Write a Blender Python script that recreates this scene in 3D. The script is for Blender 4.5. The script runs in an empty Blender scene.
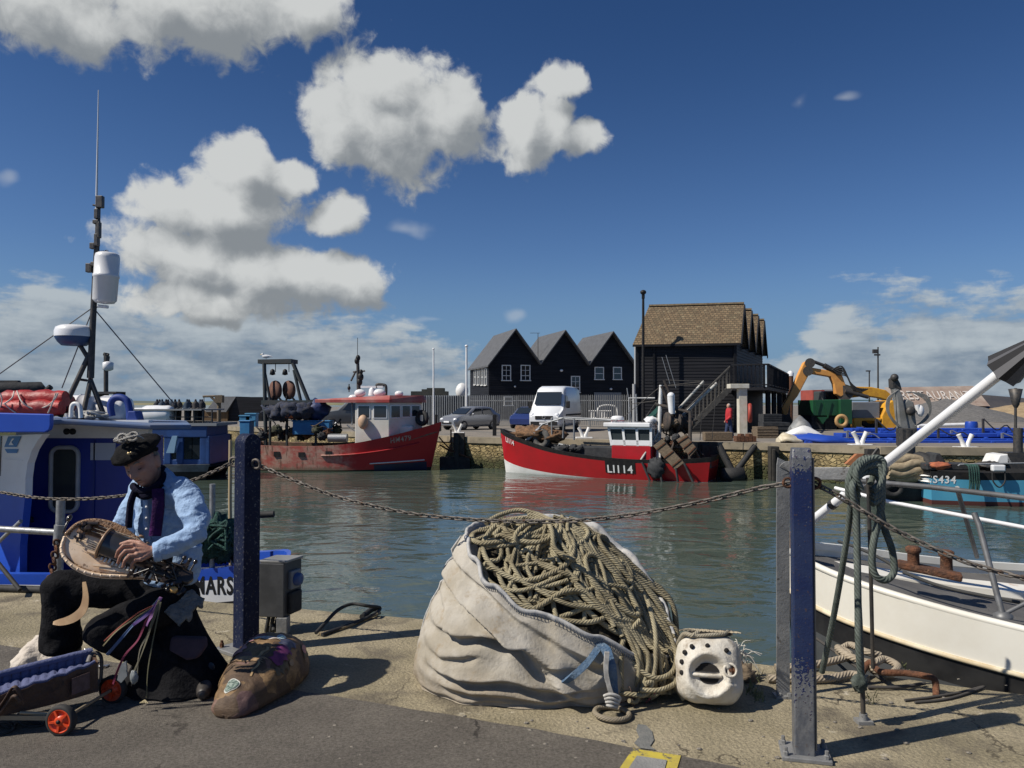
import bpy, bmesh, math, random
from math import sin, cos, tan, pi, radians, sqrt, atan2, atan, exp
from mathutils import Vector, Matrix, noise as mn
V = Vector
random.seed(11)
scene = bpy.context.scene
COL = scene.collection
# ------------------------------------------------------------------ camera
F, EYE, PITCH = 769.0, 1.5, math.atan(20 / 769.0)
cam_d = bpy.data.cameras.new('camera')
cam_d.sensor_fit = 'HORIZONTAL'
cam_d.sensor_width = 36.0
cam_d.lens = F / 1024 * 36.0
cam_d.clip_start, cam_d.clip_end = 0.05, 9000
cam = bpy.data.objects.new('camera', cam_d)
COL.objects.link(cam)
cam.location = (0, 0, EYE)
cam.rotation_euler = (pi / 2 + PITCH, 0, 0)
scene.camera = cam
# ------------------------------------------------------------------ exposure
scene.view_settings.view_transform = 'Standard'
scene.view_settings.look = 'None'
scene.view_settings.exposure = 0.05
scene.view_settings.gamma = 1
scene.cycles.max_bounces = 6
scene.cycles.use_denoising = True
# ------------------------------------------------------------------ sun
SUN_EL = radians(47)
SUN_AZ = atan2(-0.93, -0.33)              # clockwise from +Y
SUN = V((sin(SUN_AZ) * cos(SUN_EL), cos(SUN_AZ) * cos(SUN_EL), sin(SUN_EL)))
sun_d = bpy.data.lights.new('sun', 'SUN')
sun_d.energy, sun_d.angle, sun_d.color = 5.0, radians(0.53), (1.0, 0.93, 0.82)
sun = bpy.data.objects.new('sun', sun_d)
COL.objects.link(sun)
sun.rotation_euler = (-SUN).to_track_quat('-Z', 'Y').to_euler()
sun.location = (-10, -5, 20)
# ------------------------------------------------------------------ sky with clouds (world)
world = bpy.data.worlds.new('World')
scene.world = world
world.use_nodes = True
try:
 world.cycles.sampling_method = 'MANUAL'
 world.cycles.sample_map_resolution = 512
except Exception:
 pass
class NT:
 """small helper to wire nodes"""
 def __init__(s, tree): s.t = tree
 def n(s, typ, ins=(), **kw):
  nd = s.t.nodes.new(typ)
  for k, v in kw.items(): setattr(nd, k, v)
  for k, v in (ins.items() if isinstance(ins, dict) else enumerate(ins)):
   if v is None: continue
   if isinstance(v, bpy.types.NodeSocket): s.t.links.new(v, nd.inputs[k])
   else: nd.inputs[k].default_value = v
  return nd
 def m(s, op, a, b=None, c=None, clamp=False):
  return s.n('ShaderNodeMath', [a, b, c], operation=op, use_clamp=clamp).outputs[0]
 def vm(s, op, a, b=None, c=None):
  nd = s.n('ShaderNodeVectorMath', [a, b, c], operation=op)
  return nd.outputs['Value'] if op in ('LENGTH', 'DOT_PRODUCT') else nd.outputs[0]
 def ss(s, x, lo, hi):
  nd = s.n('ShaderNodeMapRange', [x, lo, hi, 0.0, 1.0], interpolation_type='SMOOTHSTEP')
  return nd.outputs[0]
 def mix(s, f, a, b, blend='MIX'):
  nd = s.n('ShaderNodeMix', {0: f, 6: a, 7: b}, data_type='RGBA', blend_type=blend)
  return nd.outputs[2]
# clouds as seen over the harbour: azimuth/elevation blobs (pixel estimates turned into directions)
CLOUDS = [(40, -10, 130, 50, 0), (190, -4, 140, 52, 0), (300, 4, 50, 34, .06),
   (388, 114, 86, 62, 0), (340, 118, 46, 46, 0), (442, 110, 46, 38, 0), (388, 72, 50, 30, .0),
   (238, 162, 42, 26, .0), (288, 172, 36, 22, .12), (222, 208, 92, 40, 0), (170, 200, 44, 30, .05),
   (190, 254, 100, 34, 0), (300, 280, 92, 32, 0), (220, 298, 92, 24, .0), (250, 268, 70, 26, .05), (345, 280, 46, 24, .1),
   (333, 212, 36, 26, .12), (408, 224, 32, 12, .3), (556, 84, 38, 20, .2), (528, 132, 44, 44, .13), (552, 116, 30, 30, .22),
   (580, 130, 36, 20, .26), (806, 97, 28, 16, .38), (856, 93, 16, 6, .4), (2, 170, 14, 14, .35),
   (432, 323, 44, 6, .36), (516, 318, 18, 8, .38)]
def build_sky():
 g = bpy.data.node_groups.new('cloud_density', 'ShaderNodeTree')
 g.interface.new_socket('P', in_out='INPUT', socket_type='NodeSocketVector')
 g.interface.new_socket('Cumulus', in_out='OUTPUT', socket_type='NodeSocketFloat')
 g.interface.new_socket('Bank', in_out='OUTPUT', socket_type='NodeSocketFloat')
 t = NT(g)
 gi = t.n('NodeGroupInput'); go = t.n('NodeGroupOutput')
 P = gi.outputs[0]
 w = t.n('ShaderNodeTexNoise', {'Vector': P, 'Scale': 9.0, 'Detail': 3.0}).outputs['Color']
 w = t.vm('MULTIPLY_ADD', w, (.07, .05, 0), (-.035, -.025, 0))
 Q = t.vm('ADD', P, w)
 g.interface.new_socket('Wisp', in_out='OUTPUT', socket_type='NodeSocketFloat')
 acc = wac = None
 for (x, y, rx, ry, off) in CLOUDS:
  a = atan((x - 512) / F); e = atan((404 - y) / sqrt(F * F + (x - 512) ** 2))
  k = cos(a)
  ra = rx / F * k * k; re = ry / F * k
  q = t.vm('MULTIPLY_ADD', Q, (1 / ra, 1 / re, 0), (-a / ra, -e / re, 0))
  l = t.vm('LENGTH', q)
  if off >= .3:
   wac = l if wac is None else t.m('MINIMUM', wac, l)
   continue
  if off: l = t.m('ADD', l, off)
  acc = l if acc is None else t.n('ShaderNodeMath', [acc, l, .22], operation='SMOOTH_MIN').outputs[0]
 base = t.m('SUBTRACT', 1.0, acc)
 base = t.m('MAXIMUM', base, -1.5)
 f1 = t.n('ShaderNodeTexNoise', {'Vector': P, 'Scale': 13.0, 'Detail': 3.5, 'Roughness': .5, 'Distortion': .3}).outputs['Fac']
 vo = t.n('ShaderNodeTexVoronoi', {'Vector': Q, 'Scale': 24.0, 'Detail': 1.5, 'Roughness': .5, 'Smoothness': 1.0},
    feature='SMOOTH_F1', normalize=True).outputs['Distance']
 d = t.m('MULTIPLY_ADD', f1, 1.3, -.65)
 d = t.m('MULTIPLY_ADD', vo, -.75, t.m('ADD', d, base))
 d = t.m('ADD', d, .26)
 t.t.links.new(d, go.inputs[0])
 wd = t.m('SUBTRACT', 1.1, wac); wd = t.m('MULTIPLY_ADD', f1, 3.0, t.m('ADD', wd, -1.75))
 t.t.links.new(wd, go.inputs[2])
 # low bank over the horizon
 s = t.vm('MULTIPLY', P, (1.0, 3.0, 1.0))
 fb = t.n('ShaderNodeTexNoise', {'Vector': s, 'Scale': 12.0, 'Detail': 5.0, 'Roughness': .55, 'Distortion': .2}).outputs['Fac']
 sx = t.n('ShaderNodeSeparateXYZ', [P])
 az, el = sx.outputs[0], sx.outputs[1]
 right = t.ss(az, .30, .42)
 left = t.ss(az, .05, -.30)
 topv = t.m('MULTIPLY_ADD', left, .082, .054)
 topv = t.m('MULTIPLY_ADD', right, .078, topv)
 b = t.m('SUBTRACT', topv, el)
 b = t.m('MULTIPLY', b, 13.0)
 b = t.m('MINIMUM', b, .55)
 fbb = t.m('MULTIPLY_ADD', fb, 2.4, -1.2)
 b = t.m('ADD', b, fbb)
 t.t.links.new(b, go.inputs[1])
 t = NT(world.node_tree)
 for nd in list(world.node_tree.nodes): world.node_tree.nodes.remove(nd)
 D = t.n('ShaderNodeTexCoord').outputs['Generated']
 D = t.vm('NORMALIZE', D)
 xyz = t.n('ShaderNodeSeparateXYZ', [D])
 az = t.m('ARCTAN2', xyz.outputs[0], xyz.outputs[1])
 el = t.m('ARCSINE', xyz.outputs[2])
 P = t.n('ShaderNodeCombineXYZ', [az, el, 0.0]).outputs[0]
 c0 = t.n('ShaderNodeGroup', [P], node_tree=g)
 c1 = t.n('ShaderNodeGroup', [t.vm('ADD', P, (-.022, .034, 0))], node_tree=g)
 sky = t.n('ShaderNodeTexSky', sky_type='NISHITA', sun_disc=False, sun_elevation=SUN_EL,
    sun_rotation=SUN_AZ, altitude=0, air_density=1.0, dust_density=.6, ozone_density=1.2)
 hs = t.n('ShaderNodeHueSaturation', {'Saturation': 1.05, 'Value': 1.0, 'Color': sky.outputs[0]})
 tint = t.mix(t.ss(el, .06, .52), (.58, .77, 1.09, 1), (.30, .50, .79, 1))
 blue = t.vm('MULTIPLY', hs.outputs[0], tint)
 blue = t.mix(t.m('MULTIPLY', t.ss(el, .20, .0), .8), blue, (2.05, 3.7, 6.0, 1))
 # cumulus
 fh = t.n('ShaderNodeTexNoise', {'Vector': P, 'Scale': 42.0, 'Detail': 7.0, 'Roughness': .62, 'Distortion': .35}).outputs['Fac']
 fh = t.m('SUBTRACT', fh, .5)
 dens = t.m('MULTIPLY_ADD', fh, .75, c0.outputs[0])
 m0 = t.ss(dens, -.06, .30)
 sh = t.m('SUBTRACT', c0.outputs[0], c1.outputs[0])
 lit = t.m('MULTIPLY_ADD', sh, .95, .53)
 lit = t.m('MULTIPLY_ADD', fh, .8, lit)
 lit = t.m('MULTIPLY_ADD', t.ss(c0.outputs[0], .15, 1.2), -.14, lit)
 lit = t.ss(lit, .0, 1.0)
 ccol = t.mix(lit, (3.3, 3.6, 3.85, 1), (8.3, 8.5, 8.4, 1))
 # bank
 m1 = t.ss(t.m('MULTIPLY_ADD', fh, .6, c0.outputs[1]), -.05, .42)
 sh1 = t.m('SUBTRACT', c0.outputs[1], c1.outputs[1])
 lit1 = t.ss(t.m('MULTIPLY_ADD', fh, .5, t.m('MULTIPLY_ADD', sh1, .6, .42)), .0, 1.0)
 bcol = t.mix(lit1, (2.4, 3.1, 4.0, 1), (6.4, 7.0, 7.3, 1))
 up = t.ss(el, -.002, .012)
 m1 = t.m('MULTIPLY', m1, t.m('MULTIPLY', t.ss(t.m('ABSOLUTE', az), 1.25, .85), t.m('MULTIPLY', up, .86)))
 col = t.mix(m1, blue, bcol)
 col = t.mix(t.m('MULTIPLY', m0, .97), col, ccol)
 col = t.mix(t.m('MULTIPLY', t.ss(c0.outputs[2], 0, .9), .34), col, (7.5, 8, 8.4, 1))
 bg = t.n('ShaderNodeBackground', {'Color': col, 'Strength': .0715})
 out = t.n('ShaderNodeOutputWorld')
 world.node_tree.links.new(bg.outputs[0], out.inputs[0])
build_sky()
# ------------------------------------------------------------------ placing: a viewing direction of the photograph, at a real distance
CP, SP = cos(PITCH), sin(PITCH)
CAM = V((0, 0, EYE))
def ray(px, py):
 cx, cy = (px - 512) / F, (384 - py) / F
 return V((cx, CP - cy * SP, SP + cy * CP))
def P(px, py, Y):
 d = ray(px, py)
 return CAM + d * (Y / d.y)
def G(px, py, z=0.0):
 d = ray(px, py)
 return CAM + d * ((z - EYE) / d.z)
def hit(px, py, p0, n):
 d = ray(px, py)
 return CAM + d * ((p0 - CAM).dot(n) / d.dot(n))
class Frame:
 """local frame of a thing (boat, car): x forward, y to port, z up"""
 def __init__(s, loc, ang):
  s.M = Matrix.Translation(loc) @ Matrix.Rotation(ang, 4, 'Z')
  s.I = s.M.inverted()
 def px(s, px, py, y=0.0):
  n = s.M.to_3x3() @ V((0, 1, 0))
  return s.I @ hit(px, py, s.M @ V((0, y, 0)), n)
 def at(s, px, py, Y):
  return s.I @ P(px, py, Y)
# ------------------------------------------------------------------ materials
MATS = {}
def mat(name, c1, c2=None, scale=6, lo=.35, hi=.65, rough=.6, rough2=None, metal=0, bump=0, bscale=None, stretch=(1, 1, 1),
  spots=None, spec=.5, detail=6, coat=0, trans=0, space='Object', dist=0, fine=0, crack=0):
 """procedural surface: two base colours mixed by noise, optional spots of a third colour, bump"""
 if name in MATS: return MATS[name]
 m = bpy.data.materials.new(name)
 m.use_nodes = True
 t = NT(m.node_tree)
 bs = m.node_tree.nodes['Principled BSDF']
 tc = t.n('ShaderNodeTexCoord').outputs[space]
 co = t.vm('MULTIPLY', tc, stretch) if stretch != (1, 1, 1) else tc
 L = m.node_tree.links.new
 c1 = (*c1, 1)
 col = None
 if c2:
  nz = t.n('ShaderNodeTexNoise', {'Vector': co, 'Scale': scale, 'Detail': detail, 'Roughness': .62, 'Distortion': dist}).outputs['Fac']
  f = t.ss(nz, lo, hi)
  col = t.mix(f, c1, (*c2, 1))
  if rough2 is not None:
   L(t.n('ShaderNodeMapRange', [f, 0.0, 1.0, rough, rough2]).outputs[0], bs.inputs['Roughness'])
 if fine:
  nf = t.n('ShaderNodeTexNoise', {'Vector': co, 'Scale': max(70, scale * 14), 'Detail': 4, 'Roughness': .75}).outputs['Fac']
  k = t.n('ShaderNodeMapRange', [nf, .25, .75, 1 - fine, 1 + fine]).outputs[0]
  kk = t.n('ShaderNodeCombineXYZ', [k, k, k]).outputs[0]
  col = t.vm('MULTIPLY', col if col is not None else tuple(c1[:3]), kk)
 if crack:
  wz = t.vm('MULTIPLY_ADD', t.n('ShaderNodeTexNoise', {'Vector': co, 'Scale': 3.0, 'Detail': 6, 'Roughness': .65}).outputs['Color'], (.45, .45, .45), co)
  ed = t.n('ShaderNodeTexVoronoi', {'Vector': wz, 'Scale': crack}, feature='DISTANCE_TO_EDGE').outputs[0]
  mk = t.n('ShaderNodeTexNoise', {'Vector': co, 'Scale': 1.3, 'Detail': 3}).outputs['Fac']
  ck = t.m('MULTIPLY', t.ss(ed, .010, .002), t.ss(mk, .46, .56))
  col = t.mix(t.m('MULTIPLY', ck, .8), col, (c1[0] * .22, c1[1] * .2, c1[2] * .2, 1))
 for sp in (spots or []):
  (sc, ssc, slo, shi) = sp[:4]
  st = t.vm('MULTIPLY', tc, sp[4]) if len(sp) > 4 else tc
  nz2 = t.n('ShaderNodeTexNoise', {'Vector': t.vm('ADD', st, (3.3, 7.7, 1.1)), 'Scale': ssc, 'Detail': 7, 'Roughness': .66}).outputs['Fac']
  col = t.mix(t.ss(nz2, slo, shi), col if col is not None else c1, (*sc, 1))
 if col is not None: L(col, bs.inputs['Base Color'])
 else: bs.inputs['Base Color'].default_value = c1
 if rough2 is None or not c2: bs.inputs['Roughness'].default_value = rough
 bs.inputs['Metallic'].default_value = metal
 bs.inputs['Specular IOR Level'].default_value = spec
 if coat: bs.inputs['Coat Weight'].default_value = coat; bs.inputs['Coat Roughness'].default_value = .08
 if trans: bs.inputs['Transmission Weight'].default_value = trans
 if bump:
  nb = t.n('ShaderNodeTexNoise', {'Vector': co, 'Scale': bscale or scale * 4, 'Detail': 6, 'Roughness': .6}).outputs['Fac']
  b = t.n('ShaderNodeBump', {'Strength': min(1, bump), 'Distance': .02 * max(1, bump), 'Height': nb})
  L(b.outputs[0], bs.inputs['Normal'])
 MATS[name] = m
 return m
def rope_mat(name, c1, c2, turns=60, rough=.9, k=3):
 """laid rope: twisted strands along the tube's own UV (u metres along, v around)"""
 m = bpy.data.materials.new(name); m.use_nodes = True
 t = NT(m.node_tree); bs = m.node_tree.nodes['Principled BSDF']
 uv = t.n('ShaderNodeTexCoord').outputs['UV']
 x = t.n('ShaderNodeSeparateXYZ', [uv])
 ph = t.m('MULTIPLY_ADD', x.outputs[0], float(turns), t.m('MULTIPLY', x.outputs[1], float(k)))
 w = t.m('SINE', t.m('MULTIPLY', ph, 2 * pi))
 ob = t.n('ShaderNodeTexCoord').outputs['Object']
 nz = t.n('ShaderNodeTexNoise', {'Vector': ob, 'Scale': 9.0, 'Detail': 6, 'Roughness': .65}).outputs['Fac']
 col = t.mix(t.ss(nz, .35, .68), (*c1, 1), (*c2, 1))
 nf = t.n('ShaderNodeTexNoise', {'Vector': ob, 'Scale': 160.0, 'Detail': 3}).outputs['Fac']
 col = t.mix(t.m('MULTIPLY', t.ss(nf, .35, .7), .35), col, (c1[0] * .45, c1[1] * .45, c1[2] * .42, 1))
 col = t.mix(t.m('MULTIPLY', t.ss(w, .1, -.9), .28), col, (c2[0] * .4, c2[1] * .4, c2[2] * .4, 1))
 m.node_tree.links.new(col, bs.inputs['Base Color'])
 b = t.n('ShaderNodeBump', {'Strength': .5, 'Distance': .004, 'Height': t.m('ADD', w, t.m('MULTIPLY', nf, .8))})
 m.node_tree.links.new(b.outputs[0], bs.inputs['Normal'])
 bs.inputs['Roughness'].default_value = rough
 bs.inputs['Specular IOR Level'].default_value = .2
 return m
# ------------------------------------------------------------------ mesh building
def frames(pts, closed=False):
 n = len(pts); T = []
 for i in range(n):
  a = pts[(i - 1) % n] if (closed or i > 0) else pts[i]
  b = pts[(i + 1) % n] if (closed or i < n - 1) else pts[i]
  d = b - a
  T.append(d.normalized() if d.length > 1e-9 else V((0, 0, 1)))
 u = T[0].cross(V((0, 0, 1)))
 if u.length < 1e-3: u = T[0].cross(V((0, 1, 0)))
 u.normalize(); out = []
 for i in range(n):
  u = u - T[i] * u.dot(T[i])
  if u.length < 1e-6: u = T[i].orthogonal()
  u.normalize()
  out.append((T[i], u.copy(), T[i].cross(u)))
 return out
def smooth_path(pts, k=6, closed=False):
 """Catmull-Rom through the points"""
 pts = [V(p) for p in pts]; n = len(pts); out = []
 rng = range(n) if closed else range(n - 1)
 for i in rng:
  g = lambda j: pts[j % n] if closed else pts[max(0, min(n - 1, j))]
  a, b, c, d = g(i - 1), g(i), g(i + 1), g(i + 2)
  for q in range(k):
   t = q / k
   out.append(.5 * ((2 * b) + (c - a) * t + (2 * a - 5 * b + 4 * c - d) * t * t + (3 * b - a - 3 * c + d) * t ** 3))
 if not closed: out.append(pts[-1])
 return out
class MB:
 def __init__(s, M=None):
  s.v = []; s.f = []; s.mi = []; s.uv = []; s.sm = []
  s.M = M.M if isinstance(M, Frame) else M
 def add(s, verts, faces, mi=0, smooth=False, uvs=None):
  o = len(s.v)
  s.v += [(s.M @ V(p)) if s.M else V(p) for p in verts]
  for k, f in enumerate(faces):
   s.f.append([i + o for i in f])
   s.mi.append(mi[k] if isinstance(mi, list) else mi)
   s.sm.append(smooth)
   s.uv.append(uvs[k] if uvs else None)
  return s
 def quad(s, a, b, c, d, mi=0):
  a, b, c, d = V(a), V(b), V(c), V(d)
  w = (b - a).length; h = (d - a).length
  return s.add([a, b, c, d], [(0, 1, 2, 3)], mi, uvs=[[(0, 0), (w, 0), (w, h), (0, h)]])
 def box(s, c, size, rot=None, mi=0):
  c = V(c); R = rot if isinstance(rot, Matrix) else (Matrix.Rotation(rot, 3, 'Z') if rot else Matrix.Identity(3))
  x, y, z = size[0] / 2, size[1] / 2, size[2] / 2
  vs = [c + R @ V((i * x, j * y, k * z)) for k in (-1, 1) for j in (-1, 1) for i in (-1, 1)]
  return s.add(vs, [(0, 2, 3, 1), (4, 5, 7, 6), (0, 1, 5, 4), (2, 6, 7, 3), (0, 4, 6, 2), (1, 3, 7, 5)], mi)
 def box2(s, lo, hi, mi=0):
  lo, hi = V(lo), V(hi)
  return s.box((lo + hi) / 2, hi - lo, None, mi)
 def beam(s, a, b, w, h, mi=0, up=(0, 0, 1)):
  a, b = V(a), V(b); t = (b - a); L = t.length; t = t / L
  up = V(up)
  if abs(t.dot(up)) > .98: up = V((0, 1, 0))
  x = t.cross(up).normalized(); y = x.cross(t)
  R = Matrix((t, x, y)).transposed()
  return s.box((a + b) / 2, (L, w, h), R, mi)
 def tube(s, pts, r, n=8, closed=False, mi=0, flat=1.0, smooth=True, caps=True):
  pts = [V(p) for p in pts]; fr = frames(pts, closed); m = len(pts)
  rr = r if isinstance(r, (list, tuple)) else [r] * m
  vs = []; us = []; L = 0
  for i, (t, u, w) in enumerate(fr):
   if i: L += (pts[i] - pts[i - 1]).length
   us.append(L)
   for j in range(n):
    a = 2 * pi * j / n
    vs.append(pts[i] + (u * cos(a) + w * sin(a) * flat) * rr[i])
  fs = []; uvs = []
  for i in range(m if closed else m - 1):
   i2 = (i + 1) % m; ua, ub = us[i], (us[i2] if i2 else L + (pts[0] - pts[-1]).length)
   for j in range(n):
    j2 = (j + 1) % n
    fs.append((i * n + j, i * n + j2, i2 * n + j2, i2 * n + j))
    uvs.append([(ua, j / n), (ua, (j + 1) / n), (ub, (j + 1) / n), (ub, j / n)])
  s.add(vs, fs, mi, smooth, uvs)
  if not closed and caps:
   s.add(vs[:n], [tuple(reversed(range(n)))], mi); s.add(vs[-n:], [tuple(range(n))], mi)
  return s
 def rod(s, a, b, r, n=8, mi=0): return s.tube([a, b], r, n, mi=mi)
 def lathe(s, prof, c=(0, 0, 0), axis=(0, 0, 1), n=20, mi=0, smooth=True, arc=2 * pi, cap=True):
  ax = V(axis).normalized(); u = ax.orthogonal().normalized(); w = ax.cross(u); c = V(c)
  vs = [c + ax * z + (u * cos(arc * j / n) + w * sin(arc * j / n)) * r for (r, z) in prof for j in range(n)]
  fs = [(i * n + j, i * n + (j + 1) % n, (i + 1) * n + (j + 1) % n, (i + 1) * n + j) for i in range(len(prof) - 1) for j in range(n)]
  s.add(vs, fs, mi, smooth)
  if cap and prof[0][0] > 1e-4: s.add(vs[:n], [tuple(reversed(range(n)))], mi)
  if cap and prof[-1][0] > 1e-4: s.add(vs[-n:], [tuple(range(n))], mi)
  return s
 def prism(s, poly, vec, mi=0):
  a = [V(p) for p in poly]; vec = V(vec); n = len(a)
  b = [p + vec for p in a]
  fs = [tuple(range(n)), tuple(reversed(range(n, 2 * n)))] + [(i, n + i, n + (i + 1) % n, (i + 1) % n) for i in range(n)]
  nrm = V((0, 0, 0))
  for i in range(n): nrm += a[i].cross(a[(i + 1) % n])
  if nrm.dot(vec) > 0: fs = [tuple(reversed(f)) for f in fs]
  return s.add(a + b, fs, mi)
 def loft(s, rings, mi=0, closed=True, caps=True, smooth=True, uvw=None):
  n = len(rings[0]); vs = [V(p) for r in rings for p in r]; fs = []; ms = []; uvs = []
  for i in range(len(rings) - 1):
   for j in range(n if closed else n - 1):
    j2 = (j + 1) % n
    fs.append((i * n + j, i * n + j2, (i + 1) * n + j2, (i + 1) * n + j))
    ms.append(mi[j] if isinstance(mi, list) else mi)
    uvs.append([(i, j), (i, j + 1), (i + 1, j + 1), (i + 1, j)])
  s.add(vs, fs, ms, smooth, uvs)
  if caps and closed:
   k = mi[0] if isinstance(mi, list) else mi
   s.add(rings[0], [tuple(reversed(range(n)))], k); s.add(rings[-1], [tuple(range(n))], k)
  return s
 def ell(s, c, r, R=None, nu=16, nv=10, mi=0, fn=None):
  c = V(c); R = R or Matrix.Identity(3)
  r = (r, r, r) if isinstance(r, (int, float)) else r
  vs = []
  for i in range(nv + 1):
   th = pi * i / nv
   for j in range(nu):
    a = 2 * pi * j / nu
    p = V((sin(th) * cos(a), sin(th) * sin(a), cos(th)))
    q = V((p.x * r[0], p.y * r[1], p.z * r[2]))
    if fn: q = fn(p, q)
    vs.append(c + R @ q)
  fs = [(i * nu + j, (i + 1) * nu + j, (i + 1) * nu + (j + 1) % nu, i * nu + (j + 1) % nu) for i in range(nv) for j in range(nu)]
  return s.add(vs, fs, mi, True)
 def torus(s, c, R, r, axis=(0, 0, 1), n=24, m=8, mi=0, sx=1.0, a0=0, a1=2 * pi):
  ax = V(axis).normalized(); u = ax.orthogonal().normalized(); w = ax.cross(u); c = V(c)
  full = abs(a1 - a0) > 6.2
  k = n if full else n + 1
  pts = [c + (u * cos(a0 + (a1 - a0) * i / n) * sx + w * sin(a0 + (a1 - a0) * i / n)) * R for i in range(k)]
  return s.tube(pts, r, m, closed=full, mi=mi)
 def text(s, txt, o, xd, yd, size, depth=.004, mi=0, fn=None, bold=.0, shear=0, width=None, sp=1.12):
  cu = bpy.data.curves.new('t', 'FONT'); cu.body = txt; cu.size = 1.0; cu.offset = bold; cu.shear = shear
  cu.resolution_u = 3; cu.space_character = sp
  ob = bpy.data.objects.new('t', cu); COL.objects.link(ob)
  dg = bpy.context.evaluated_depsgraph_get()
  me = bpy.data.meshes.new_from_object(ob.evaluated_get(dg))
  bpy.data.objects.remove(ob)
  xs = [v.co.x for v in me.vertices]; x0, x1 = min(xs), max(xs)
  ys = [v.co.y for v in me.vertices]; y0, y1 = min(ys), max(ys)
  k = size / (y1 - y0)
  kx = width / (x1 - x0) if width else k
  o, xd, yd = V(o), V(xd).normalized(), V(yd).normalized()
  nd = xd.cross(yd)
  vs = []
  for v in me.vertices:
   a, b = (v.co.x - x0) * kx, (v.co.y - y0) * k
   vs.append(fn(a, b) if fn else o + xd * a + yd * b + nd * depth)
  s.add(vs, [tuple(p.vertices) for p in me.polygons], mi)
  bpy.data.meshes.remove(me)
  return s
def build(name, mb, mats, parent=None, bevel=0, seg=2, merge=False, subd=0):
 me = bpy.data.meshes.new(name)
 me.from_pydata([tuple(v) for v in mb.v], [], mb.f)
 ml = mats if isinstance(mats, (list, tuple)) else [mats]
 for m in ml: me.materials.append(m)
 for p, mi, sm in zip(me.polygons, mb.mi, mb.sm):
  p.material_index = mi; p.use_smooth = sm
 if any(u for u in mb.uv):
  uvl = me.uv_layers.new(name='UVMap').data
  for p, u in zip(me.polygons, mb.uv):
   if u:
    for li, c in zip(p.loop_indices, u): uvl[li].uv = c
 if merge:
  b = bmesh.new(); b.from_mesh(me); bmesh.ops.remove_doubles(b, verts=b.verts, dist=1e-4); b.to_mesh(me); b.free()
 me.update()
 o = bpy.data.objects.new(name, me)
 COL.objects.link(o)
 if bevel:
  md = o.modifiers.new('bevel', 'BEVEL'); md.width = bevel; md.segments = seg; md.limit_method = 'ANGLE'; md.angle_limit = radians(38)
 if subd:
  md = o.modifiers.new('sub', 'SUBSURF'); md.levels = subd; md.render_levels = subd
 if parent is not None: child(o, parent)
 return o
def child(o, parent):
 o.parent = parent
 p = parent; M = Matrix.Identity(4); chain = []
 while p is not None: chain.append(p); p = p.parent
 for q in reversed(chain): M = M @ q.matrix_parent_inverse @ q.matrix_basis if q.parent else M @ q.matrix_basis
 o.matrix_parent_inverse = M.inverted()
def tag(o, label, cat, group=None, kind=None):
 if label: o['label'] = label
 if cat: o['category'] = cat
 if group: o['group'] = group
 if kind: o['kind'] = kind
 return o
def thing(name, loc, label, cat, group=None):
 o = bpy.data.objects.new(name, None)
 COL.objects.link(o); o.location = loc; o.empty_display_size = .2
 return tag(o, label, cat, group)
def structure(o): o['kind'] = 'structure'; return o
def dup(root, d, label=None):
 r = root.copy(); COL.objects.link(r); r.location = V(root.location) + V(d)
 if label: r['label'] = label
 for ch in list(root.children):
  c = ch.copy(); COL.objects.link(c); c.parent = r
  for g in ch.children:
   e = g.copy(); COL.objects.link(e); e.parent = c
 return r
def remesh(name, mb, voxel, m, parent=None, smooth=2, fn=None, sf=.5, disp=None):
 """fuse overlapping limbs into one continuous skin"""
 o = build('tmp', mb, m)
 md = o.modifiers.new('r', 'REMESH'); md.mode = 'VOXEL'; md.voxel_size = voxel; md.use_smooth_shade = True
 if smooth:
  md = o.modifiers.new('s', 'SMOOTH'); md.factor = sf; md.iterations = smooth
 dg = bpy.context.evaluated_depsgraph_get()
 me = bpy.data.meshes.new_from_object(o.evaluated_get(dg))
 bpy.data.objects.remove(o)
 if fn or disp:
  nr = [v.normal.copy() for v in me.vertices]
  for v, n in zip(me.vertices, nr):
   if disp: v.co += n * disp(v.co)
   if fn: v.co = fn(v.co, n)
 me.name = name
 if not me.materials: me.materials.append(m)
 for p in me.polygons: p.use_smooth = True
 me.update()
 ob = bpy.data.objects.new(name, me); COL.objects.link(ob)
 if parent is not None: child(ob, parent)
 return ob
def caps(mb, pts, n=12):
 """chain of tapered capsules: [(point, radius), ...]"""
 for (a, ra), (b, rb) in zip(pts, pts[1:]):
  a, b = V(a), V(b)
  mb.tube([a, b], [ra, rb], n)
 for (a, ra) in pts: mb.ell(a, ra, nu=n, nv=8)
 return mb
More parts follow.
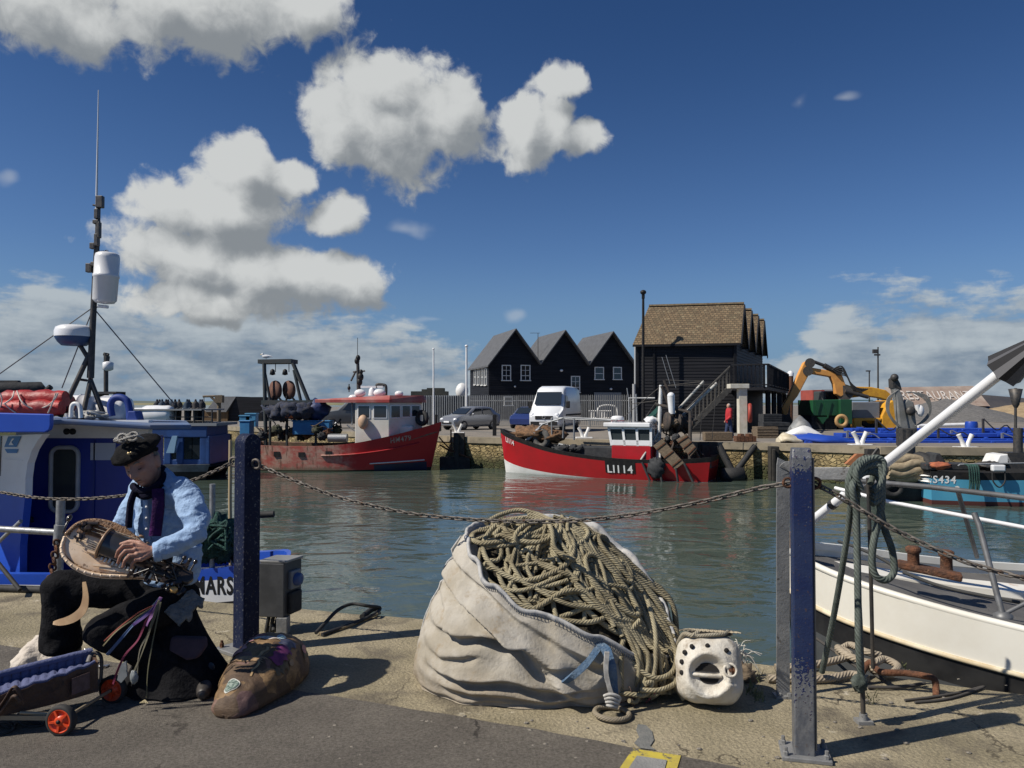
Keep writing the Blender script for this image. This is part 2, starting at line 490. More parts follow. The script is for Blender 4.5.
# lofted boat hull: stations (x at waterline, x at sheer, half beam at waterline, half beam at sheer, sheer height)
class Hull:
 def __init__(s, st, n=28, draft=.5, flare=.85):
  pts = [V(q[:3]) for q in st]; pts2 = [V((q[3], q[4], 0)) for q in st]
  k = 5
  A = smooth_path(pts, k); B = smooth_path(pts2, k)
  s.st = [(a.x, a.y, max(.01, a.z), max(.012, b.x), b.y) for a, b in zip(A, B)]
  s.draft, s.flare, s.near = draft, flare, 0
 def row(s, i, f, side):
  xw, xs, bw, bs, zs = s.st[i]
  cy = bs - s.near if s.near else 0
  if f >= 0:
   return V((xw + (xs - xw) * f, cy + side * (bw + (bs - bw) * f ** s.flare), zs * f))
  g = -f
  return V((xw - (xs - xw) * .3 * g, cy + side * bw * max(.05, (1 - g * g)), -s.draft * g))
 def at(s, x, z, side, off=.006):
  """surface point for a given x and height"""
  best = None
  for i in range(len(s.st) - 1):
   fa = max(0, min(1, z / s.st[i][4])); fb = max(0, min(1, z / s.st[i + 1][4]))
   a, b = s.row(i, fa, side), s.row(i + 1, fb, side)
   if (a.x - x) * (b.x - x) <= 0 and abs(b.x - a.x) > 1e-6:
    k = (x - a.x) / (b.x - a.x)
    p = a.lerp(b, k); best = V((x, p.y + side * off, z))
    break
  return best or V((x, side * .5, z))
 def shell(s, mb, bands, inner=.12, deck_drop=.35, deck_mi=0, cap_mi=0, in_mi=None):
  """bands: [(f0, f1, material)] with f a number or a function of the station index 0..1"""
  N = len(s.st); ev = lambda f, i: f(i / (N - 1)) if callable(f) else f
  for side in (1, -1):
   for (f0, f1, mi) in bands:
    m = 4 if not callable(f0) else 3
    rings = []
    for i in range(N):
     a, b = ev(f0, i), ev(f1, i)
     rings.append([s.row(i, a + (b - a) * q / m, side) for q in range(m + 1)])
    if side < 0: rings = [list(reversed(r)) for r in rings]
    mb.loft(rings, mi, closed=False)
   # cap rail and inside of the bulwark down to the deck
   rings = []
   for i in range(N):
    p = s.row(i, 1, side); w = min(inner, s.st[i][3] * .8)
    q = p - V((0, side * w, 0)); d = q - V((0, 0, deck_drop))
    rings.append([p, q, d] if side > 0 else [d, q, p])
   mm = [cap_mi, in_mi if in_mi is not None else deck_mi]
   mb.loft(rings, mm if side > 0 else mm[::-1], closed=False, smooth=False)
  rings = []
  for i in range(N):
   w = max(.0, s.st[i][3] - min(inner, s.st[i][3] * .8)); p = s.row(i, 1, 1); cy = p.y - s.st[i][3]
   rings.append([V((p.x, cy + w, p.z - deck_drop)), V((p.x, cy - w, p.z - deck_drop))])
  mb.loft([list(reversed(r)) for r in rings], deck_mi, closed=False, smooth=False)
  # transom
  for (f0, f1, mi) in bands:
   a, b = ev(f0, 0), ev(f1, 0)
   l = [s.row(0, a + (b - a) * q / 4, 1) for q in range(5)]; r = [s.row(0, a + (b - a) * q / 4, -1) for q in range(5)]
   mb.loft([l, r], mi, closed=False)
  return mb
# ------------------------------------------------------------------ common materials
white = mat('white_paint', (.78, .78, .76), (.62, .61, .58), 3, .4, .8, rough=.4, spots=[((.30, .22, .14), 5, .66, .78)])
white_clean = mat('clean_white_paint', (.80, .81, .82), (.72, .72, .72), 2, rough=.3, coat=.3)
steel = mat('galvanised_steel', (.34, .35, .36), (.24, .25, .26), 30, rough=.5, metal=.55, bump=.1, spots=[((.16, .12, .09), 18, .62, .75)])
dark_steel = mat('dark_steel', (.045, .047, .05), (.09, .08, .07), 12, rough=.55, metal=.4)
rust = mat('rusty_iron', (.16, .065, .03), (.07, .035, .022), 18, rough=.9, bump=.6, bscale=80, spots=[((.25, .13, .07), 30, .58, .7)])
black = mat('black_paint', (.012, .012, .014), (.024, .023, .022), 8, rough=.55, spec=.3)
black_rubber = mat('black_rubber', (.016, .016, .017), (.03, .03, .03), 20, rough=.75)
glass = mat('dark_glass', (.02, .026, .032), rough=.06, spec=.9)
wood_old = mat('weathered_wood', (.20, .15, .10), (.10, .075, .05), 10, rough=.85, bump=.4, stretch=(1, 1, 6))
red_paint = mat('red_paint', (.40, .012, .016), (.30, .014, .016), 2.5, rough=.38, spots=[((.18, .02, .02), 9, .66, .8)], coat=.25)
blue_paint = mat('blue_paint', (.012, .06, .40), (.012, .05, .30), 3, rough=.42, spots=[((.03, .08, .3), 15, .62, .8)])
tarp_black = mat('dark_canvas', (.02, .022, .026), (.04, .042, .045), 6, rough=.85, bump=.4)
yellow = mat('machine_yellow', (.74, .38, .03), (.60, .29, .03), 4, rough=.5, spots=[((.14, .09, .05), 12, .6, .75)])
orange_y = mat('faded_orange_paint', (.78, .37, .09), (.68, .30, .08), 3, rough=.55, spots=[((.16, .09, .05), 10, .62, .75)])
cream = mat('cream_paint', (.66, .60, .46), (.50, .43, .30), 4, rough=.5, spots=[((.28, .17, .09), 9, .62, .76)])
# ================================================================== THE SETTING
ZW = -1.65          # water
ZF = -0.15          # far quay
concrete = mat('quay_concrete', (.21, .18, .112), (.34, .29, .195), 1.6, .3, .72, rough=.93, bump=.8, bscale=45, fine=.5, crack=.9,
    spots=[((.13, .11, .078), 2.2, .50, .68), ((.50, .45, .35), 4.5, .62, .72), ((.09, .08, .06), 34, .66, .72)])
asphalt = mat('asphalt', (.15, .132, .110), (.20, .178, .148), 2.2, .3, .7, rough=.95, bump=1.0, bscale=220, fine=.6, crack=.6,
    spots=[((.40, .36, .30), 190, .64, .74), ((.055, .05, .045), 150, .66, .74), ((.09, .08, .068), 1.7, .6, .8)])
far_ground_m = mat('far_quay_surface', (.23, .20, .165), (.15, .14, .125), .35, rough=.95, fine=.2, spots=[((.30, .27, .22), 1.4, .58, .7)])
edge_px = [(0, 584), (140, 594), (275, 605), (420, 617), (590, 638), (740, 659), (890, 675), (1024, 692)]
EDGE = [G(*p) for p in edge_px]
d0 = (EDGE[0] - EDGE[1]).normalized(); d1 = (EDGE[-1] - EDGE[-2]).normalized()
EDGE = [EDGE[0] + d0 * 25] + EDGE + [EDGE[-1] + d1 * 25]
EDGE = [p + V((0, .015 * mn.noise(p * 2.3), 0)) for p in EDGE]
def near_quay():
 mb = MB(); E = EDGE
 # worn arris: top sheet, small rounded edge, wall down into the water
 fine = []
 for a, b in zip(E, E[1:]):
  k = max(1, int((b - a).length / .12)); k = min(k, 40)
  for q in range(k): fine.append(a.lerp(b, q / k))
 fine.append(E[-1])
 jag = [V((p.x, p.y + .022 * mn.noise(p * 3.1) + .012 * mn.noise(p * 11), 0)) for p in fine]
 rows = [[p + V((0, -.35, 0)) for p in jag], [p + V((0, -.04, -.003)) for p in jag], [p + V((0, -.008, -.018)) for p in jag],
   [p + V((0, 0, -.05)) for p in jag], [p + V((0, .01, -3.2)) for p in jag]]
 mb.loft(rows, 0, closed=False, smooth=False)
 back = [V((p.x, -32, 0)) for p in (jag[0], jag[-1])]
 mb.add(rows[0] + [back[1], back[0]], [tuple(reversed(range(len(rows[0]) + 2)))])
 structure(build('quay', mb, concrete))
 A = [G(-2, 645), G(60, 654.5), G(315, 694), G(512, 726), G(617, 745), G(742, 769)]
 da = (A[0] - A[1]).normalized(); db = (A[-1] - A[-2]).normalized()
 A = [A[0] + da * 20] + A + [A[-1] + db * 15]
 pl = []
 for a, b in zip(A, A[1:]):
  k = max(1, min(60, int((b - a).length / .05)))
  for q in range(k):
   p = a.lerp(b, q / k); pl.append(p + V((0, .012 * mn.noise(p * 5), .004)))
 pl.append(A[-1] + V((0, 0, .004)))
 mb = MB(); mb.add(pl + [V((pl[-1].x, -31, .004)), V((pl[0].x, -31, .004))], [tuple(reversed(range(len(pl) + 2)))])
 structure(build('road', mb, asphalt))
near_quay()
def water():
 m = bpy.data.materials.new('harbour_water'); m.use_nodes = True
 t = NT(m.node_tree); bs = m.node_tree.nodes['Principled BSDF']
 bs.inputs['Base Color'].default_value = (.062, .086, .070, 1)
 bs.inputs['Roughness'].default_value = .045
 bs.inputs['IOR'].default_value = 1.333
 ob = t.n('ShaderNodeTexCoord').outputs['Object']
 co = t.vm('MULTIPLY', ob, (1.0, 1.25, 1))
 n1 = t.n('ShaderNodeTexNoise', {'Vector': co, 'Scale': 1.15, 'Detail': 2.2, 'Roughness': .45, 'Distortion': .6}).outputs['Fac']
 n2 = t.n('ShaderNodeTexNoise', {'Vector': co, 'Scale': 5.5, 'Detail': 3, 'Roughness': .5, 'Distortion': .8}).outputs['Fac']
 n3 = t.n('ShaderNodeTexNoise', {'Vector': co, 'Scale': .35, 'Detail': 2}).outputs['Fac']
 amp = t.n('ShaderNodeMapRange', [n3, .35, .65, .35, 1.1]).outputs[0]
 h = t.m('MULTIPLY_ADD', n1, 1.0, t.m('MULTIPLY', n2, .11))
 h = t.m('MULTIPLY', h, amp)
 b = t.n('ShaderNodeBump', {'Strength': 1.0, 'Distance': .06, 'Height': h})
 m.node_tree.links.new(b.outputs[0], bs.inputs['Normal'])
 mb = MB()
 mb.add([(-3500, 3, ZW), (3500, 3, ZW), (3500, 3600, ZW), (-3500, 3600, ZW)], [(0, 1, 2, 3)])
 structure(build('water', mb, m))
water()
FEDGE = [V((-70, 92, ZF)), V((-24.5, 60, ZF)), P(470, 437.5, 38.2), P(690, 443, 33.6), P(770, 444.6, 32.2), P(880, 447, 29.6), P(1024, 448.5, 28.6), V((60, 22, ZF))]
for p in FEDGE: p.z = ZF
def far_quay():
 E = FEDGE
 mb = MB()
 rim = []
 top = E + [V((140, 24, ZF)), V((900, 400, ZF)), V((500, 900, ZF)), V((-80, 700, ZF)), V((-110, 240, ZF))]
 mb.add(top, [tuple(range(len(top)))])
 structure(build('ground', mb, far_ground_m))
 # stone face, rough masonry with weed low down
 m = bpy.data.materials.new('harbour_masonry'); m.use_nodes = True
 t = NT(m.node_tree); bs = m.node_tree.nodes['Principled BSDF']
 ob = t.n('ShaderNodeTexCoord').outputs['Object']
 co = t.vm('MULTIPLY', ob, (1, 1, 1.7))
 vo = t.n('ShaderNodeTexVoronoi', {'Vector': co, 'Scale': 4.6, 'Randomness': 1.0})
 ve = t.n('ShaderNodeTexVoronoi', {'Vector': co, 'Scale': 4.6, 'Randomness': 1.0}, feature='DISTANCE_TO_EDGE')
 cr = t.n('ShaderNodeSeparateColor', [vo.outputs['Color']]).outputs[0]
 col = t.mix(cr, (.20, .145, .06, 1), (.46, .36, .18, 1))
 nz = t.n('ShaderNodeTexNoise', {'Vector': ob, 'Scale': .8, 'Detail': 6}).outputs['Fac']
 col = t.mix(t.ss(nz, .5, .7), col, (.12, .095, .05, 1))
 z = t.n('ShaderNodeSeparateXYZ', [ob]).outputs[2]
 wz = t.m('MULTIPLY_ADD', nz, 1.2, z)
 col = t.mix(t.ss(wz, -.25, -.75), col, (.055, .06, .02, 1))
 joint = t.m('MULTIPLY_ADD', t.ss(ve.outputs[0], .0, .05), .6, .4)
 col = t.mix(joint, (.12, .095, .055, 1), col)
 m.node_tree.links.new(col, bs.inputs['Base Color']); bs.inputs['Roughness'].default_value = .9
 b = t.n('ShaderNodeBump', {'Strength': 1.0, 'Distance': .06, 'Height': t.ss(ve.outputs[0], 0, .15)})
 m.node_tree.links.new(b.outputs[0], bs.inputs['Normal'])
 mb = MB()
 rows = [[p + V((0, .02, -.28)) for p in E], [p + V((0, .02, -4)) for p in E]]
 mb.loft(rows, 0, closed=False, smooth=False)
 w = build('harbour_wall', mb, m)
 tag(w, 'long yellowish stone harbour wall rising from the water on the far side', 'wall')
 mb = MB()
 rows = [[p + V((.1, .55, .012)) for p in E], [p + V((0, -.06, .012)) for p in E], [p + V((0, -.06, -.28)) for p in E], [p + V((0, .03, -.28)) for p in E]]
 mb.loft(rows, 0, closed=False, smooth=False)
 build('coping', mb, mat('coping_concrete', (.32, .27, .19), (.22, .19, .14), 1.2, rough=.9, bump=.3, spots=[((.14, .12, .08), 3, .58, .7)]), w)
far_quay()
def far_shore():
 mb = MB()
 for (x0, x1, y, h, mi) in ((-2600, -300, 2600, 9, 0), (-2700, -200, 3100, 20, 1), (-300, 2600, 3100, 12, 1)):
  k = 60; a = []; b = []
  for i in range(k + 1):
   x = x0 + (x1 - x0) * i / k
   z = h * (.75 + .5 * mn.noise(V((x * .004, y, 0)))) * min(1, 6 * min(i, k - i) / k)
   a.append(V((x, y, ZW - 1))); b.append(V((x, y + 60, ZW + z)))
  c = [p + V((0, 400, -3)) for p in b]
  mb.loft([a, b, c], mi, closed=False, smooth=True)
 structure(build('hills', mb, [mat('shore_fields', (.15, .15, .07), (.22, .20, .11), .004, rough=.95), mat('shore_ridge', (.10, .12, .10), (.13, .15, .12), .003, rough=.95)]))
far_shore()
# ------------------------------------------------------------------ three-gabled black building
board = mat('black_weatherboard', (.010, .0105, .013), (.019, .0195, .024), 1.2, rough=.6, bump=.15, stretch=(.3, .3, 6), spec=.2)
slate = mat('grey_slate', (.10, .105, .115), (.075, .078, .085), 2.5, rough=.75, bump=.3, bscale=9)
win_white = mat('white_window_frame', (.74, .74, .72), (.66, .66, .63), 5, rough=.5)
def boards(mb, a, b, z0, z1, n, step=.2, mi=0, clip=None):
 """overlapping horizontal boards on the wall a-b; clip(z) gives the span 0..1 left at height z"""
 k = max(1, int(round((z1 - z0) / step))); h = (z1 - z0) / k
 for i in range(k):
  zl, zh = z0 + i * h, z0 + (i + 1) * h
  s0, s1 = clip((zl + zh) / 2) if clip else (0, 1)
  s2, s3 = clip(min(z1, zh)) if clip else (s0, s1)
  if s1 - s0 < .01: continue
  pa, pb = a.lerp(b, s0), a.lerp(b, s1); pc, pd = a.lerp(b, s2), a.lerp(b, s3)
  o = n * .035
  mb.add([V((pa.x, pa.y, zl)) + o, V((pb.x, pb.y, zl)) + o, V((pd.x, pd.y, zh)) + n * .008, V((pc.x, pc.y, zh)) + n * .008,
    V((pa.x, pa.y, zl)), V((pb.x, pb.y, zl))], [(0, 1, 2, 3), (4, 5, 1, 0)], mi)
def window(parent, c, xd, n, w, h, muntins=2, rows=3, label=None):
 xd = xd.normalized(); z = V((0, 0, 1)); n = n.normalized()
 R = Matrix((xd, -n, z)).transposed()
 mb = MB(); t = .09
 mb.box(c + z * (h / 2 - t / 2), (w, .10, t), R); mb.box(c - z * (h / 2 - t / 2) + n * .03, (w + .12, .16, t), R)
 for sx in (-1, 1): mb.box(c + xd * sx * (w / 2 - t / 2), (t, .10, h - 2 * t), R)
 for i in range(1, muntins): mb.box(c + xd * (w * (i / muntins - .5)) - n * .012, (.04, .05, h - 2 * t), R)
 for i in range(1, rows): mb.box(c + z * (h * (i / rows - .5)) - n * .014, (w - 2 * t, .045, .04 if i != rows // 2 else .06), R)
 o = build('window', mb, win_white, parent)
 g = MB(); g.box(c - n * .035, (w - t, .02, h - t), R)
 build('pane', g, glass, o)
 return o
def gabled_building():
 Y0 = 75.0
 C0 = P(489, 364, Y0); zE = C0.z; C0.z = ZF
 sd = V((-.28, .96, 0)).normalized(); fd = V((.96, .28, 0)).normalized(); n = V((fd.y, -fd.x, 0))
 W = 15.5; gw = W / 3; L = 8.0
 zR = P(516, 331, Y0 + .7).z
 t = thing('gabled_building', C0, 'black weatherboarded building with three steep slate gables in a row', 'building')
 mb = MB()
 A, B = C0, C0 + fd * W
 boards(mb, A, B, ZF, zE, n, .22)
 for k in range(3):
  a, b = A + fd * gw * k, A + fd * gw * (k + 1)
  boards(mb, a, b, zE, zR, n, .22, clip=lambda z: ((z - zE) / (zR - zE) / 2, 1 - (z - zE) / (zR - zE) / 2))
  apex = a.lerp(b, .5); apex.z = zR
  mb.add([V((a.x, a.y, zE)), V((b.x, b.y, zE)), apex], [(0, 1, 2)])
 sn = V((-sd.y, sd.x, 0))
 boards(mb, A + sd * L, A, ZF, zE, sn, .22)
 mb.box2((0, 0, 0), (0, 0, 0))
 cor = [A - n * .02, B - n * .02, B + sd * L, A + sd * L]
 mb.prism([V((p.x, p.y, ZF)) for p in cor], (0, 0, zE - ZF))
 build('wall', mb, board, t)
 for k in range(3):
  a, b = A + fd * gw * k, A + fd * gw * (k + 1); m = a.lerp(b, .5)
  r = MB()
  for (e, sgn) in ((a, -1), (b, 1)):
   o = n * .65
   ov = fd * sgn * (.28 if (k == 0 and sgn < 0) or (k == 2 and sgn > 0) else .0); dz = -.32 if ov.length else 0
   p = [V((e.x, e.y, zE + dz)) + o + ov, V((m.x, m.y, zR + .05)) + o, V((m.x, m.y, zR + .05)) + sd * L, V((e.x, e.y, zE + dz)) + sd * L + ov]
   if sgn > 0: p = [p[1], p[0], p[3], p[2]]
   up = V((0, 0, .16))
   r.prism(p, up)
  build('roof', r, slate, t)
 # upper and lower windows
 pl = lambda x, y: hit(x, y, A + n * .06, n)
 for (x0, x1, y0, y1, mu, rw) in ((501.7, 511, 365, 381, 2, 3), (520.6, 530.3, 365, 381, 2, 3), (571, 580, 376, 393, 2, 3), (594.5, 603.8, 367, 380, 1, 2), (613, 621.7, 367, 380, 1, 2), (504, 513, 396.5, 406, 1, 2)):
  a, b = pl(x0, y1), pl(x1, y0)
  window(t, (a + b) / 2, fd, n, (b - a).dot(fd), b.z - a.z, mu, rw)
 for x in (475.2, 478.6, 482.4, 485.8):
  c = hit(x, 377, A + sn * .06, sn)
  window(t, c, -sd, sn, .85, 1.75, 1, 2)
 a, b = pl(594, 424), pl(621, 392.5)
 mb = MB(); R = Matrix((fd, -n, V((0, 0, 1)))).transposed()
 mb.box((a + b) / 2 + n * .04, ((b - a).dot(fd), .06, b.z - a.z), R)
 build('shutter', mb, mat('grey_shutter', (.20, .22, .24), (.16, .175, .19), 3, rough=.6, stretch=(.2, .2, 12)), t)
 for (x, y, r) in ((561, 370.5, .16), (514.6, 386.5, .11), (610.5, 389, .13)):
  mb = MB(); c = pl(x, y); mb.box(c + n * .04, (r * 1.2, .08, r), R); mb.ell(c + n * .14, (r, r * .8, r * .8))
  build('wall_lamp', mb, white_clean, t)
 ap = A + fd * gw * 1.0; 
 mb = MB(); c = P(538, 335, Y0 + 3); mb.rod(V((c.x, c.y, zE)), c + V((0, 0, .2)), .03); mb.rod(c + V((-.8, 0, .2)), c + V((.2, 0, .2)), .02)
 for q in range(5): mb.rod(c + V((-.7 + q * .2, -.2, .2)), c + V((-.7 + q * .2, .2, .2)), .012, 5)
 build('aerial', mb, dark_steel, t)
gabled_building()
def shingle_mat():
 m = bpy.data.materials.new('clay_tiles'); m.use_nodes = True
 t = NT(m.node_tree); bs = m.node_tree.nodes['Principled BSDF']
 uv = t.n('ShaderNodeTexCoord').outputs['UV']
 br = t.n('ShaderNodeTexBrick', {'Vector': uv, 'Color1': (.215, .150, .085, 1), 'Color2': (.115, .078, .046, 1), 'Mortar': (.075, .058, .036, 1),
         'Scale': 1.0, 'Mortar Size': .018, 'Bias': -.1, 'Brick Width': .24, 'Row Height': .17})
 nz = t.n('ShaderNodeTexNoise', {'Vector': uv, 'Scale': 1.5, 'Detail': 6, 'Roughness': .7}).outputs['Fac']
 n2 = t.n('ShaderNodeTexNoise', {'Vector': uv, 'Scale': 4.5, 'Detail': 3}).outputs['Fac']
 col = t.mix(t.m('MULTIPLY', t.ss(nz, .45, .7), .6), br.outputs[0], (.12, .10, .06, 1))
 col = t.mix(t.m('MULTIPLY', t.ss(n2, .55, .72), .6), col, (.34, .28, .17, 1))
 m.node_tree.links.new(col, bs.inputs['Base Color']); bs.inputs['Roughness'].default_value = .9
 b = t.n('ShaderNodeBump', {'Strength': .8, 'Distance': .04, 'Height': br.outputs[1]}); b.invert = True
 m.node_tree.links.new(b.outputs[0], bs.inputs['Normal'])
 return m
tiles = shingle_mat()
def big_hut():
 Y0 = 46.0
 A = P(637, 343, Y0); zE = A.z; A.z = ZF
 fd = V((.97, -.2, 0)).normalized(); sd = V((.42, .907, 0)).normalized(); n = V((fd.y, -fd.x, 0)); gn = V((sd.y, -sd.x, 0))
 W = 5.6; sp = 3.3; zR = P(740, 307.5, Y0 + 1.2).z
 t = thing('hut', A, 'tall black weatherboarded hut with brown tiled roof and four gables facing right', 'building')
 B = A + fd * W
 mb = MB()
 boards(mb, A, B, ZF, zE, n, .19)
 boards(mb, B, B + sd * sp * 4, ZF, zE, gn, .19)
 cor = [A - n * .02, B - n * .02 - gn * .02, B + sd * sp * 4 - gn * .02, A + sd * sp * 4]
 mb.prism([V((p.x, p.y, ZF)) for p in cor], (0, 0, zE - ZF))
 for k in range(4):
  a, b = B + sd * sp * k, B + sd * sp * (k + 1)
  boards(mb, a, b, zE, zR, gn, .19, clip=lambda z: ((z - zE) / (zR - zE) / 2, 1 - (z - zE) / (zR - zE) / 2))
 # corner boards and post
 for c in (A + n * .05, B + n * .05 + gn * .05): mb.box((c.x, c.y, (ZF + zE) / 2), (.16, .16, zE - ZF))
 for x in (654,):
  c = hit(x, 380, A + n * .05, n); mb.box((c.x, c.y, (ZF + zE) / 2), (.12, .12, zE - ZF))
 build('wall', mb, board, t)
 for k in range(4):
  a, b = A + sd * sp * k, B + sd * sp * k + gn * .35
  a = a - fd * .25
  m0, m1 = a + sd * sp / 2, b + sd * sp / 2
  r = MB()
  lo = -.12
  ofs = n * (.3 if k == 0 else 0)
  q = [V((a.x, a.y, zE + lo)) + ofs, V((b.x, b.y, zE + lo)) + ofs, V((m1.x, m1.y, zR + .12)), V((m0.x, m0.y, zR + .12)) + fd * .55]
  r.quad(*q)
  r.prism([p - V((0, 0, .03)) for p in q], (0, 0, -.1), mi=1)
  c, d = a + sd * sp, b + sd * sp
  q2 = [q[3], q[2], V((d.x, d.y, zE + lo)), V((c.x, c.y, zE + lo))]
  r.quad(*q2)
  # bargeboards on the gable
  for (p, s) in ((q[1], q[2]), (q2[1], q2[2])): r.beam(p + gn * .03 - V((0, 0, .12)), s + gn * .03 - V((0, 0, .12)), .06, .22, 1)
  build('roof', r, [tiles, board], t)
  rb = MB(); rb.beam(q[3] + V((0, 0, .03)), q[2] + V((0, 0, .03)), .22, .1); build('ridge', rb, mat('ridge_tiles', (.28, .22, .13), (.18, .13, .08), 5, rough=.9), t)
 # first floor walkway, with railing, running along the gable side
 zf = P(728, 387, 43).z; zr = zf + 1.25
 w0 = B + n * 1.6 - fd * .3; w1 = w0 + fd * 1.0; e = sd * 14.5
 mb = MB()
 pts = [w0, B + n * 1.6 + gn * 1.7, B + gn * 1.7 + e, B + gn * .05 + e, B + gn * .05 + n * .05, w0 - n * 1.5]
 mb.prism([V((p.x, p.y, zf - .18)) for p in pts], (0, 0, .18))
 build('walkway', mb, board, t)
 rail = MB()
 ln = [V((p.x, p.y, 0)) for p in (pts[0], pts[1], pts[2])]
 for a, b in zip(ln, ln[1:]):
  k = max(1, int((b - a).length / .22))
  for z, th in ((zr, .09), (zf + .12, .07)): rail.beam(V((a.x, a.y, z)), V((b.x, b.y, z)), th, th)
  for i in range(k + 1):
   p = a.lerp(b, i / k); th = .11 if i % 8 == 0 else .045
   rail.box((p.x, p.y, (zf + zr) / 2), (th, th, zr - zf))
 build('railing', rail, board, t)
 # outside stair down to the left
 st = MB(); s0 = V((w0.x, w0.y, zf)); s1 = P(684, 436, 43.2); s1.z = ZF
 side = V((0, .9, 0)) + V((.2, 0, 0))
 for o in (V((0, 0, 0)), side):
  st.beam(s0 + o, s1 + o, .07, .3)
  st.beam(s0 + o + V((0, 0, 1.2)), s1 + o + V((0, 0, 1.2)), .07, .08)
  for i in range(0, 13): 
   p = s0.lerp(s1, i / 12) + o; st.box(p + V((0, 0, .6)), (.05, .05, 1.2))
 for i in range(14):
  p = s0.lerp(s1, (i + .5) / 14); st.box(p + side / 2, (.28, .95, .05))
 build('stair', st, mat('grey_timber', (.10, .095, .085), (.06, .056, .05), 4, rough=.8), t)
 # ground floor posts under the walkway
 for i in range(1, 6):
  ps = MB(); p = B + gn * 1.5 + sd * (17.0 * i / 5.2); ps.box((p.x, p.y, (ZF + zf) / 2 - .1), (.25, .25, zf - ZF - .2)); build('post', ps, board, t)
 # white T-shaped post carrying the walkway corner
 pt = thing('white_post', P(742, 438, 41.0), 'white square post with flat cap beam under the hut walkway', 'post')
 c = P(742, 400, 41.0); zt = P(742, 388.5, 41.0).z
 mb = MB(); mb.box((c.x, c.y, (ZF + zt) / 2), (.44, .44, zt - ZF)); build('shaft', mb, mat('whitewashed_post', (.62, .60, .52), (.52, .49, .40), 3, rough=.7), pt, bevel=.02)
 mb = MB(); a, b = P(728.5, 386, 41), P(747.5, 386, 41); mb.box2((a.x, a.y - .35, zt), (b.x, b.y + .35, zt + .24)); build('cap_beam', mb, MATS['whitewashed_post'], pt, bevel=.02)
 lb = MB(); q = P(750, 413, 40.6); lb.torus(q, .42, .11, (1, -.3, 0), 20, 8)
 tag(build('lifebuoy', lb, mat('lifebuoy_red', (.35, .05, .03), (.28, .04, .03), 3, rough=.6)), 'red lifebuoy hanging beside the white square post', 'lifebuoy')
 # tall dark lamp column with bracket, drain pipe
 lp = thing('lamp_column', P(643, 430, 45.2), 'tall thin black lamp column in front of the brown tiled roof', 'lamp post')
 mb = MB(); b, a = P(643.2, 436, 44.6), P(643.2, 294, 44.6); b.z = ZF; mb.tube([b, b.lerp(a, .4), a], [.11, .09, .07], 8); build('pole', mb, black, lp)
 mb = MB(); mb.ell(a + V((0, 0, .1)), (.18, .18, .14)); mb.box(a + V((0, 0, -.12)), (.16, .16, .3)); build('lamp_head', mb, black, lp)
 mb = MB(); a, b = hit(635.3, 345, A, n), hit(635.3, 425, A, n); mb.rod(a, b, .07); mb.rod(P(634, 384, 45.8), P(634, 425, 45.8), .1)
 build('downpipe', mb, mat('grey_pipe', (.35, .36, .37), rough=.5), t)
big_hut()
def restaurant():
 t = thing('restaurant_building', P(930, 410, 120), 'long low building with white script lettering across its weathered roof', 'building')
 Y = 120.0
 a, b = P(885, 388, Y), P(974, 386.5, Y)
 zl = P(885, 406, Y).z
 m = mat('old_roof_red', (.26, .19, .155), (.36, .30, .25), .25, rough=.9, spots=[((.20, .13, .10), .8, .55, .7)])
 mb = MB()
 n = V((0, -.78, .62))
 c, d = V((a.x, a.y - 4, zl)), V((b.x, b.y - 4, zl))
 mb.prism([c, d, b, a], (0, .3, .1)); build('roof', mb, m, t)
 mb = MB(); mb.box2((c.x + .4, c.y + .5, ZF), (d.x - .4, d.y + 12, zl)); build('wall', mb, mat('dark_brick', (.12, .08, .06), (.08, .06, .05), 1, rough=.9), t)
 mb = MB(); ud = (a - c).normalized(); xd = (d - c).normalized()
 o = P(888, 402, Y - 3) ; o = c + xd * .8 + ud * 1.2 + V((0, -.15, .12))
 mb.text('RESTAURANT', o + xd * .5 + ud * .3, xd, ud, 2.3, .05, shear=.3, width=11.0)
 build('lettering', mb, mat('white_sign_paint', (.62, .59, .55), (.40, .34, .30), 1.5, .4, .7, rough=.7), t)
 # dark low roof running right
 t = thing('dark_shed', P(1000, 405, 125), 'low dark shed roof sloping right of the lettered building', 'shed')
 mb = MB(); a, b, c, d = P(974, 394, 122), P(1060, 401, 122), P(1060, 408, 118), P(974, 408, 118)
 mb.prism([d, c, b, a], (0, 6, 0)); build('roof', mb, mat('dark_sheet', (.05, .05, .055), (.07, .065, .065), .5, rough=.7), t)
 mb = MB(); mb.box2((d.x, 121, ZF), (c.x, 127, d.z)); build('wall', mb, MATS['dark_brick'], t)
restaurant()
def heap(name, px0, px1, py, Y, m, label, seed, depth=9):
 a, b = P(px0, 420, Y), P(px1, 420, Y); top = P((px0 + px1) / 2, py, Y).z
 cx, w = (a.x + b.x) / 2, (b.x - a.x) / 2; mb = MB(); n = 40; vs = []
 for j in range(n + 1):
  for i in range(n + 1):
   u, v = i / n * 2 - 1, j / n * 2 - 1; r = sqrt(u * u + v * v)
   z = (top - ZF) * max(0, 1 - r * .98) ** .92 + .12 * mn.noise(V((u * 7 + seed, v * 7, 0))) * (r < .95)
   vs.append((cx + u * w, Y + v * depth, ZF - .03 + max(0, z)))
 mb.add(vs, [(j * (n + 1) + i, j * (n + 1) + i + 1, (j + 1) * (n + 1) + i + 1, (j + 1) * (n + 1) + i) for j in range(n) for i in range(n)], 0, True)
 tag(build(name, mb, m), label, 'heap')
heap('gravel_heap', 880, 1012, 398, 78, mat('grey_gravel', (.15, .145, .14), (.10, .098, .095), 4, rough=.95, bump=.8, bscale=12), 'broad heap of grey gravel behind the blue pontoons', 2)
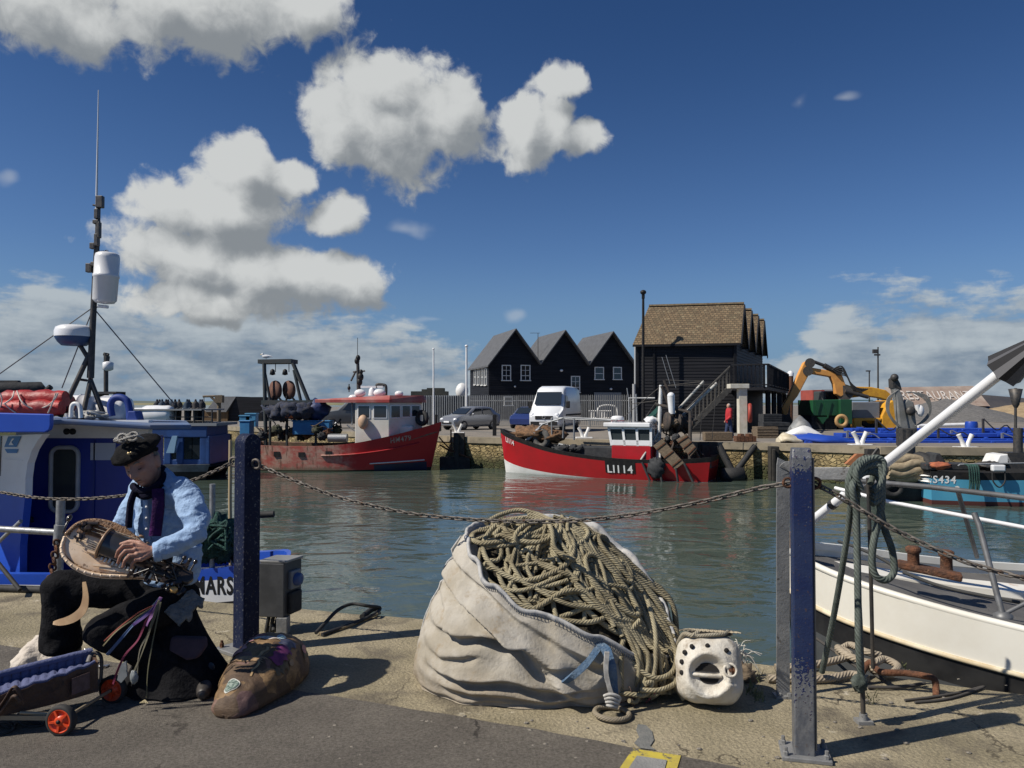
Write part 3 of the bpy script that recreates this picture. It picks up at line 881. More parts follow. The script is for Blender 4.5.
heap('sand_heap', 962, 1085, 402, 84, mat('tan_sand', (.34, .255, .15), (.26, .19, .11), 2, rough=.95, bump=.8, bscale=9), 'tan heap of sand at the right behind the gravel', 5)
# ================================================================== FAR QUAY: fences, vehicles, machines, people
def corrugated_fence():
 a, b = P(388, 420, 62), P(470, 420, 60); z1 = P(430, 395.5, 61).z; mb = MB(); n = 150; top = []; bot = []
 for i in range(n + 1):
  p = a.lerp(b, i / n); y = .09 * (1 if (i // 2) % 2 else -1)
  top.append(V((p.x, p.y + y, z1))); bot.append(V((p.x, p.y + y, ZF)))
 mb.loft([top, bot], 0, closed=False, smooth=False); mb.beam(a + V((0, .2, z1 - a.z - .3)), b + V((0, .2, z1 - b.z - .3)), .1, .1)
 tag(build('corrugated_fence', mb, mat('grey_sheet_metal', (.24, .26, .28), (.19, .205, .22), 1, rough=.55, metal=.3)), 'tall grey corrugated sheet fence behind the red trawler', 'fence')
corrugated_fence()
def palisade():
 t = thing('palisade_fence', P(620, 425, 56), 'long grey steel palisade fence in front of the black gabled building', 'fence')
 a, b = P(470, 424, 58), P(668, 426, 54); a.z = b.z = ZF; h = 2.25
 mb = MB(); n = 96
 for i in range(n + 1):
  p = a.lerp(b, i / n)
  mb.prism([p + V((-.035, 0, .12)), p + V((.035, 0, .12)), p + V((.035, 0, h)), p + V((0, 0, h + .09)), p + V((-.035, 0, h))], (0, .02, 0))
 galv = mat('dull_galvanised', (.30, .31, .31), (.23, .235, .24), 4, rough=.6, metal=.2)
 build('pales', mb, galv, t)
 for z in (.45, h - .35):
  r = MB(); r.beam(a + V((0, .05, z)), b + V((0, .05, z)), .05, .06); build('rail', r, galv, t)
 for i in range(9):
  p = a.lerp(b, i / 8) + V((0, .1, 0)); r = MB(); r.box(p + V((0, 0, h / 2)), (.1, .1, h)); build('post', r, galv, t)
 # white barrier gate seen through the pales
 t = thing('barrier', P(607, 424, 60), 'white tubular barrier standing behind the grey palisade fence', 'barrier')
 mb = MB(); q = lambda x, y: P(x, y, 60)
 mb.tube(smooth_path([q(597, 422), q(598, 409), q(603, 405.5), q(612, 405.5), q(617, 409), q(618, 422)], 4), .07, 6); build('hoop', mb, white, t)
 mb = MB()
 for i in range(9): mb.rod(q(589 + i * 2.6, 411), q(589 + i * 2.6, 418), .05, 5)
 mb.rod(q(588, 411), q(611, 411), .06, 5); mb.rod(q(588, 418), q(611, 418), .06, 5); build('panel', mb, white, t)
 for x in (589, 610):
  mb = MB(); mb.rod(q(x, 411), q(x, 425), .05, 5); build('leg', mb, white, t)
palisade()
def wheel(mb_t, mb_r, c, r, w, ax):
 ax = V(ax).normalized()
 mb_t.lathe([(r * .6, -w / 2), (r * .92, -w / 2), (r, -w * .35), (r, w * .35), (r * .92, w / 2), (r * .6, w / 2)], c, ax, 20, cap=False)
 mb_r.lathe([(.01, -w * .3), (r * .62, -w * .42), (r * .62, w * .42), (.01, w * .3)], c, ax, 16)
def car_wheels(t, fr, xs, half, r, w=.2, rim=None):
 for x in xs:
  for s in (-1, 1):
   a = MB(fr); b = MB(fr); wheel(a, b, V((x, s * (half - w / 2), r)), r, w, (0, 1, 0))
   o = build('wheel', a, black_rubber, t); build('rim', b, rim or steel, o)
def shell_car(name, fr, prof, half, m, label, cat, tuck=.12, roofz=1.0, wheels=(), r=.31):
 """car body lofted from a side profile (list of x, z_low, z_top, half width top)"""
 t = thing(name, fr.M.translation, label, cat)
 mb = MB(fr)
 rings = []
 for (x, zl, zt, ht) in prof:
  zb = min(zt - .02, roofz)       # beltline
  h = half * (1 if ht is None else ht)
  ring = [V((x, -h * .93, zl)), V((x, -h, zl + .18)), V((x, -h, zb * .75 + zl * .25)), V((x, -h * .97, zb)), V((x, -h * (.97 - tuck * (zt > roofz + .05)), max(zb + .01, zt - .06))), V((x, -h * (.85 - tuck * (zt > roofz + .05)), zt))]
  ring += [V((p.x, -p.y, p.z)) for p in reversed(ring)]
  rings.append(ring)
 mb.loft(rings, 0)
 build('body', mb, m, t)
 car_wheels(t, fr, wheels, half, r)
 return t
def silver_car():
 c = P(470, 431, 50); c.z = ZF
 fr = Frame(c, radians(226))
 m = mat('silver_car_paint', (.28, .29, .31), rough=.28, metal=.5, coat=.5)
 hw = .86
 prof = [(-2.0, .35, .75, .86), (-1.95, .25, .98, .94), (-1.75, .22, 1.10, 1), (-1.3, .2, 1.42, 1), (-.7, .2, 1.50, 1), (.1, .2, 1.48, 1), (.45, .2, 1.34, 1), (1.0, .2, .98, 1), (1.5, .22, .90, .98), (1.85, .26, .76, .9), (2.0, .32, .62, .78)]
 t = shell_car('parked_car', fr, prof, hw, m, 'silver hatchback car parked on the quay by the flagpole', 'car', roofz=.95, wheels=(-1.25, 1.28))
 g = MB(fr)
 g.add([(.98, -.66, 1.0), (.98, .66, 1.0), (.42, .6, 1.37), (.42, -.6, 1.37)], [(0, 1, 2, 3)])
 g.M = fr.M @ Matrix.Translation((.03, 0, .025)); g.add([(.98, -.66, 1.0), (.98, .66, 1.0), (.42, .6, 1.36), (.42, -.6, 1.36)], [(0, 1, 2, 3)])
 build('windscreen', g, glass, t)
 for s in (-1, 1):
  g = MB(fr)
  for (x0, x1, x2, x3) in ((.72, .28, -.28, -.28), (-.36, -.36, -1.05, -1.25)):
   g.add([(x0, s * .865, .99), (x3, s * .865, .99), (x2, s * .78, 1.36), (x1, s * .78, 1.36)], [(0, 1, 2, 3) if s < 0 else (3, 2, 1, 0)])
  build('side_window', g, glass, t)
  h = MB(fr); h.ell((1.83, s * .62, .68), (.14, .16, .09)); build('headlight', h, mat('lamp_glass', (.75, .77, .8), rough=.1), t)
  h = MB(fr); h.ell((.62, s * .97, 1.0), (.07, .1, .07)); build('mirror', h, m, t)
 g = MB(fr); g.box((1.99, 0, .45), (.06, .9, .12)); g.box((1.97, 0, .6), (.05, .7, .06)); build('grille', g, black, t)
 g = MB(fr); g.box((2.03, 0, .53), (.02, .5, .1)); build('number_plate', g, white_clean, t)
silver_car()
def white_van():
 c = P(556, 432, 47.5); c.z = ZF
 fr = Frame(c, radians(253))
 vw = mat('white_van_paint', (.78, .80, .82), (.72, .74, .76), 1.5, rough=.3, coat=.4)
 hw = .98
 t = thing('white_van', c, 'tall white panel van parked in front of the palisade fence', 'van')
 prof = [(-2.9, .45, 2.55, .96), (-2.8, .35, 2.68, 1), (-1.5, .32, 2.74, 1), (.6, .32, 2.74, 1), (1.2, .32, 2.62, 1), (1.45, .32, 2.42, 1), (2.05, .32, 1.52, 1), (2.2, .32, 1.36, .99), (2.75, .33, 1.14, .95), (2.95, .38, .95, .86)]
 mb = MB(fr); rings = []
 for (x, zl, zt, ht) in prof:
  h = hw * ht; k = .86 if zt > 1.6 else .95
  ring = [V((x, -h * .95, zl)), V((x, -h, zl + .2)), V((x, -h, min(1.25, zt - .05))), V((x, -h * (.97 if zt > 1.6 else .99), max(min(1.7, zt - .04), .5))), V((x, -h * k, max(zt - .12, .6))), V((x, -h * (k - .12), zt))]
  rings.append(ring + [V((p.x, -p.y, p.z)) for p in reversed(ring)])
 mb.loft(rings, 0); build('body', mb, vw, t)
 g = MB(fr); g.add([(2.04, -.80, 1.62), (2.04, .80, 1.62), (1.56, .74, 2.33), (1.56, -.74, 2.33)], [(0, 1, 2, 3)])
 g.M = fr.M @ Matrix.Translation((.07, 0, .02)); g.add([(2.04, -.80, 1.62), (2.04, .80, 1.62), (1.54, .76, 2.35), (1.54, -.76, 2.35)], [(0, 1, 2, 3)])
 build('windscreen', g, glass, t)
 for s in (-1, 1):
  g = MB(fr); g.add([(1.75, s * 1.0, 1.45), (.85, s * 1.0, 1.45), (.85, s * .93, 2.15), (1.35, s * .93, 2.15)], [(0, 1, 2, 3) if s < 0 else (3, 2, 1, 0)]); build('side_window', g, glass, t)
  h = MB(fr); h.ell((2.72, s * .74, 1.0), (.2, .16, .14)); build('headlight', h, mat('lamp_glass', (.75, .77, .8), rough=.1), t)
  h = MB(fr); h.box((1.75, s * 1.16, 1.62), (.12, .22, .42)); build('mirror', h, black, t, bevel=.04)
  h = MB(fr); h.box((-.6, s * 1.0, 1.0), (4.2, .03, .1)); build('rubbing_strip', h, black_rubber, t)
 g = MB(fr); g.box((2.93, 0, .86), (.1, 1.05, .2)); g.box((2.95, 0, .52), (.1, 1.6, .22)); build('grille', g, black, t)
 g = MB(fr); g.torus((2.99, 0, .87), .09, .02, (1, 0, 0), 16, 6); build('emblem', g, steel, t)
 g = MB(fr); g.box((3.0, 0, .52), (.03, .52, .11)); build('number_plate', g, white_clean, t)
 car_wheels(t, fr, (-1.75, 1.95), hw, .36, .24)
white_van()
def blue_car():
 c = P(529, 428.5, 53); c.z = ZF
 fr = Frame(c, radians(250))
 prof = [(-2.0, .35, .75, .86), (-1.9, .25, 1.0, .95), (-1.3, .2, 1.42, 1), (-.4, .2, 1.48, 1), (.3, .2, 1.40, 1), (1.0, .2, .98, 1), (1.7, .24, .85, .95), (1.95, .3, .65, .85)]
 t = shell_car('parked_car', fr, prof, .84, mat('dark_blue_car_paint', (.025, .04, .14), rough=.25, coat=.6), 'dark blue car partly hidden behind the white van', 'car', roofz=.95, wheels=(-1.2, 1.2))
 g = MB(fr); g.add([(1.0, -.66, 1.03), (1.0, .66, 1.03), (.36, .6, 1.42), (.36, -.6, 1.42)], [(0, 1, 2, 3)]); build('windscreen', g, glass, t)
blue_car()
def grey_suv():
 c = P(352, 427, 53); c.z = ZF
 fr = Frame(c, radians(195))
 prof = [(-2.2, .5, 1.1, .9), (-2.1, .35, 1.55, .97), (-1.6, .32, 1.85, 1), (-.4, .32, 1.92, 1), (.3, .32, 1.85, 1), (.95, .32, 1.25, 1), (1.9, .34, 1.1, .97), (2.2, .42, .85, .88)]
 t = shell_car('van', fr, prof, .92, mat('dark_grey_car_paint', (.10, .105, .11), rough=.35, coat=.4), 'dark grey people carrier parked behind the red trawler wheelhouse', 'van', roofz=1.2, wheels=(-1.4, 1.4), r=.36)
 for s in (-1, 1):
  g = MB(fr); g.add([(.7, s * .93, 1.22), (-1.8, s * .93, 1.22), (-1.6, s * .83, 1.72), (.3, s * .83, 1.72)], [(0, 1, 2, 3) if s < 0 else (3, 2, 1, 0)]); build('side_window', g, glass, t)
grey_suv()
def poles():
 for (x, y0, y1, Y, r, lab) in ((433.5, 349, 428, 55, .055, 'slim white flagpole standing behind the red trawler bow'), (466.5, 346, 424, 58, .075, 'white lamp column beside the silver car and gabled building')):
  a, b = P(x, y1, Y), P(x, y0, Y); a.z = ZF
  mb = MB(); mb.tube([a, b], [r * 1.2, r], 8)
  if y0 == 346: mb.ell(b, (.13, .13, .1))
  else: mb.ell(b, .08)
  tag(build('white_pole', mb, white_clean), lab, 'pole')
 # lamp posts on the right
 for (x, y0, Y, hd, lab) in ((878, 347, 88, 1, 'tall dark lamp post with twin heads above the lettered roof'), (869.3, 371, 100, 0, 'short dark lamp post left of the tall twin-headed one')):
  t = thing('street_lamp', P(x, 410, Y), lab, 'street lamp')
  a, b = P(x, 412, Y), P(x, y0, Y); a.z = ZF; mb = MB(); mb.tube([a, b], [.12, .08], 8); build('pole', mb, dark_steel, t)
  mb = MB()
  if hd: mb.box(b + V((-.35, 0, -.5)), (.5, .3, .45)); mb.box(b + V((-.1, 0, -.9)), (.6, .3, .18))
  else: mb.box(b + V((-.15, 0, 0)), (.5, .3, .16))
  build('lamp_head', mb, dark_steel, t)
 # round white tank by the gabled building
 mb = MB(); c = P(462, 391, 66); mb.ell(c, (.55, .5, .7)); mb.rod(V((c.x, c.y, ZF)), c, .2)
 tag(build('white_tank', mb, white), 'rounded white tank beside the lamp column left of the gabled building', 'tank')
 mb = MB(); c = P(430, 393.5, 64); mb.box(c, (3.0, 1.5, .35)); mb.box(c + V((.5, 0, .25)), (1.4, 1.2, .4)); mb.box(c + V((-.4, 0, .2)), (.5, .9, .3))
 mb.box(c + V((0, 0, -1.2)), (2.4, 1.0, 2.0))
 tag(build('machine', mb, mat('dark_machine', (.035, .04, .035), (.06, .06, .05), 2, rough=.8)), 'dark machinery top showing above the grey corrugated fence', 'machine')
poles()
def horn_bollard(px, py0, py1, Y, label):
 """white cast bollard with two horns leaning apart"""
 c = P(px, py1, Y); h = P(px, py0, Y).z - c.z; t = thing('quay_bollard', c, label, 'bollard', 'white twin-horned bollards on the far quay')
 mb = MB(); mb.box(c + V((0, 0, h * .07)), (h * 1.5, h * .8, h * .14)); build('base', mb, white, t, bevel=.02)
 for s in (-1, 1):
  m = MB(); m.tube([c + V((s * h * .08, 0, h * .1)), c + V((s * h * .28, 0, h * .6)), c + V((s * h * .48, 0, h * 1.0))], [h * .2, h * .13, h * .17], 10); build('horn', m, white, t)
horn_bollard(860, 432, 446, 31.3, 'white twin-horned bollard behind the rope-hung rail on the blue pontoons')
horn_bollard(965.5, 434.5, 448.5, 29.6, 'white twin-horned bollard above the light blue boat stern')
horn_bollard(584, 427.5, 438.5, 37, 'white twin-horned bollard behind the red boat numbered LI114')
horn_bollard(457.5, 424, 433.5, 39.5, 'white twin-horned bollard right of the rusty trawler bow')
horn_bollard(332.5, 422.5, 431, 49, 'white twin-horned bollard behind the rusty trawler deck')
def red_person():
 Y = 37.5
 f = P(729, 439, Y); f.z = ZF; H = 1.66
 t = thing('person', f, 'person in red jacket and blue jeans walking by the hut', 'person')
 mb = MB(); z = lambda k: ZF + H * k; x, y = f.x, f.y
 caps(mb, [((x - .02, y, z(.52)), .13), ((x, y, z(.68)), .15), ((x + .02, y, z(.80)), .15)]); caps(mb, [((x + .01, y, z(.82)), .06), ((x - .01, y, z(.88)), .055)])
 mb.ell((x - .02, y - .01, z(.935)), (.085, .1, .115), nu=14)
 for s, dy in ((-1, .12), (1, -.12)):
  caps(mb, [((x - .01, y + s * .09, z(.5)), .09), ((x + dy * .6, y + s * .09, z(.27)), .06), ((x + dy * 1.3, y + s * .09, z(.03)), .045)])
  caps(mb, [((x + dy * 1.3, y + s * .09, z(.03)), .045), ((x + dy * 1.3 - .13, y + s * .09, z(.02)), .035)])
  caps(mb, [((x + .02, y + s * .2, z(.79)), .06), ((x + .05 - dy * .3, y + s * .24, z(.62)), .045), ((x - .1 - dy, y + s * .2, z(.5)), .035)])
  mb.ell((x - .14 - dy, y + s * .2, z(.47)), (.035, .025, .05))
 skin_f = mat('far_skin', (.42, .25, .18), rough=.6)
 body = remesh('body', mb, .016, skin_f, t)
 j = MB(); caps(j, [((x - .02, y, z(.50)), .15), ((x, y, z(.68)), .175), ((x + .02, y, z(.80)), .165)])
 for s, dy in ((-1, .12), (1, -.12)): caps(j, [((x + .02, y + s * .2, z(.79)), .08), ((x + .05 - dy * .3, y + s * .24, z(.62)), .065), ((x - .08 - dy, y + s * .2, z(.515)), .055)])
 remesh('jacket', j, .02, mat('red_jacket', (.48, .02, .03), (.36, .02, .025), 6, rough=.8), t)
 j = MB()
 for s, dy in ((-1, .12), (1, -.12)): caps(j, [((x - .01, y + s * .08, z(.52)), .11), ((x + dy * .6, y + s * .09, z(.27)), .085), ((x + dy * 1.3, y + s * .09, z(.05)), .07)])
 remesh('jeans', j, .02, mat('blue_jeans', (.03, .05, .12), (.02, .03, .07), 8, rough=.9), t)
 j = MB(); j.ell((x, y, z(.955)), (.09, .1, .09)); build('hair', j, mat('grey_hair', (.35, .33, .31), rough=.8), t)
red_person()
def excavator():
 Y = 55
 q = lambda x, y, d=0: P(x, y, Y + d)
 t = thing('excavator', q(850, 425), 'yellow excavator with faded orange arm folded up high', 'excavator')
 t.location.z = ZF
 def plate(pts, w, m, name, d=0):
  mb = MB(); mb.prism([q(x, y, d) for x, y in pts], (0, w, 0)); return build(name, mb, m, t, bevel=.06)
 plate([(783.5, 415), (781.5, 408), (789, 396), (800, 371), (804, 362.5), (810, 359.5), (813.5, 361), (813, 367), (808, 377), (798, 396), (790, 406), (787, 416)], .4, orange_y, 'dipper_arm')
 plate([(806, 369), (812, 367.5), (832, 371), (838, 369), (842, 374), (847, 388), (848, 393), (841, 397), (836, 394), (834, 384), (831, 377), (808, 373)], .5, orange_y, 'upper_boom', -.1)
 plate([(838, 390), (845, 384), (853, 386.5), (872, 387), (886, 390), (893, 396), (892, 402), (880, 398), (866, 396), (842, 399)], .7, yellow, 'main_boom', .2)
 mb = MB(); mb.rod(q(812, 361), q(824, 365.5), .12); mb.rod(q(824, 365.5), q(836, 372), .2); build('hydraulic_ram', mb, dark_steel, t)
 mb = MB(); mb.rod(q(845, 391, -.3), q(868, 397, -.3), .14); build('hydraulic_ram', mb, dark_steel, t)
 mb = MB()
 random.seed(4)
 for i in range(6):
  a = q(832 + i, 370 + i, -.2); mb.tube(smooth_path([a, q(842 + i, 366.5 + i * 2, -.3), q(850 + i, 382 + i * 2, -.3), q(858 + i * 2, 389, -.3)], 5), .05, 6)
 build('hydraulic_hoses', mb, black_rubber, t)
 for (x, y, r) in ((810, 363, .35), (808, 371, .35), (845, 393, .55), (838, 371, .3)):
  mb = MB(); mb.rod(q(x, y, -.15), q(x, y, 1.1), r, 14); build('pin', mb, dark_steel, t)
 mb = MB(); mb.prism([q(782, 414), (q(778, 421)), q(784, 427), q(794, 425), q(790, 414)], (0, 1.0, 0)); build('bucket', mb, dark_steel, t, bevel=.04)
 # undercarriage with its wheel arch, upper body
 plate([(854, 418), (882, 418), (882, 421), (862, 421), (862, 434), (854, 434)], 2.2, yellow, 'front_fender', -3)
 plate([(882, 416), (888, 404), (893, 400), (899, 408), (901, 434), (882, 434)], 2.4, yellow, 'counterweight', -3)
 for x in (869.5, 893):
  a = MB(); b = MB(); c = q(x, 429, -2.2); c.z = ZF + .75; wheel(a, b, c, .75, .5, (0, 1, 0)); o = build('wheel', a, black_rubber, t); build('rim', b, yellow, o)
 plate([(852, 402), (880, 402), (880, 420), (852, 420)], 2.2, mat('grey_housing', (.20, .22, .24), (.16, .17, .19), 1, rough=.6), 'engine_housing', -2.8)
 plate([(878, 402), (896, 400), (896, 425), (880, 425)], 2, dark_steel, 'chassis', -2.2)
 plate([(840, 417), (856, 417), (856, 436), (840, 436)], 2.0, dark_steel, 'chassis', -1.6)
 mb = MB(); c0, c1 = q(824, 401, 1.2), q(839, 391, 1.2); mb.box2((c0.x, c0.y, ZF + 1.2), (c1.x, c1.y + 2, c1.z)); cb = build('cab', mb, mat('cab_frame', (.05, .06, .06), rough=.5), t, bevel=.08)
 mb = MB(); mb.box2((c0.x + .15, c0.y - .02, c0.z), (c1.x - .15, c1.y, c1.z - .12)); build('pane', mb, glass, cb)
 # green tank / hopper beside it
 g = thing('green_container', q(828, 425, -5), 'dark green steel hopper container beside the yellow excavator', 'container')
 Y2 = 49.5
 r = lambda x, y, d=0: P(x, y, Y2 + d)
 gm = mat('dark_green_steel', (.012, .085, .035), (.010, .065, .028), 1, rough=.5, spots=[((.04, .05, .03), 2, .62, .75)])
 mb = MB(); a, b = r(813, 425), r(838.5, 400); mb.box2((a.x, Y2, a.z + .6), (b.x, Y2 + 2.6, b.z)); a, b = r(838.5, 427), r(850, 399.5); mb.box2((a.x + .01, Y2 - .3, ZF + .35), (b.x, Y2 + 2.4, b.z))
 a, b = r(846, 427), r(878, 399.8); mb.box2((a.x + .3, Y2 + .6, a.z + 1.7), (b.x, Y2 + 2.5, b.z))
 build('hopper', mb, gm, g, bevel=.03)
 mb = MB()
 for (x0, x1, xb, yb) in ((815, 821, 818, 414), (824, 832, 828, 419)):
  mb.prism([r(x0, 402, -.06), r(xb, yb, -.06), r(x1, 402, -.06)], (0, .06, 0))
 mb.prism([r(818, 417, -.25), r(828, 417, -.25), r(823, 424, -.25)], (0, .2, 0))
 build('gusset', mb, gm, g)
 for x in (817, 830, 844):
  mb = MB(); a = r(x, 420, .4); mb.box2((a.x - .4, Y2 + .3, ZF), (a.x + .4, Y2 + 2.2, a.z + .5)); build('leg', mb, tarp_black, g)
 mb = MB(); mb.torus(r(841.5, 421, -.55), .32, .13, (0, 1, 0), 18, 8); build('hose_coil', mb, mat('tan_hose', (.45, .28, .12), rough=.7), g)
 # red container behind
 mb = MB(); a, b = P(813, 415, 95), P(824.5, 390, 95); mb.box2((a.x, 95, ZF), (b.x, 99, b.z)); 
 for i in range(9): mb.box2((a.x + .1 + i * .15, 94.95, ZF + .2), (a.x + .17 + i * .15, 95, b.z - .1))
 tag(build('red_container', mb, mat('dull_red_container', (.33, .06, .04), (.26, .05, .04), 1, rough=.7)), 'dull red shipping container behind the green hopper', 'container')
 mb = MB(); a, b = P(822, 415, 97), P(846, 389.5, 97); mb.box2((a.x, 97, ZF), (b.x, 104, b.z)); tag(build('grey_cabin', mb, mat('pale_grey_cabin', (.30, .30, .30), rough=.7)), 'pale grey cabin roof right of the red container', 'cabin')
 # pile by the arm's bucket
 mb = MB(); a = P(790, 420, 72); b = P(790.5, 374, 72); mb.rod(V((a.x, a.y, ZF)), b - V((0, 0, .1)), .26, 12); tp = thing('steel_pile', V((a.x, a.y, ZF)), 'rusty round steel pile with a white domed cap near the hut', 'pile')
 build('shaft', mb, rust, tp); mb = MB(); mb.lathe([(.3, -.2), (.3, .06), (.22, .22), (.01, .32)], b, n=12); build('cap', mb, white_clean, tp)
excavator()
def pontoons():
 m = mat('blue_pontoon', (.015, .055, .34), (.02, .07, .40), 1.5, rough=.45, spots=[((.1, .13, .2), 5, .62, .75)])
 Y = 33.5
 t = thing('pontoon', P(870, 446, Y), 'long stack of bright blue pontoon beams lying on the far quay', 'pontoon')
 for i, (x0, x1, y0, y1, d) in enumerate(((805, 1060, 440.5, 444.5, -.9), (842, 1075, 433.5, 437.3, .0), (852, 1068, 428.5, 432, 1.1), (866, 1080, 437, 440, .5), (824, 1050, 438.5, 441.5, -.35), (880, 1085, 431, 433.5, .8))):
  a, b = P(x0, y1, Y + d), P(x1, y0, Y + d); mb = MB()
  mb.box2((a.x, a.y, a.z), (b.x, a.y + .9, b.z))
  k = int((b.x - a.x) / 1.1)
  for j in range(k): mb.box2((a.x + .15 + j * 1.1, a.y - .05, a.z + .02), (a.x + .32 + j * 1.1, a.y, b.z - .02))
  for j in range(0, k, 3): mb.box2((a.x + .5 + j * 1.1, a.y + .2, b.z), (a.x + .62 + j * 1.1, a.y + .7, b.z + .05 + .04 * (j % 2)))
  build('beam', mb, m, t, bevel=.03)
 random.seed(19)
 for i, x in enumerate((848, 877, 897, 939, 952, 984, 1003, 1019)):
  mb = MB(); p = P(x, 446, 33.2 + (i % 3) * .5); p.z = ZF; h = (.5, 1.0, .4, .6)[i % 4]; mb.box2((p.x - .04, p.y, ZF), (p.x + .04, p.y + .08, ZF + h)); mb.tube(smooth_path([p + V((0, 0, h)), p + V((.5, -.1, h * .5)), p + V((1.1, .1, h * .7)), p + V((1.5, 0, .05))], 4), .03, 5)
  build('stake', mb, dark_steel if i % 2 else steel, t)
 # scaffold barrel & white tube
 mb = MB(); mb.rod(P(918, 426, 40), P(968, 424.5, 40), .1); tag(build('white_tube', mb, white_clean), 'long white tube lying above the blue pontoons', 'tube')
 mb = MB(); c = P(971.5, 433, 37.5); c.z = ZF; mb.lathe([(.26, 0), (.29, .06), (.28, .35), (.29, .4), (.28, .7), (.25, .78)], c + V((0, 0, .02)), n=16); tag(build('blue_barrel', mb, blue_paint), 'blue plastic drum on the pontoons below the gravel heap', 'drum')
 # upturned blue and white sheeting / dinghy at the left end
 t = thing('tarpaulin', P(810, 445, 34), 'crumpled white and blue sheeting heaped at the left end of the pontoons', 'tarpaulin')
 random.seed(8)
 def crump(name, pts, rx, rz, mm):
  mb = MB(); rings = []
  pts = smooth_path(pts, 6)
  for k, p in enumerate(pts):
   w = sin(pi * min(1, max(.12, (k + 1) / (len(pts) + 1)))) ** .5
   rings.append([p + V((0, cos(a) * rx * w, max(-.02, sin(a)) * rz * w * (1 + .5 * mn.noise(p * 2 + V((a, 0, 0)))))) for a in [2 * pi * q / 14 for q in range(14)]])
  mb.loft(rings, 0); build(name, mb, mm, t)
 Yt = 33
 crump('white_sheet', [P(778, 442, Yt), P(784, 440.5, Yt), P(792, 442, Yt), P(803, 443, Yt)], .5, .34, cream)
 crump('blue_sheet', [P(783, 441, Yt + .3), P(800, 440, Yt + .3), P(822, 442, Yt), P(850, 443.5, Yt)], .7, .32, m)
 crump('white_sheet', [P(786, 436.5, Yt + .5), P(797, 434.5, Yt + .5), P(812, 436, Yt + .5), P(826, 440, Yt + .3)], .5, .34, white)
 crump('grey_sheet', [P(790, 432.5, Yt + 1.2), P(799, 428, Yt + 1.2), P(806, 430, Yt + 1.2), P(812, 435, Yt + 1)], .5, .5, mat('grey_plastic_sheet', (.22, .23, .23), (.14, .14, .14), 3, rough=.5))
pontoons()
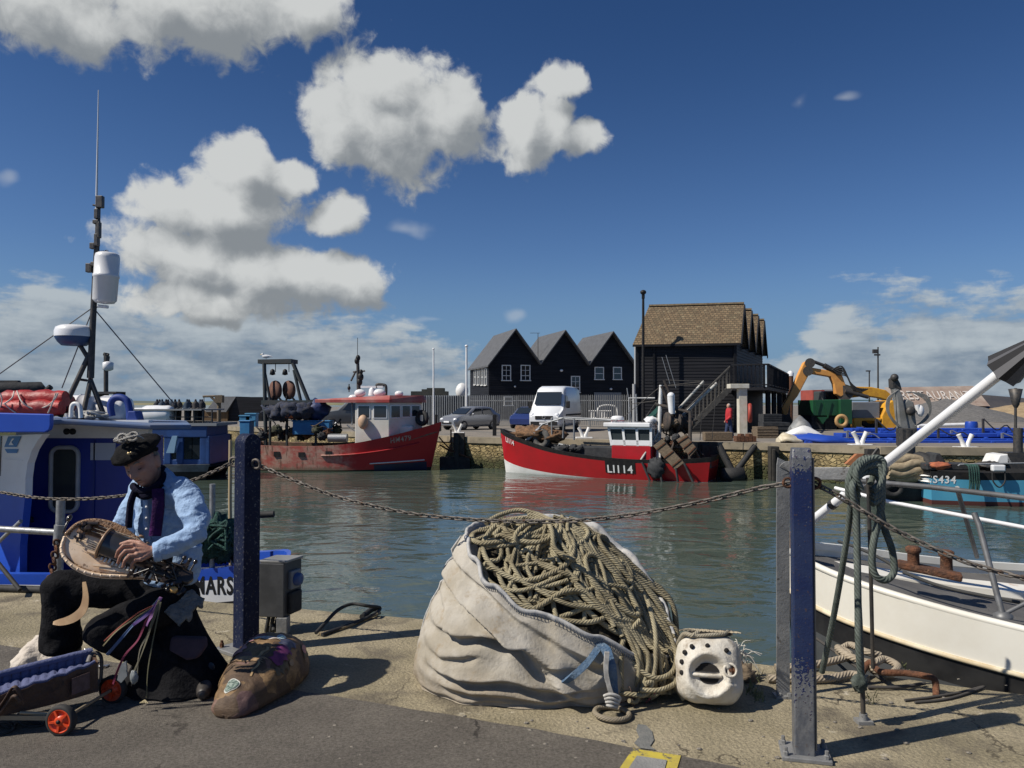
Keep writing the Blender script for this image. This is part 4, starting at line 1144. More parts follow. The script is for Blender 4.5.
def quay_clutter():
 """timber pallets, crates and gear in front of the hut"""
 t = thing('pallet_stack', P(770, 436, 38), 'dark stack of crates and fishing gear under the hut walkway', 'crates')
 random.seed(3)
 for i, (x, y, w, h) in enumerate(((765, 436, 1.0, .55), (774, 436, 1.3, .75), (783, 434, 1.1, .6), (770, 428, .9, .4), (760, 437, .6, .35))):
  c = P(x, y, 37.5 + i * .4); c.z = ZF; mb = MB()
  z0 = ZF + (0 if i < 3 or i == 4 else .75)
  mb.box2((c.x - w / 2, c.y - .4, z0), (c.x + w / 2, c.y + .4, z0 + h))
  for j in range(4): mb.box2((c.x - w / 2, c.y - .44, z0 + h * (j + .1) / 4), (c.x + w / 2, c.y - .4, z0 + h * (j + .75) / 4))
  build('crate', mb, tarp_black if i % 2 else wood_old, t)
 t = thing('trawl_beam', P(725, 442, 34.5), 'weathered timber baulk and dredge frame lying on the quay edge', 'timber')
 mb = MB(); a, b = P(705, 439, 34.2), P(733, 439, 34.2); mb.box2((a.x, a.y, ZF + .02), (b.x, a.y + .5, ZF + .4)); build('baulk', mb, wood_old, t, bevel=.03)
 mb = MB()
 for k in range(5):
  a = P(737 + k * 4, 444, 33.6); mb.box2((a.x - .07, a.y - .2, ZF + .02), (a.x + .09, a.y + .3, ZF + .25 + .1 * (k % 2)))
 mb.rod(P(700, 446.3, 33.5) + V((0, 0, .1)), P(757, 447.5, 33) + V((0, 0, .12)), .06); build('dredge_frame', mb, rust, t)
 # dredge hanging down the wall on two legs with its roller
 t = thing('dredge_gear', P(732, 470, 32), 'dark V-shaped fishing gear hanging down the stone wall', 'fishing gear')
 mb = MB(); mb.rod(P(719, 446, 32.4), P(733, 473, 32), .16, 8); mb.rod(P(755, 446, 32.4), P(735, 473, 32), .13, 8); build('leg', mb, black_rubber, t)
 mb = MB(); c = P(733, 475, 31.9); mb.lathe([(.1, -.5), (.3, -.42), (.32, .42), (.1, .5)], c, (1, 0, 0), 14); build('roller', mb, black_rubber, t)
 # fender piles along the wall
 for (x, w, y0, y1, Y, lab) in ((709, 18, 442, 481, 33.0, 'thick dark timber fender pile right of the red boat'), (775, 9, 446.5, 482, 31.6, 'dark timber fender pile just left of the tall blue post'), (459, 11, 433, 472, 38.2, 'black timber fender pile right of the rusty trawler bow')):
  a, b = P(x - w / 2, y1, Y), P(x + w / 2, y0, Y); mb = MB(); mb.box2((a.x, Y, ZW - 1), (b.x, Y + .35, b.z)); mb.box2((a.x + .06, Y - .12, ZW - 1), (a.x + (b.x - a.x) * .5, Y, b.z - .1))
  tag(build('fender_pile', mb, mat('tarred_timber', (.022, .02, .018), (.045, .04, .033), 5, rough=.8, bump=.4), bevel=.03), lab, 'pile')
 mb = MB(); a, b = P(440, 457, 38.3), P(470, 471, 38.3); mb.box2((a.x, 38.1, ZW - .5), (b.x, 38.7, a.z)); tag(build('landing_stage', mb, MATS['tarred_timber']), 'low dark timber landing stage below the wall by the trawler bow', 'staging')
 mb = MB()
 mb.rod(P(451, 430, 38.6), P(451, 452, 38.4), .04); mb.tube(smooth_path([P(439, 437, 38.4), P(446, 445, 38.3), P(455, 452, 38.2), P(470, 458, 38.1)], 4), .035, 6); mb.rod(P(440, 445, 38.4), P(452, 452, 38.3), .04)
 tag(build('mooring_rail', mb, rust), 'rusty bent handrail on the wall beside the trawler bow', 'handrail')
 # short post by the silver car
 mb = MB(); a, b = P(494.5, 433, 40), P(494.5, 414.5, 40); a.z = ZF; mb.box2((a.x - .1, a.y, ZF), (a.x + .1, a.y + .2, b.z)); tag(build('post', mb, black, bevel=.02), 'short black post on the quay between the silver car and van', 'post')
quay_clutter()
def left_far():
 # dark shed with sloping end on the far left
 Y = 74
 t = thing('dark_shed', P(232, 424, Y), 'black shed with a grey sloping roof end behind the blue passenger boat', 'shed')
 mb = MB(); a, b = P(225, 424, Y), P(262, 397, Y); mb.box2((a.x, Y, ZF), (b.x, Y + 5, b.z)); build('wall', mb, board, t)
 mb = MB(); mb.prism([P(205, 412, Y - .5), P(226, 412, Y - .5), P(236, 396.5, Y), P(217, 396.5, Y)], (0, 4, 0)); build('roof', mb, slate, t)
 mb = MB(); a, b = P(203, 425, Y - .2), P(228, 411, Y - .2); mb.box2((a.x, Y - .3, ZF - .5), (b.x, Y + 3, b.z)); build('door', mb, mat('brown_boards', (.16, .095, .04), (.11, .065, .03), 1, rough=.8, stretch=(4, 4, .3)), t)
 # timber davit
 t = thing('davit', P(219, 425, 52), 'weathered timber davit post with a horizontal arm at the quay edge', 'davit')
 mb = MB(); a, b = P(219, 438, 52), P(219, 396, 52); mb.rod(a, b, .14, 8); mb.rod(P(203, 396.5, 52), P(222, 396, 52), .08, 6); mb.rod(P(211, 397, 52), P(218.5, 404, 52), .08, 6); mb.box(P(219.5, 399, 52), (.5, .4, .5)); mb.rod(P(204, 396.5, 52), P(204, 402, 52), .03, 5)
 build('frame', mb, wood_old, t)
 # dolphin of tarred piles
 t = thing('mooring_dolphin', P(224, 455, 45), 'cluster of dark tarred mooring piles beside the timber davit', 'piles')
 for i, (x, y0) in enumerate(((219, 432), (224, 431), (229, 434), (221.5, 436), (227, 437))):
  mb = MB(); b = P(x, y0, 45 + i * .2); mb.tube([V((b.x, b.y, ZW - 1)), b], [.2, .17], 8); build('pile', mb, MATS['tarred_timber'], t)
 # blue crates on the quay
 for i, (x, y) in enumerate(((246, 424), (252, 422))):
  mb = MB(); c = P(x, y, 56); mb.box(c + V((0, 0, .1)), (.75, .6, 1.0)); mb.box(c + V((0, 0, .6)), (.85, .7, .1))
  tag(build('plastic_tub', mb, mat('pale_blue_tub', (.06, .24, .42), (.05, .2, .36), 3, rough=.5), bevel=.03), ('pale blue plastic tub on the quay left of the rusty trawler', 'pale blue plastic tub behind another near the gantry foot')[i], 'tub')
 # row of waiting people on the passenger boat's upper deck : silhouettes far away
 t = None
left_far()
# ================================================================== BOATS
def hull_mats(name, c1, c2=None): return mat(name, c1, c2)
def letter_hull(h, mb, txt, x0, z0, size, side, dirx, width=None, off=.012, bold=.02, slope=0):
 def fn(a, b):
  x = x0 + dirx * a
  return h.at(x, z0 + b + slope * a, side, off)
 n0 = len(mb.f); mb.text(txt, (0, 0, 0), (1, 0, 0), (0, 1, 0), size, bold=bold, width=width, fn=fn)
 return mb
net_brown = mat('heaped_net', (.22, .12, .06), (.10, .06, .035), 9, rough=.95, bump=1, bscale=40)
net_green = mat('green_net', (.03, .09, .075), (.02, .05, .045), 12, rough=.95, bump=1, bscale=60)
gear_mats = [rust, tarp_black, dark_steel, wood_old]
def lump(mb, c, r, amp=.3, fr=2.5, mi=0, seed=0):
 mb.ell(c, r, nu=22, nv=14, mi=mi, fn=lambda p, q: q * (1 + amp * mn.noise(p * fr + V((seed, 0, 0))) + amp * .5 * mn.noise(p * fr * 3 + V((seed, 5, 0)))))
# ------------------------------------------------------------------ red boat LI114
def boat_li114():
 bow = P(506, 472, 35.8); stern = P(712, 482, 31.9)
 bow.z = stern.z = ZW
 d = bow - stern; L = d.length
 fr = Frame(V((stern.x, stern.y, ZW)), atan2(d.y, d.x))
 t = thing('fishing_boat', V((stern.x, stern.y, ZW)), 'bright red fishing boat lettered LI114 with black gunwale and small white wheelhouse', 'fishing boat')
 st = [(0, -.15, .95, 1.15, 1.02), (.12 * L, .1 * L, 1.15, 1.38, .92), (.3 * L, .3 * L, 1.22, 1.45, .86), (.5 * L, .5 * L, 1.15, 1.42, .95), (.7 * L, .71 * L, .85, 1.22, 1.2), (.86 * L, .88 * L, .42, .85, 1.58), (.95 * L, .98 * L, .15, .45, 1.84), (L, L + .28, .02, .05, 2.02)]
 h = Hull(st)
 red = mat('boat_red', (.46, .012, .018), (.38, .014, .018), 1.2, rough=.33, coat=.3, spots=[((.26, .03, .03), 4, .62, .76), ((.20, .06, .05), 7, .70, .80, (.5, .5, 2.5))])
 boot = lambda i: max(.004, .30 * (i - .42) / .58) if i > .42 else .004
 gun = lambda i: .80 + .10 * i
 mb = MB(fr); h.shell(mb, [(-1, 0, 3), (0, boot, 1), (boot, gun, 0), (gun, 1, 2)], inner=.16, deck_drop=.45, deck_mi=4, cap_mi=2, in_mi=4)
 build('hull', mb, [red, white, black, mat('boat_bottom', (.03, .05, .04), rough=.8), mat('boat_deck', (.12, .10, .08), (.07, .06, .05), 3, rough=.85)], t)
 mb = MB(fr)
 a = fr.px(607.5, 473, 1.35); b = fr.px(633, 466, 1.35)
 letter_hull(h, mb, 'LI114', a.x, a.z + .02, .33, 1, -1, width=abs(a.x - b.x), off=.03)
 p = fr.px(504.5, 447, .35); q = fr.px(514.5, 442, .4)
 letter_hull(h, mb, 'LI114', p.x - .08, 1.42, .24, 1, -1, width=.52, off=.03, slope=-.32)
 build('lettering', mb, mat('white_lettering', (.82, .82, .80), rough=.5), t)
 mb = MB(fr); rings = []
 for i in range(9):
  x = a.x + .1 - (abs(a.x - b.x) + .2) * i / 8; rings.append([h.at(x, .30 - .03 + k * .125, 1, .015) for k in range(5)])
 for r in rings:
  pass
 mb.loft([list(reversed(r)) for r in rings], 0, closed=False); build('name_panel', mb, black, t)
 # wheelhouse
 zd = .55
 w0, w1 = fr.px(617, 440, 0).x, fr.px(655.5, 440, 0).x
 xm, xl = (w0 + w1) / 2, abs(w0 - w1)
 z1, z2, z3 = fr.px(636, 445.5, .8).z, fr.px(636, 427, .8).z, fr.px(636, 424, .8).z
 wh = MB(fr); wh.box2((w1, -.8, zd), (w0, .8, z1)); wb = build('wheelhouse', wh, red, t, bevel=.03)
 wh = MB(fr); lean = .14
 fw, bw = w0, w1
 ringA = [V((fw, -.8, z1)), V((fw, .8, z1)), V((bw, .8, z1)), V((bw, -.8, z1))]
 zq = (z1 * .72 + z2 * .28)
 # window band built from posts, sill and head so that the panes sit in real openings
 for sy in (-.77, .77):
  for k, x in enumerate((0, .34, .67, 1.0)):
   xx = fw + (bw - fw) * x; wh.beam((xx + (lean * (1 - x)) * 0, sy, z1 - .02), (xx + lean * (1 - x), sy, z2), .10, .07)
  wh.box2((bw, sy - .035, z1), (fw + .02, sy + .035, zq)); wh.box2((bw, sy - .035, z2 - .10), (fw + lean, sy + .035, z2))
 for (xx, le) in ((fw, lean), (bw, 0)):
  for y in (-.73, -.25, .25, .73): wh.beam((xx, y, z1 - .02), (xx + le, y, z2), .07, .1)
  wh.box2((xx - .035, -.77, z1), (xx + .04, .77, zq)); wh.box2((xx + le - .05, -.77, z2 - .1), (xx + le + .03, .77, z2))
 build('window_frame', wh, white_clean, wb)
 wh = MB(fr); wh.box2((bw, -.95, z2), (fw + lean + .18, .95, z3 + .05)); build('roof', wh, white_clean, t, bevel=.03)
 g = MB(fr)
 for sy in (-.74, .74): g.box2((bw + .03, sy - .008, zq), (fw + .05, sy + .008, z2 - .08))
 g.box2((bw + .03, -.74, zq), (bw + .045, .74, z2 - .08)); build('pane', g, mat('clear_glass', (.04, .05, .055), rough=.04, spec=1.0), wb)
 rd = MB(fr); c = fr.px(619.5, 423, 0); rd.lathe([(.26, 0), (.28, .06), (.28, .2), (.22, .28), (.05, .3)], (c.x, .3, z3 + .04), n=18); rd2 = build('radar_dome', rd, white_clean, t)
 rd = MB(fr); rd.lathe([(.285, 0), (.285, .04)], (c.x, .3, z3 + .1), n=18, cap=False); build('stripe', rd, red_paint, rd2)
 # bow rails, pale steel frame, rail over the hold
 rl = MB(fr); q = lambda x, y, o=.6: fr.px(x, y, o)
 galv = steel
 rl.tube([q(526, 440), q(543, 424), q(563, 418)], .045, 6)
 rl.tube([q(528, 440), q(540, 428)], .07, 6)
 rl.tube([q(552, 440), q(551.5, 418), q(563, 418)], .035, 6)
 rl.tube([q(563, 438), q(564, 417.5), q(617, 420)], .045, 6); rl.tube([q(574, 440), q(574, 419)], .04, 6); rl.tube([q(563, 419, -.6), q(616, 421, -.6)], .04, 6)
 rl.tube([q(557, 449), q(559, 444), q(600, 452), q(618, 453)], .045, 6); rl.tube([q(587, 458), q(587, 450)], .04, 6); rl.tube([q(612, 440), q(610, 430), q(616, 421)], .03, 6)
 build('rail', rl, galv, t)
 # foredeck gear: brown net, tyre, hatch
 mb = MB(fr); c = q(534, 433, .1); lump(mb, c, (.95, .6, .32), .45, 3.2); lump(mb, c + V((-1.0, .1, -.12)), (.6, .5, .25), .5, 3.6); build('net_heap', mb, net_brown, t)
 mb = MB(fr); c = q(541.5, 439, .55); mb.torus(c, .33, .14, (.25, 1, .1), 20, 10); build('tyre_fender', mb, mat('old_tyre', (.12, .115, .105), (.06, .058, .055), 6, rough=.9), t)
 mb = MB(fr); mb.box(q(600, 452, 0), (2.2, 1.3, .5)); mb.box(q(583, 452, -.2), (.6, .8, .3)); build('hatch', mb, tarp_black, t, bevel=.03)
 mb = MB(fr); mb.box(q(580, 451, .4), (.45, .4, .34)); build('fish_box', mb, mat('yellow_box', (.5, .36, .1), rough=.6), t, bevel=.03)
 mb = MB(fr); random.seed(5)
 for i in range(14):
  p = q(550 + i * 3, 450 - (i % 3), random.uniform(-.5, .7)); lump(mb, p, (.22, .2, .16), .5, 3, seed=i)
 build('gear_heap', mb, tarp_black, t)
 mat('dark_gallows', (.07, .05, .04), (.03, .028, .026), 6, rough=.8)
 # mast, gallows and derricks aft
 ms = MB(fr)
 ms.tube([q(658, 461, .2), q(661, 385, .2)], [.11, .075], 8); build('mast', ms, white, t)
 ms = MB(fr); ms.tube([q(641, 460, .9), q(659, 432, .4)], .05, 6); ms.tube([q(660, 432, .2), q(660, 460, .9)], .05, 6)
 ms.tube([q(664, 425, 0), q(704, 381, -.2)], .06, 6); ms.tube([q(678, 420, -.3), q(717, 383, -.5)], .07, 6); build('derrick', ms, mat('pale_steel', (.45, .45, .43), (.32, .31, .29), 5, rough=.6), t)
 ms = MB(fr); ms.tube([q(661, 386, .2), q(672, 410, 0), q(676, 440, 0)], .09, 8); ms.tube([q(690, 460, .7), q(690, 412, .3), q(655, 404, .2)], .08, 8); ms.tube([q(690, 460, -.7), q(690, 412, -.3)], .08, 8)
 ms.tube([q(668, 460, .6), q(680, 425, .2), q(700, 460, -.4)], .06, 6); ms.tube([q(664, 380, .1), q(683, 425, 0)], .07, 6); ms.tube([q(648, 437, -.5), q(660, 402, -.4)], .035, 6)
 build('gallows', ms, MATS['dark_gallows'], t)
 ms = MB(fr)
 for (x, y, r, o) in ((672, 422, .5, .3), (683, 423, .55, -.1), (664, 418, .35, -.3)):
  ms.lathe([(r * .3, -.28), (r * .8, -.26), (r * .8, -.2), (r * .5, -.18), (r * .5, .18), (r * .8, .2), (r * .8, .26), (r * .3, .28)], q(x, y, o), (.9, .7, .1), 18)
 build('winch_drum', ms, MATS['dark_gallows'], t)
 random.seed(7); ms = MB(fr)
 for i in range(22):
  x, y = random.uniform(662, 694), random.uniform(418, 455); p = q(x, y, random.uniform(-.7, .7)); lump(ms, p, (random.uniform(.08, .2), .15, random.uniform(.08, .2)), .6, 3, mi=i % 3, seed=i)
  if i % 2: ms.tube(smooth_path([p, p + V((random.uniform(-.5, .5), .1, random.uniform(-.6, .3))), p + V((random.uniform(-.9, .9), 0, random.uniform(-1, .1)))], 4), .03, 5, mi=i % 3)
 build('deck_gear', ms, [rust, tarp_black, wood_old], t)
 ms = MB(fr); ms.tube([q(672, 414, .4), q(671, 397, .4)], [.13, .16], 10); ms.ell(q(671, 396, .4), .16); build('float', ms, white_clean, t)
 # otter boards hung on the side
 for (pts, o, m) in (([(653, 446), (662, 439), (684, 463), (675, 470)], 1.5, wood_old), ([(676, 440), (686, 434), (697, 449), (690, 457)], .9, wood_old)):
  ms = MB(fr); ms.prism([q(x, y, o) for x, y in pts], (0, -.12, 0)); ob = build('otter_board', ms, m, t, bevel=.015)
  ms = MB(fr)
  for k in (.15, .5, .85): ms.beam(q(*V(pts[0] + (0,)).lerp(V(pts[3] + (0,)), k)[:2], o + .02), q(*V(pts[1] + (0,)).lerp(V(pts[2] + (0,)), k)[:2], o + .02), .05, .03, up=(0, 1, 0))
  build('strap', ms, rust, ob)
 ms = MB(fr); lump(ms, q(656, 468, 1.5), (.34, .15, .38), .4, 2.8); build('net_bag', ms, tarp_black, t)
 ms = MB(fr)
 for (x0, y0, x1, y1) in ((642, 462, 650, 481), (676, 468, 678, 482), (684, 463, 693, 482), (660, 472, 662, 482)): ms.tube([q(x0, y0, 1.5), q(x1, y1, 1.5)], .05, 6)
 build('hanging_strap', ms, tarp_black, t)
 # rigging wires, green aft tarp, upright frame
 ms = MB(fr)
 for pts in ([(661, 386), (700, 382)], [(661, 386), (620, 420)], [(664, 380), (690, 381), (704, 381)], [(661, 395), (640, 425)], [(661, 386), (716, 384)], [(631, 404), (661, 400)], [(704, 381), (700, 440)], [(717, 383), (712, 440)]): ms.tube([q(x, y, .1) for x, y in pts], .014, 5)
 build('rigging', ms, dark_steel, t)
 ms = MB(fr); ms.tube([q(629, 424, -.2), q(629, 398, -.2), q(655, 398, -.2)], .04, 6); ms.tube([q(637, 424, -.2), q(636, 394, -.2)], .04, 6); ms.tube([q(627, 388, -.3), q(632, 424, -.3)], .025, 5); ms.tube([q(662, 357, .1), q(670, 384, .1)], .014, 5); ms.tube([q(666, 355, .1), q(676, 388, .1)], .014, 5); build('antenna_frame', ms, steel, t)
 ms = MB(fr); ms.prism([q(644, 420, -.3), q(656, 408, -.3), q(660, 398, -.3), q(657, 420, -.3)], (0, -.08, 0)); build('green_sail', ms, mat('green_canvas', (.02, .10, .085), (.02, .07, .06), 4, rough=.9), t)
 ms = MB(fr); lump(ms, q(651, 420, .2), (.28, .3, .16), .2, 2); build('life_raft', ms, white_clean, t)
boat_li114()
# ------------------------------------------------------------------ rusty red trawler HM479
def boat_hm479():
 bow = P(431, 470, 37.2); stern = P(252, 469.5, 37.8); bow.z = stern.z = ZW
 d = bow - stern; L = d.length; fr = Frame(V((stern.x, stern.y, ZW)), atan2(d.y, d.x))
 t = thing('trawler', V((stern.x, stern.y, ZW)), 'rusty red trawler with white wheelhouse, stern gantry and faint number HM479 on the bow', 'trawler')
 st = [(0, -.1, 1.35, 1.5, 1.25), (.15 * L, .15 * L, 1.5, 1.62, 1.2), (.4 * L, .4 * L, 1.55, 1.7, 1.18), (.6 * L, .6 * L, 1.45, 1.65, 1.3), (.78 * L, .79 * L, 1.0, 1.4, 1.62), (.92 * L, .96 * L, .42, .85, 2.02), (L, L + .5, .02, .06, 2.3)]
 h = Hull(st)
 m = bpy.data.materials.new('rusty_red_hull'); m.use_nodes = True
 n = NT(m.node_tree); bs = m.node_tree.nodes['Principled BSDF']; ob = n.n('ShaderNodeTexCoord').outputs['Object']
 sx = n.n('ShaderNodeSeparateXYZ', [ob])
 nz = n.n('ShaderNodeTexNoise', {'Vector': n.vm('MULTIPLY', ob, (1, 1, 1.6)), 'Scale': 1.6, 'Detail': 8, 'Roughness': .7}).outputs['Fac']
 n2 = n.n('ShaderNodeTexNoise', {'Vector': n.vm('MULTIPLY', ob, (5, 5, .6)), 'Scale': 1.2, 'Detail': 6, 'Roughness': .7}).outputs['Fac']
 xb = P(352, 460, 37).x
 aft = n.ss(n.m('MULTIPLY_ADD', nz, 2.0, n.m('MULTIPLY', sx.outputs[0], -1.0)), -(xb + .6) + 1, -(xb - 1.0) + 1)
 col = n.mix(n.ss(nz, .4, .62), (.33, .035, .03, 1), (.26, .055, .045, 1))
 pale = n.mix(n.ss(nz, .36, .62), (.46, .10, .08, 1), (.50, .32, .25, 1))
 pale = n.mix(n.ss(n2, .52, .66), pale, (.13, .075, .05, 1))
 col = n.mix(aft, (.42, .014, .018, 1), pale)
 low = n.ss(n.m('MULTIPLY_ADD', n2, .7, sx.outputs[2]), ZW + .62, ZW + .42)
 col = n.mix(n.m('MULTIPLY', low, n.m('MULTIPLY_ADD', aft, .75, .1)), col, (.16, .13, .09, 1))
 m.node_tree.links.new(col, bs.inputs['Base Color']); bs.inputs['Roughness'].default_value = .6
 mb = MB(fr); h.shell(mb, [(-1, 0, 1), (0, .05, 1), (.05, 1, 0)], inner=.12, deck_drop=.45, deck_mi=2, cap_mi=0, in_mi=3)
 build('hull', mb, [m, mat('weedy_bottom', (.035, .045, .02), (.02, .02, .015), 4, rough=.95), MATS['boat_deck'], mat('inner_bulwark', (.20, .12, .08), (.10, .07, .05), 4, rough=.9)], t)
 q = lambda x, y, o=-.8: fr.px(x, y, o)
 mb = MB(fr); rings = []
 for i in range(30):
  x = L * (.72 + .26 * i / 29); rings.append([h.at(x, z, -1, -.0) + V((0, -.008, 0)) for z in (.01, .15, .30 + .1 * i / 29)])
 mb.loft(rings, 0, closed=False); build('boot_top', mb, mat('navy_boot', (.02, .03, .07), (.03, .03, .05), 3, rough=.6), t)
 mb = MB(fr)
 mb.tube([h.at(L * (.70 + .27 * i / 24), .36 + .12 * i / 24, -1, 0) + V((0, -.02, 0)) for i in range(25)], .03, 6); build('white_line', mb, white, t)
 mb = MB(fr); a = q(393, 440); letter_hull(h, mb, 'HM479', a.x, 1.30, .26, -1, 1, width=.9, off=.02, slope=.16)
 build('lettering', mb, mat('faded_lettering', (.44, .36, .30), (.3, .12, .10), 9, rough=.7), t)
 mb = MB(fr)
 mb.tube([h.at(L * (.45 + .5 * i / 24), .75 + .55 * (i / 24) ** 2, -1, 0) + V((0, -.03, 0)) for i in range(25)], .05, 6, flat=.8); build('rubbing_strake', mb, m, t)
 # square scuppers and stem post
 for x, y in ((277, 454), (302, 454.5), (329, 453.5)):
  mb = MB(fr); p = q(x, y, -1.6); pp = h.at(p.x, p.z, -1, 0); mb.box(pp + V((0, .02, 0)), (.3, .1, .22)); build('scupper', mb, black, t)
 mb = MB(fr); p = q(436, 424, 0); mb.rod(p, p + V((.02, 0, .45)), .07); build('stem_post', mb, black, t)
 # wheelhouse
 x0, xm, x1 = q(357, 430).x, q(389, 430, -1.15).x, q(420, 430, .0).x
 z0, z1, z2 = .7, q(380, 402.5, -1.1).z, q(380, 394, -1.1).z
 hw = 1.15
 xc = q(389, 430, -hw).x; xf = q(421, 430, .35).x
 poly = [V((x0, -hw, z0)), V((xc, -hw, z0)), V((xf, .35, z0)), V((xf, .7, z0)), V((xf - .4, hw, z0)), V((x0, hw, z0))]
 mb = MB(fr); mb.prism(poly, (0, 0, z1 - z0)); wb = build('wheelhouse', mb, mat('wheelhouse_white', (.70, .68, .62), (.62, .58, .50), 1.5, rough=.45, spots=[((.36, .24, .13), 5, .66, .78)]), t, bevel=.03)
 ov = lambda p, k: V((p.x * 1, p.y, 0))
 mb = MB(fr)
 pl = [V((x0 - 1.9, -hw - .12, z1)), V((xc + .05, -hw - .14, z1)), V((xf + .2, .28, z1)), V((xf + .2, .75, z1)), V((xf - .4, hw + .14, z1)), V((x0 - 1.9, hw + .12, z1))]
 cx = sum(p.x for p in pl) / 6
 top = [V((cx + (p.x - cx) * .96, p.y * .88, z1 + .34 if p.x > x0 - .5 else z1 + .16)) for p in pl]
 mb.loft([pl, [p + V((0, 0, .14)) for p in pl], top], 0, smooth=False)
 build('roof', mb, mat('faded_red_roof', (.36, .05, .045), (.42, .16, .14), 1.4, rough=.55), t, bevel=.02)
 def wpane(a, b, zlo, zhi, i0, i1):
  """window let into the wheelhouse side a-b"""
  dv = b - a; n = V((dv.y, -dv.x, 0)).normalized(); p0, p1 = a + dv * i0, a + dv * i1
  f = MB(fr); c = (p0 + p1) / 2 + n * .012; R = Matrix((dv.normalized(), n, V((0, 0, 1)))).transposed(); w = (p1 - p0).length
  f.box(V((c.x, c.y, (zlo + zhi) / 2)), (w + .1, .03, zhi - zlo + .1), R); o = build('window', f, white_clean, wb, bevel=.01)
  f = MB(fr); c = c + n * .012; f.box(V((c.x, c.y, (zlo + zhi) / 2)), (w, .02, zhi - zlo), R); build('pane', f, glass, o)
 zt, zb = q(380, 406, -hw).z, q(380, 417.5, -hw).z
 A, B, C, D, E = poly[0], poly[1], poly[2], poly[3], poly[4]
 wpane(A, B, zb, zt, .1, .42); wpane(A, B, zb, zt, .56, .92)
 wpane(B, C, zb, zt, .06, .32); wpane(B, C, zb + .03, zt, .40, .63); wpane(B, C, zb + .05, zt, .70, .94)
 # white fore cabin
 mb = MB(fr); mb.box2((xc - .1, -.62, .9), (q(413, 426, -.5).x, .7, q(405, 425.5, -.6).z)); build('fore_cabin', mb, MATS['wheelhouse_white'], t, bevel=.12, seg=3)
 mb = MB(fr); p = q(422, 418, 0); mb.torus(p, .28, .12, (.5, 1, 0), 16, 8); build('tyre_fender', mb, black_rubber, t)
 # roof gear: radar scanner bar, horn pipe, floats, mast
 mb = MB(fr); zr = z1 + .34; p = q(372, 390, 0); mb.box(V((p.x, 0, zr + .42)), (1.1, .12, .1)); mb.lathe([(.18, 0), (.14, .3), (.06, .4)], (p.x, 0, zr)); build('radar_scanner', mb, white_clean, t)
 mb = MB(fr); mb.tube(smooth_path([q(386, 396, 0), q(386, 387, 0), q(384, 385, 0), q(377, 384.5, 0), q(377, 388, 0)], 4), .07, 8); build('exhaust_pipe', mb, dark_steel, t)
 for (x, r) in ((353, .15), (360, .19), (379.5, .2), (399, .14)):
  mb = MB(fr); p = q(x, 395, -.4); mb.ell(V((p.x, -.4, zr + r * .6 - (.2 if x < 356 else 0))), (r * 1.5, r, r)); build('float', mb, white_clean, t)
 mb = MB(fr); a, b = q(359, 397, .3), q(357.5, 356, .3); mb.tube([a, b], [.11, .07], 8); mb.rod(b, b + V((0, 0, .9)), .015, 5); mb.rod(q(353, 372, .3), q(365, 371, .3), .04, 5); mb.rod(q(351, 381, .3), q(356, 371, .3), .05, 5); mb.rod(q(349, 392, .3), q(349, 384, .3), .03, 5)
 build('mast', mb, dark_steel, t)
 for (x, y, r) in ((358, 358, .12), (357, 361, .13), (360.5, 377, .16), (359.5, 382, .15), (361, 372, .1), (349, 388, .08)):
  mb = MB(fr); mb.ell(q(x, y, .3), (r, r, r * 1.3), nu=10, nv=8); build('mast_light', mb, black, t)
 mb = MB(fr); p = q(363, 422, -1.3); mb.ell(p, (.24, .2, .34)); build('buoy', mb, mat('peach_buoy', (.58, .38, .24), (.45, .30, .2), 4, rough=.6), t)
 # stern gantry
 mb = MB(fr)
 for y in (-.4, .4):
  mb.tube([q(266, 448, y), q(264.2, 363, y)], .10, 8); mb.tube([q(309, 402, y), q(293, 363, y)], .10, 8); mb.tube([q(301, 402, y), q(294, 370, y)], .08, 8); mb.tube([q(270, 400, y), q(265, 373, y)], .07, 8)
  mb.beam(q(262, 402.5, y), q(318, 402.5, y), .2, .22)
  for x in (270, 287, 316): mb.box2(q(x - 1, 446, y) - V((0, .07, 0)), q(x + 1, 402, y) + V((0, .07, 0)))
 mb.beam(q(261.5, 362, 0), q(294.5, 361.5, 0), .95, .2)
 build('gantry', mb, mat('dark_gantry', (.03, .045, .05), (.05, .05, .05), 3, rough=.7), t)
 for x in (275.5, 289):
  mb = MB(fr); mb.lathe([(.05, -.12), (.44, -.1), (.47, 0), (.44, .1), (.05, .12)], q(x, 390, -.1), (.8, 1, .05), 24); build('net_reel', mb, mat('rusty_reel', (.17, .08, .05), (.10, .05, .04), 5, rough=.85), t)
  mb = MB(fr); mb.rod(q(x, 362, -.3), q(x, 372, -.3), .02, 5); mb.lathe([(.02, .15), (.1, .1), (.14, -.12), (.02, -.16)], q(x - 3 if x < 280 else x - 4, 372, -.4), n=10); build('hanging_block', mb, black, t)
  mb = MB(fr); mb.rod(q(x + 2, 396, -.3), q(x + 7, 402, -.3), .05, 6); mb.rod(q(x - 2, 396, -.3), q(x - 3, 402, -.3), .05, 6); build('reel_leg', mb, black, t)
 # working platform: nets, blue tubs, gear
 mb = MB(fr); random.seed(9)
 for i in range(10): lump(mb, q(272 + i * 4.6, 410 + (i % 3), random.uniform(-.8, .8)), (.5, .5, .42), .4, 2.5, seed=i)
 build('net_heap', mb, mat('dark_blue_net', (.025, .035, .07), (.05, .05, .06), 5, rough=.95, bump=1, bscale=30), t)
 mb = MB(fr); lump(mb, q(318, 410, -.2), (.55, .6, .5), .3, 2.4); build('blue_tarpaulin', mb, mat('navy_tarpaulin', (.02, .035, .13), (.015, .03, .09), 4, rough=.6), t)
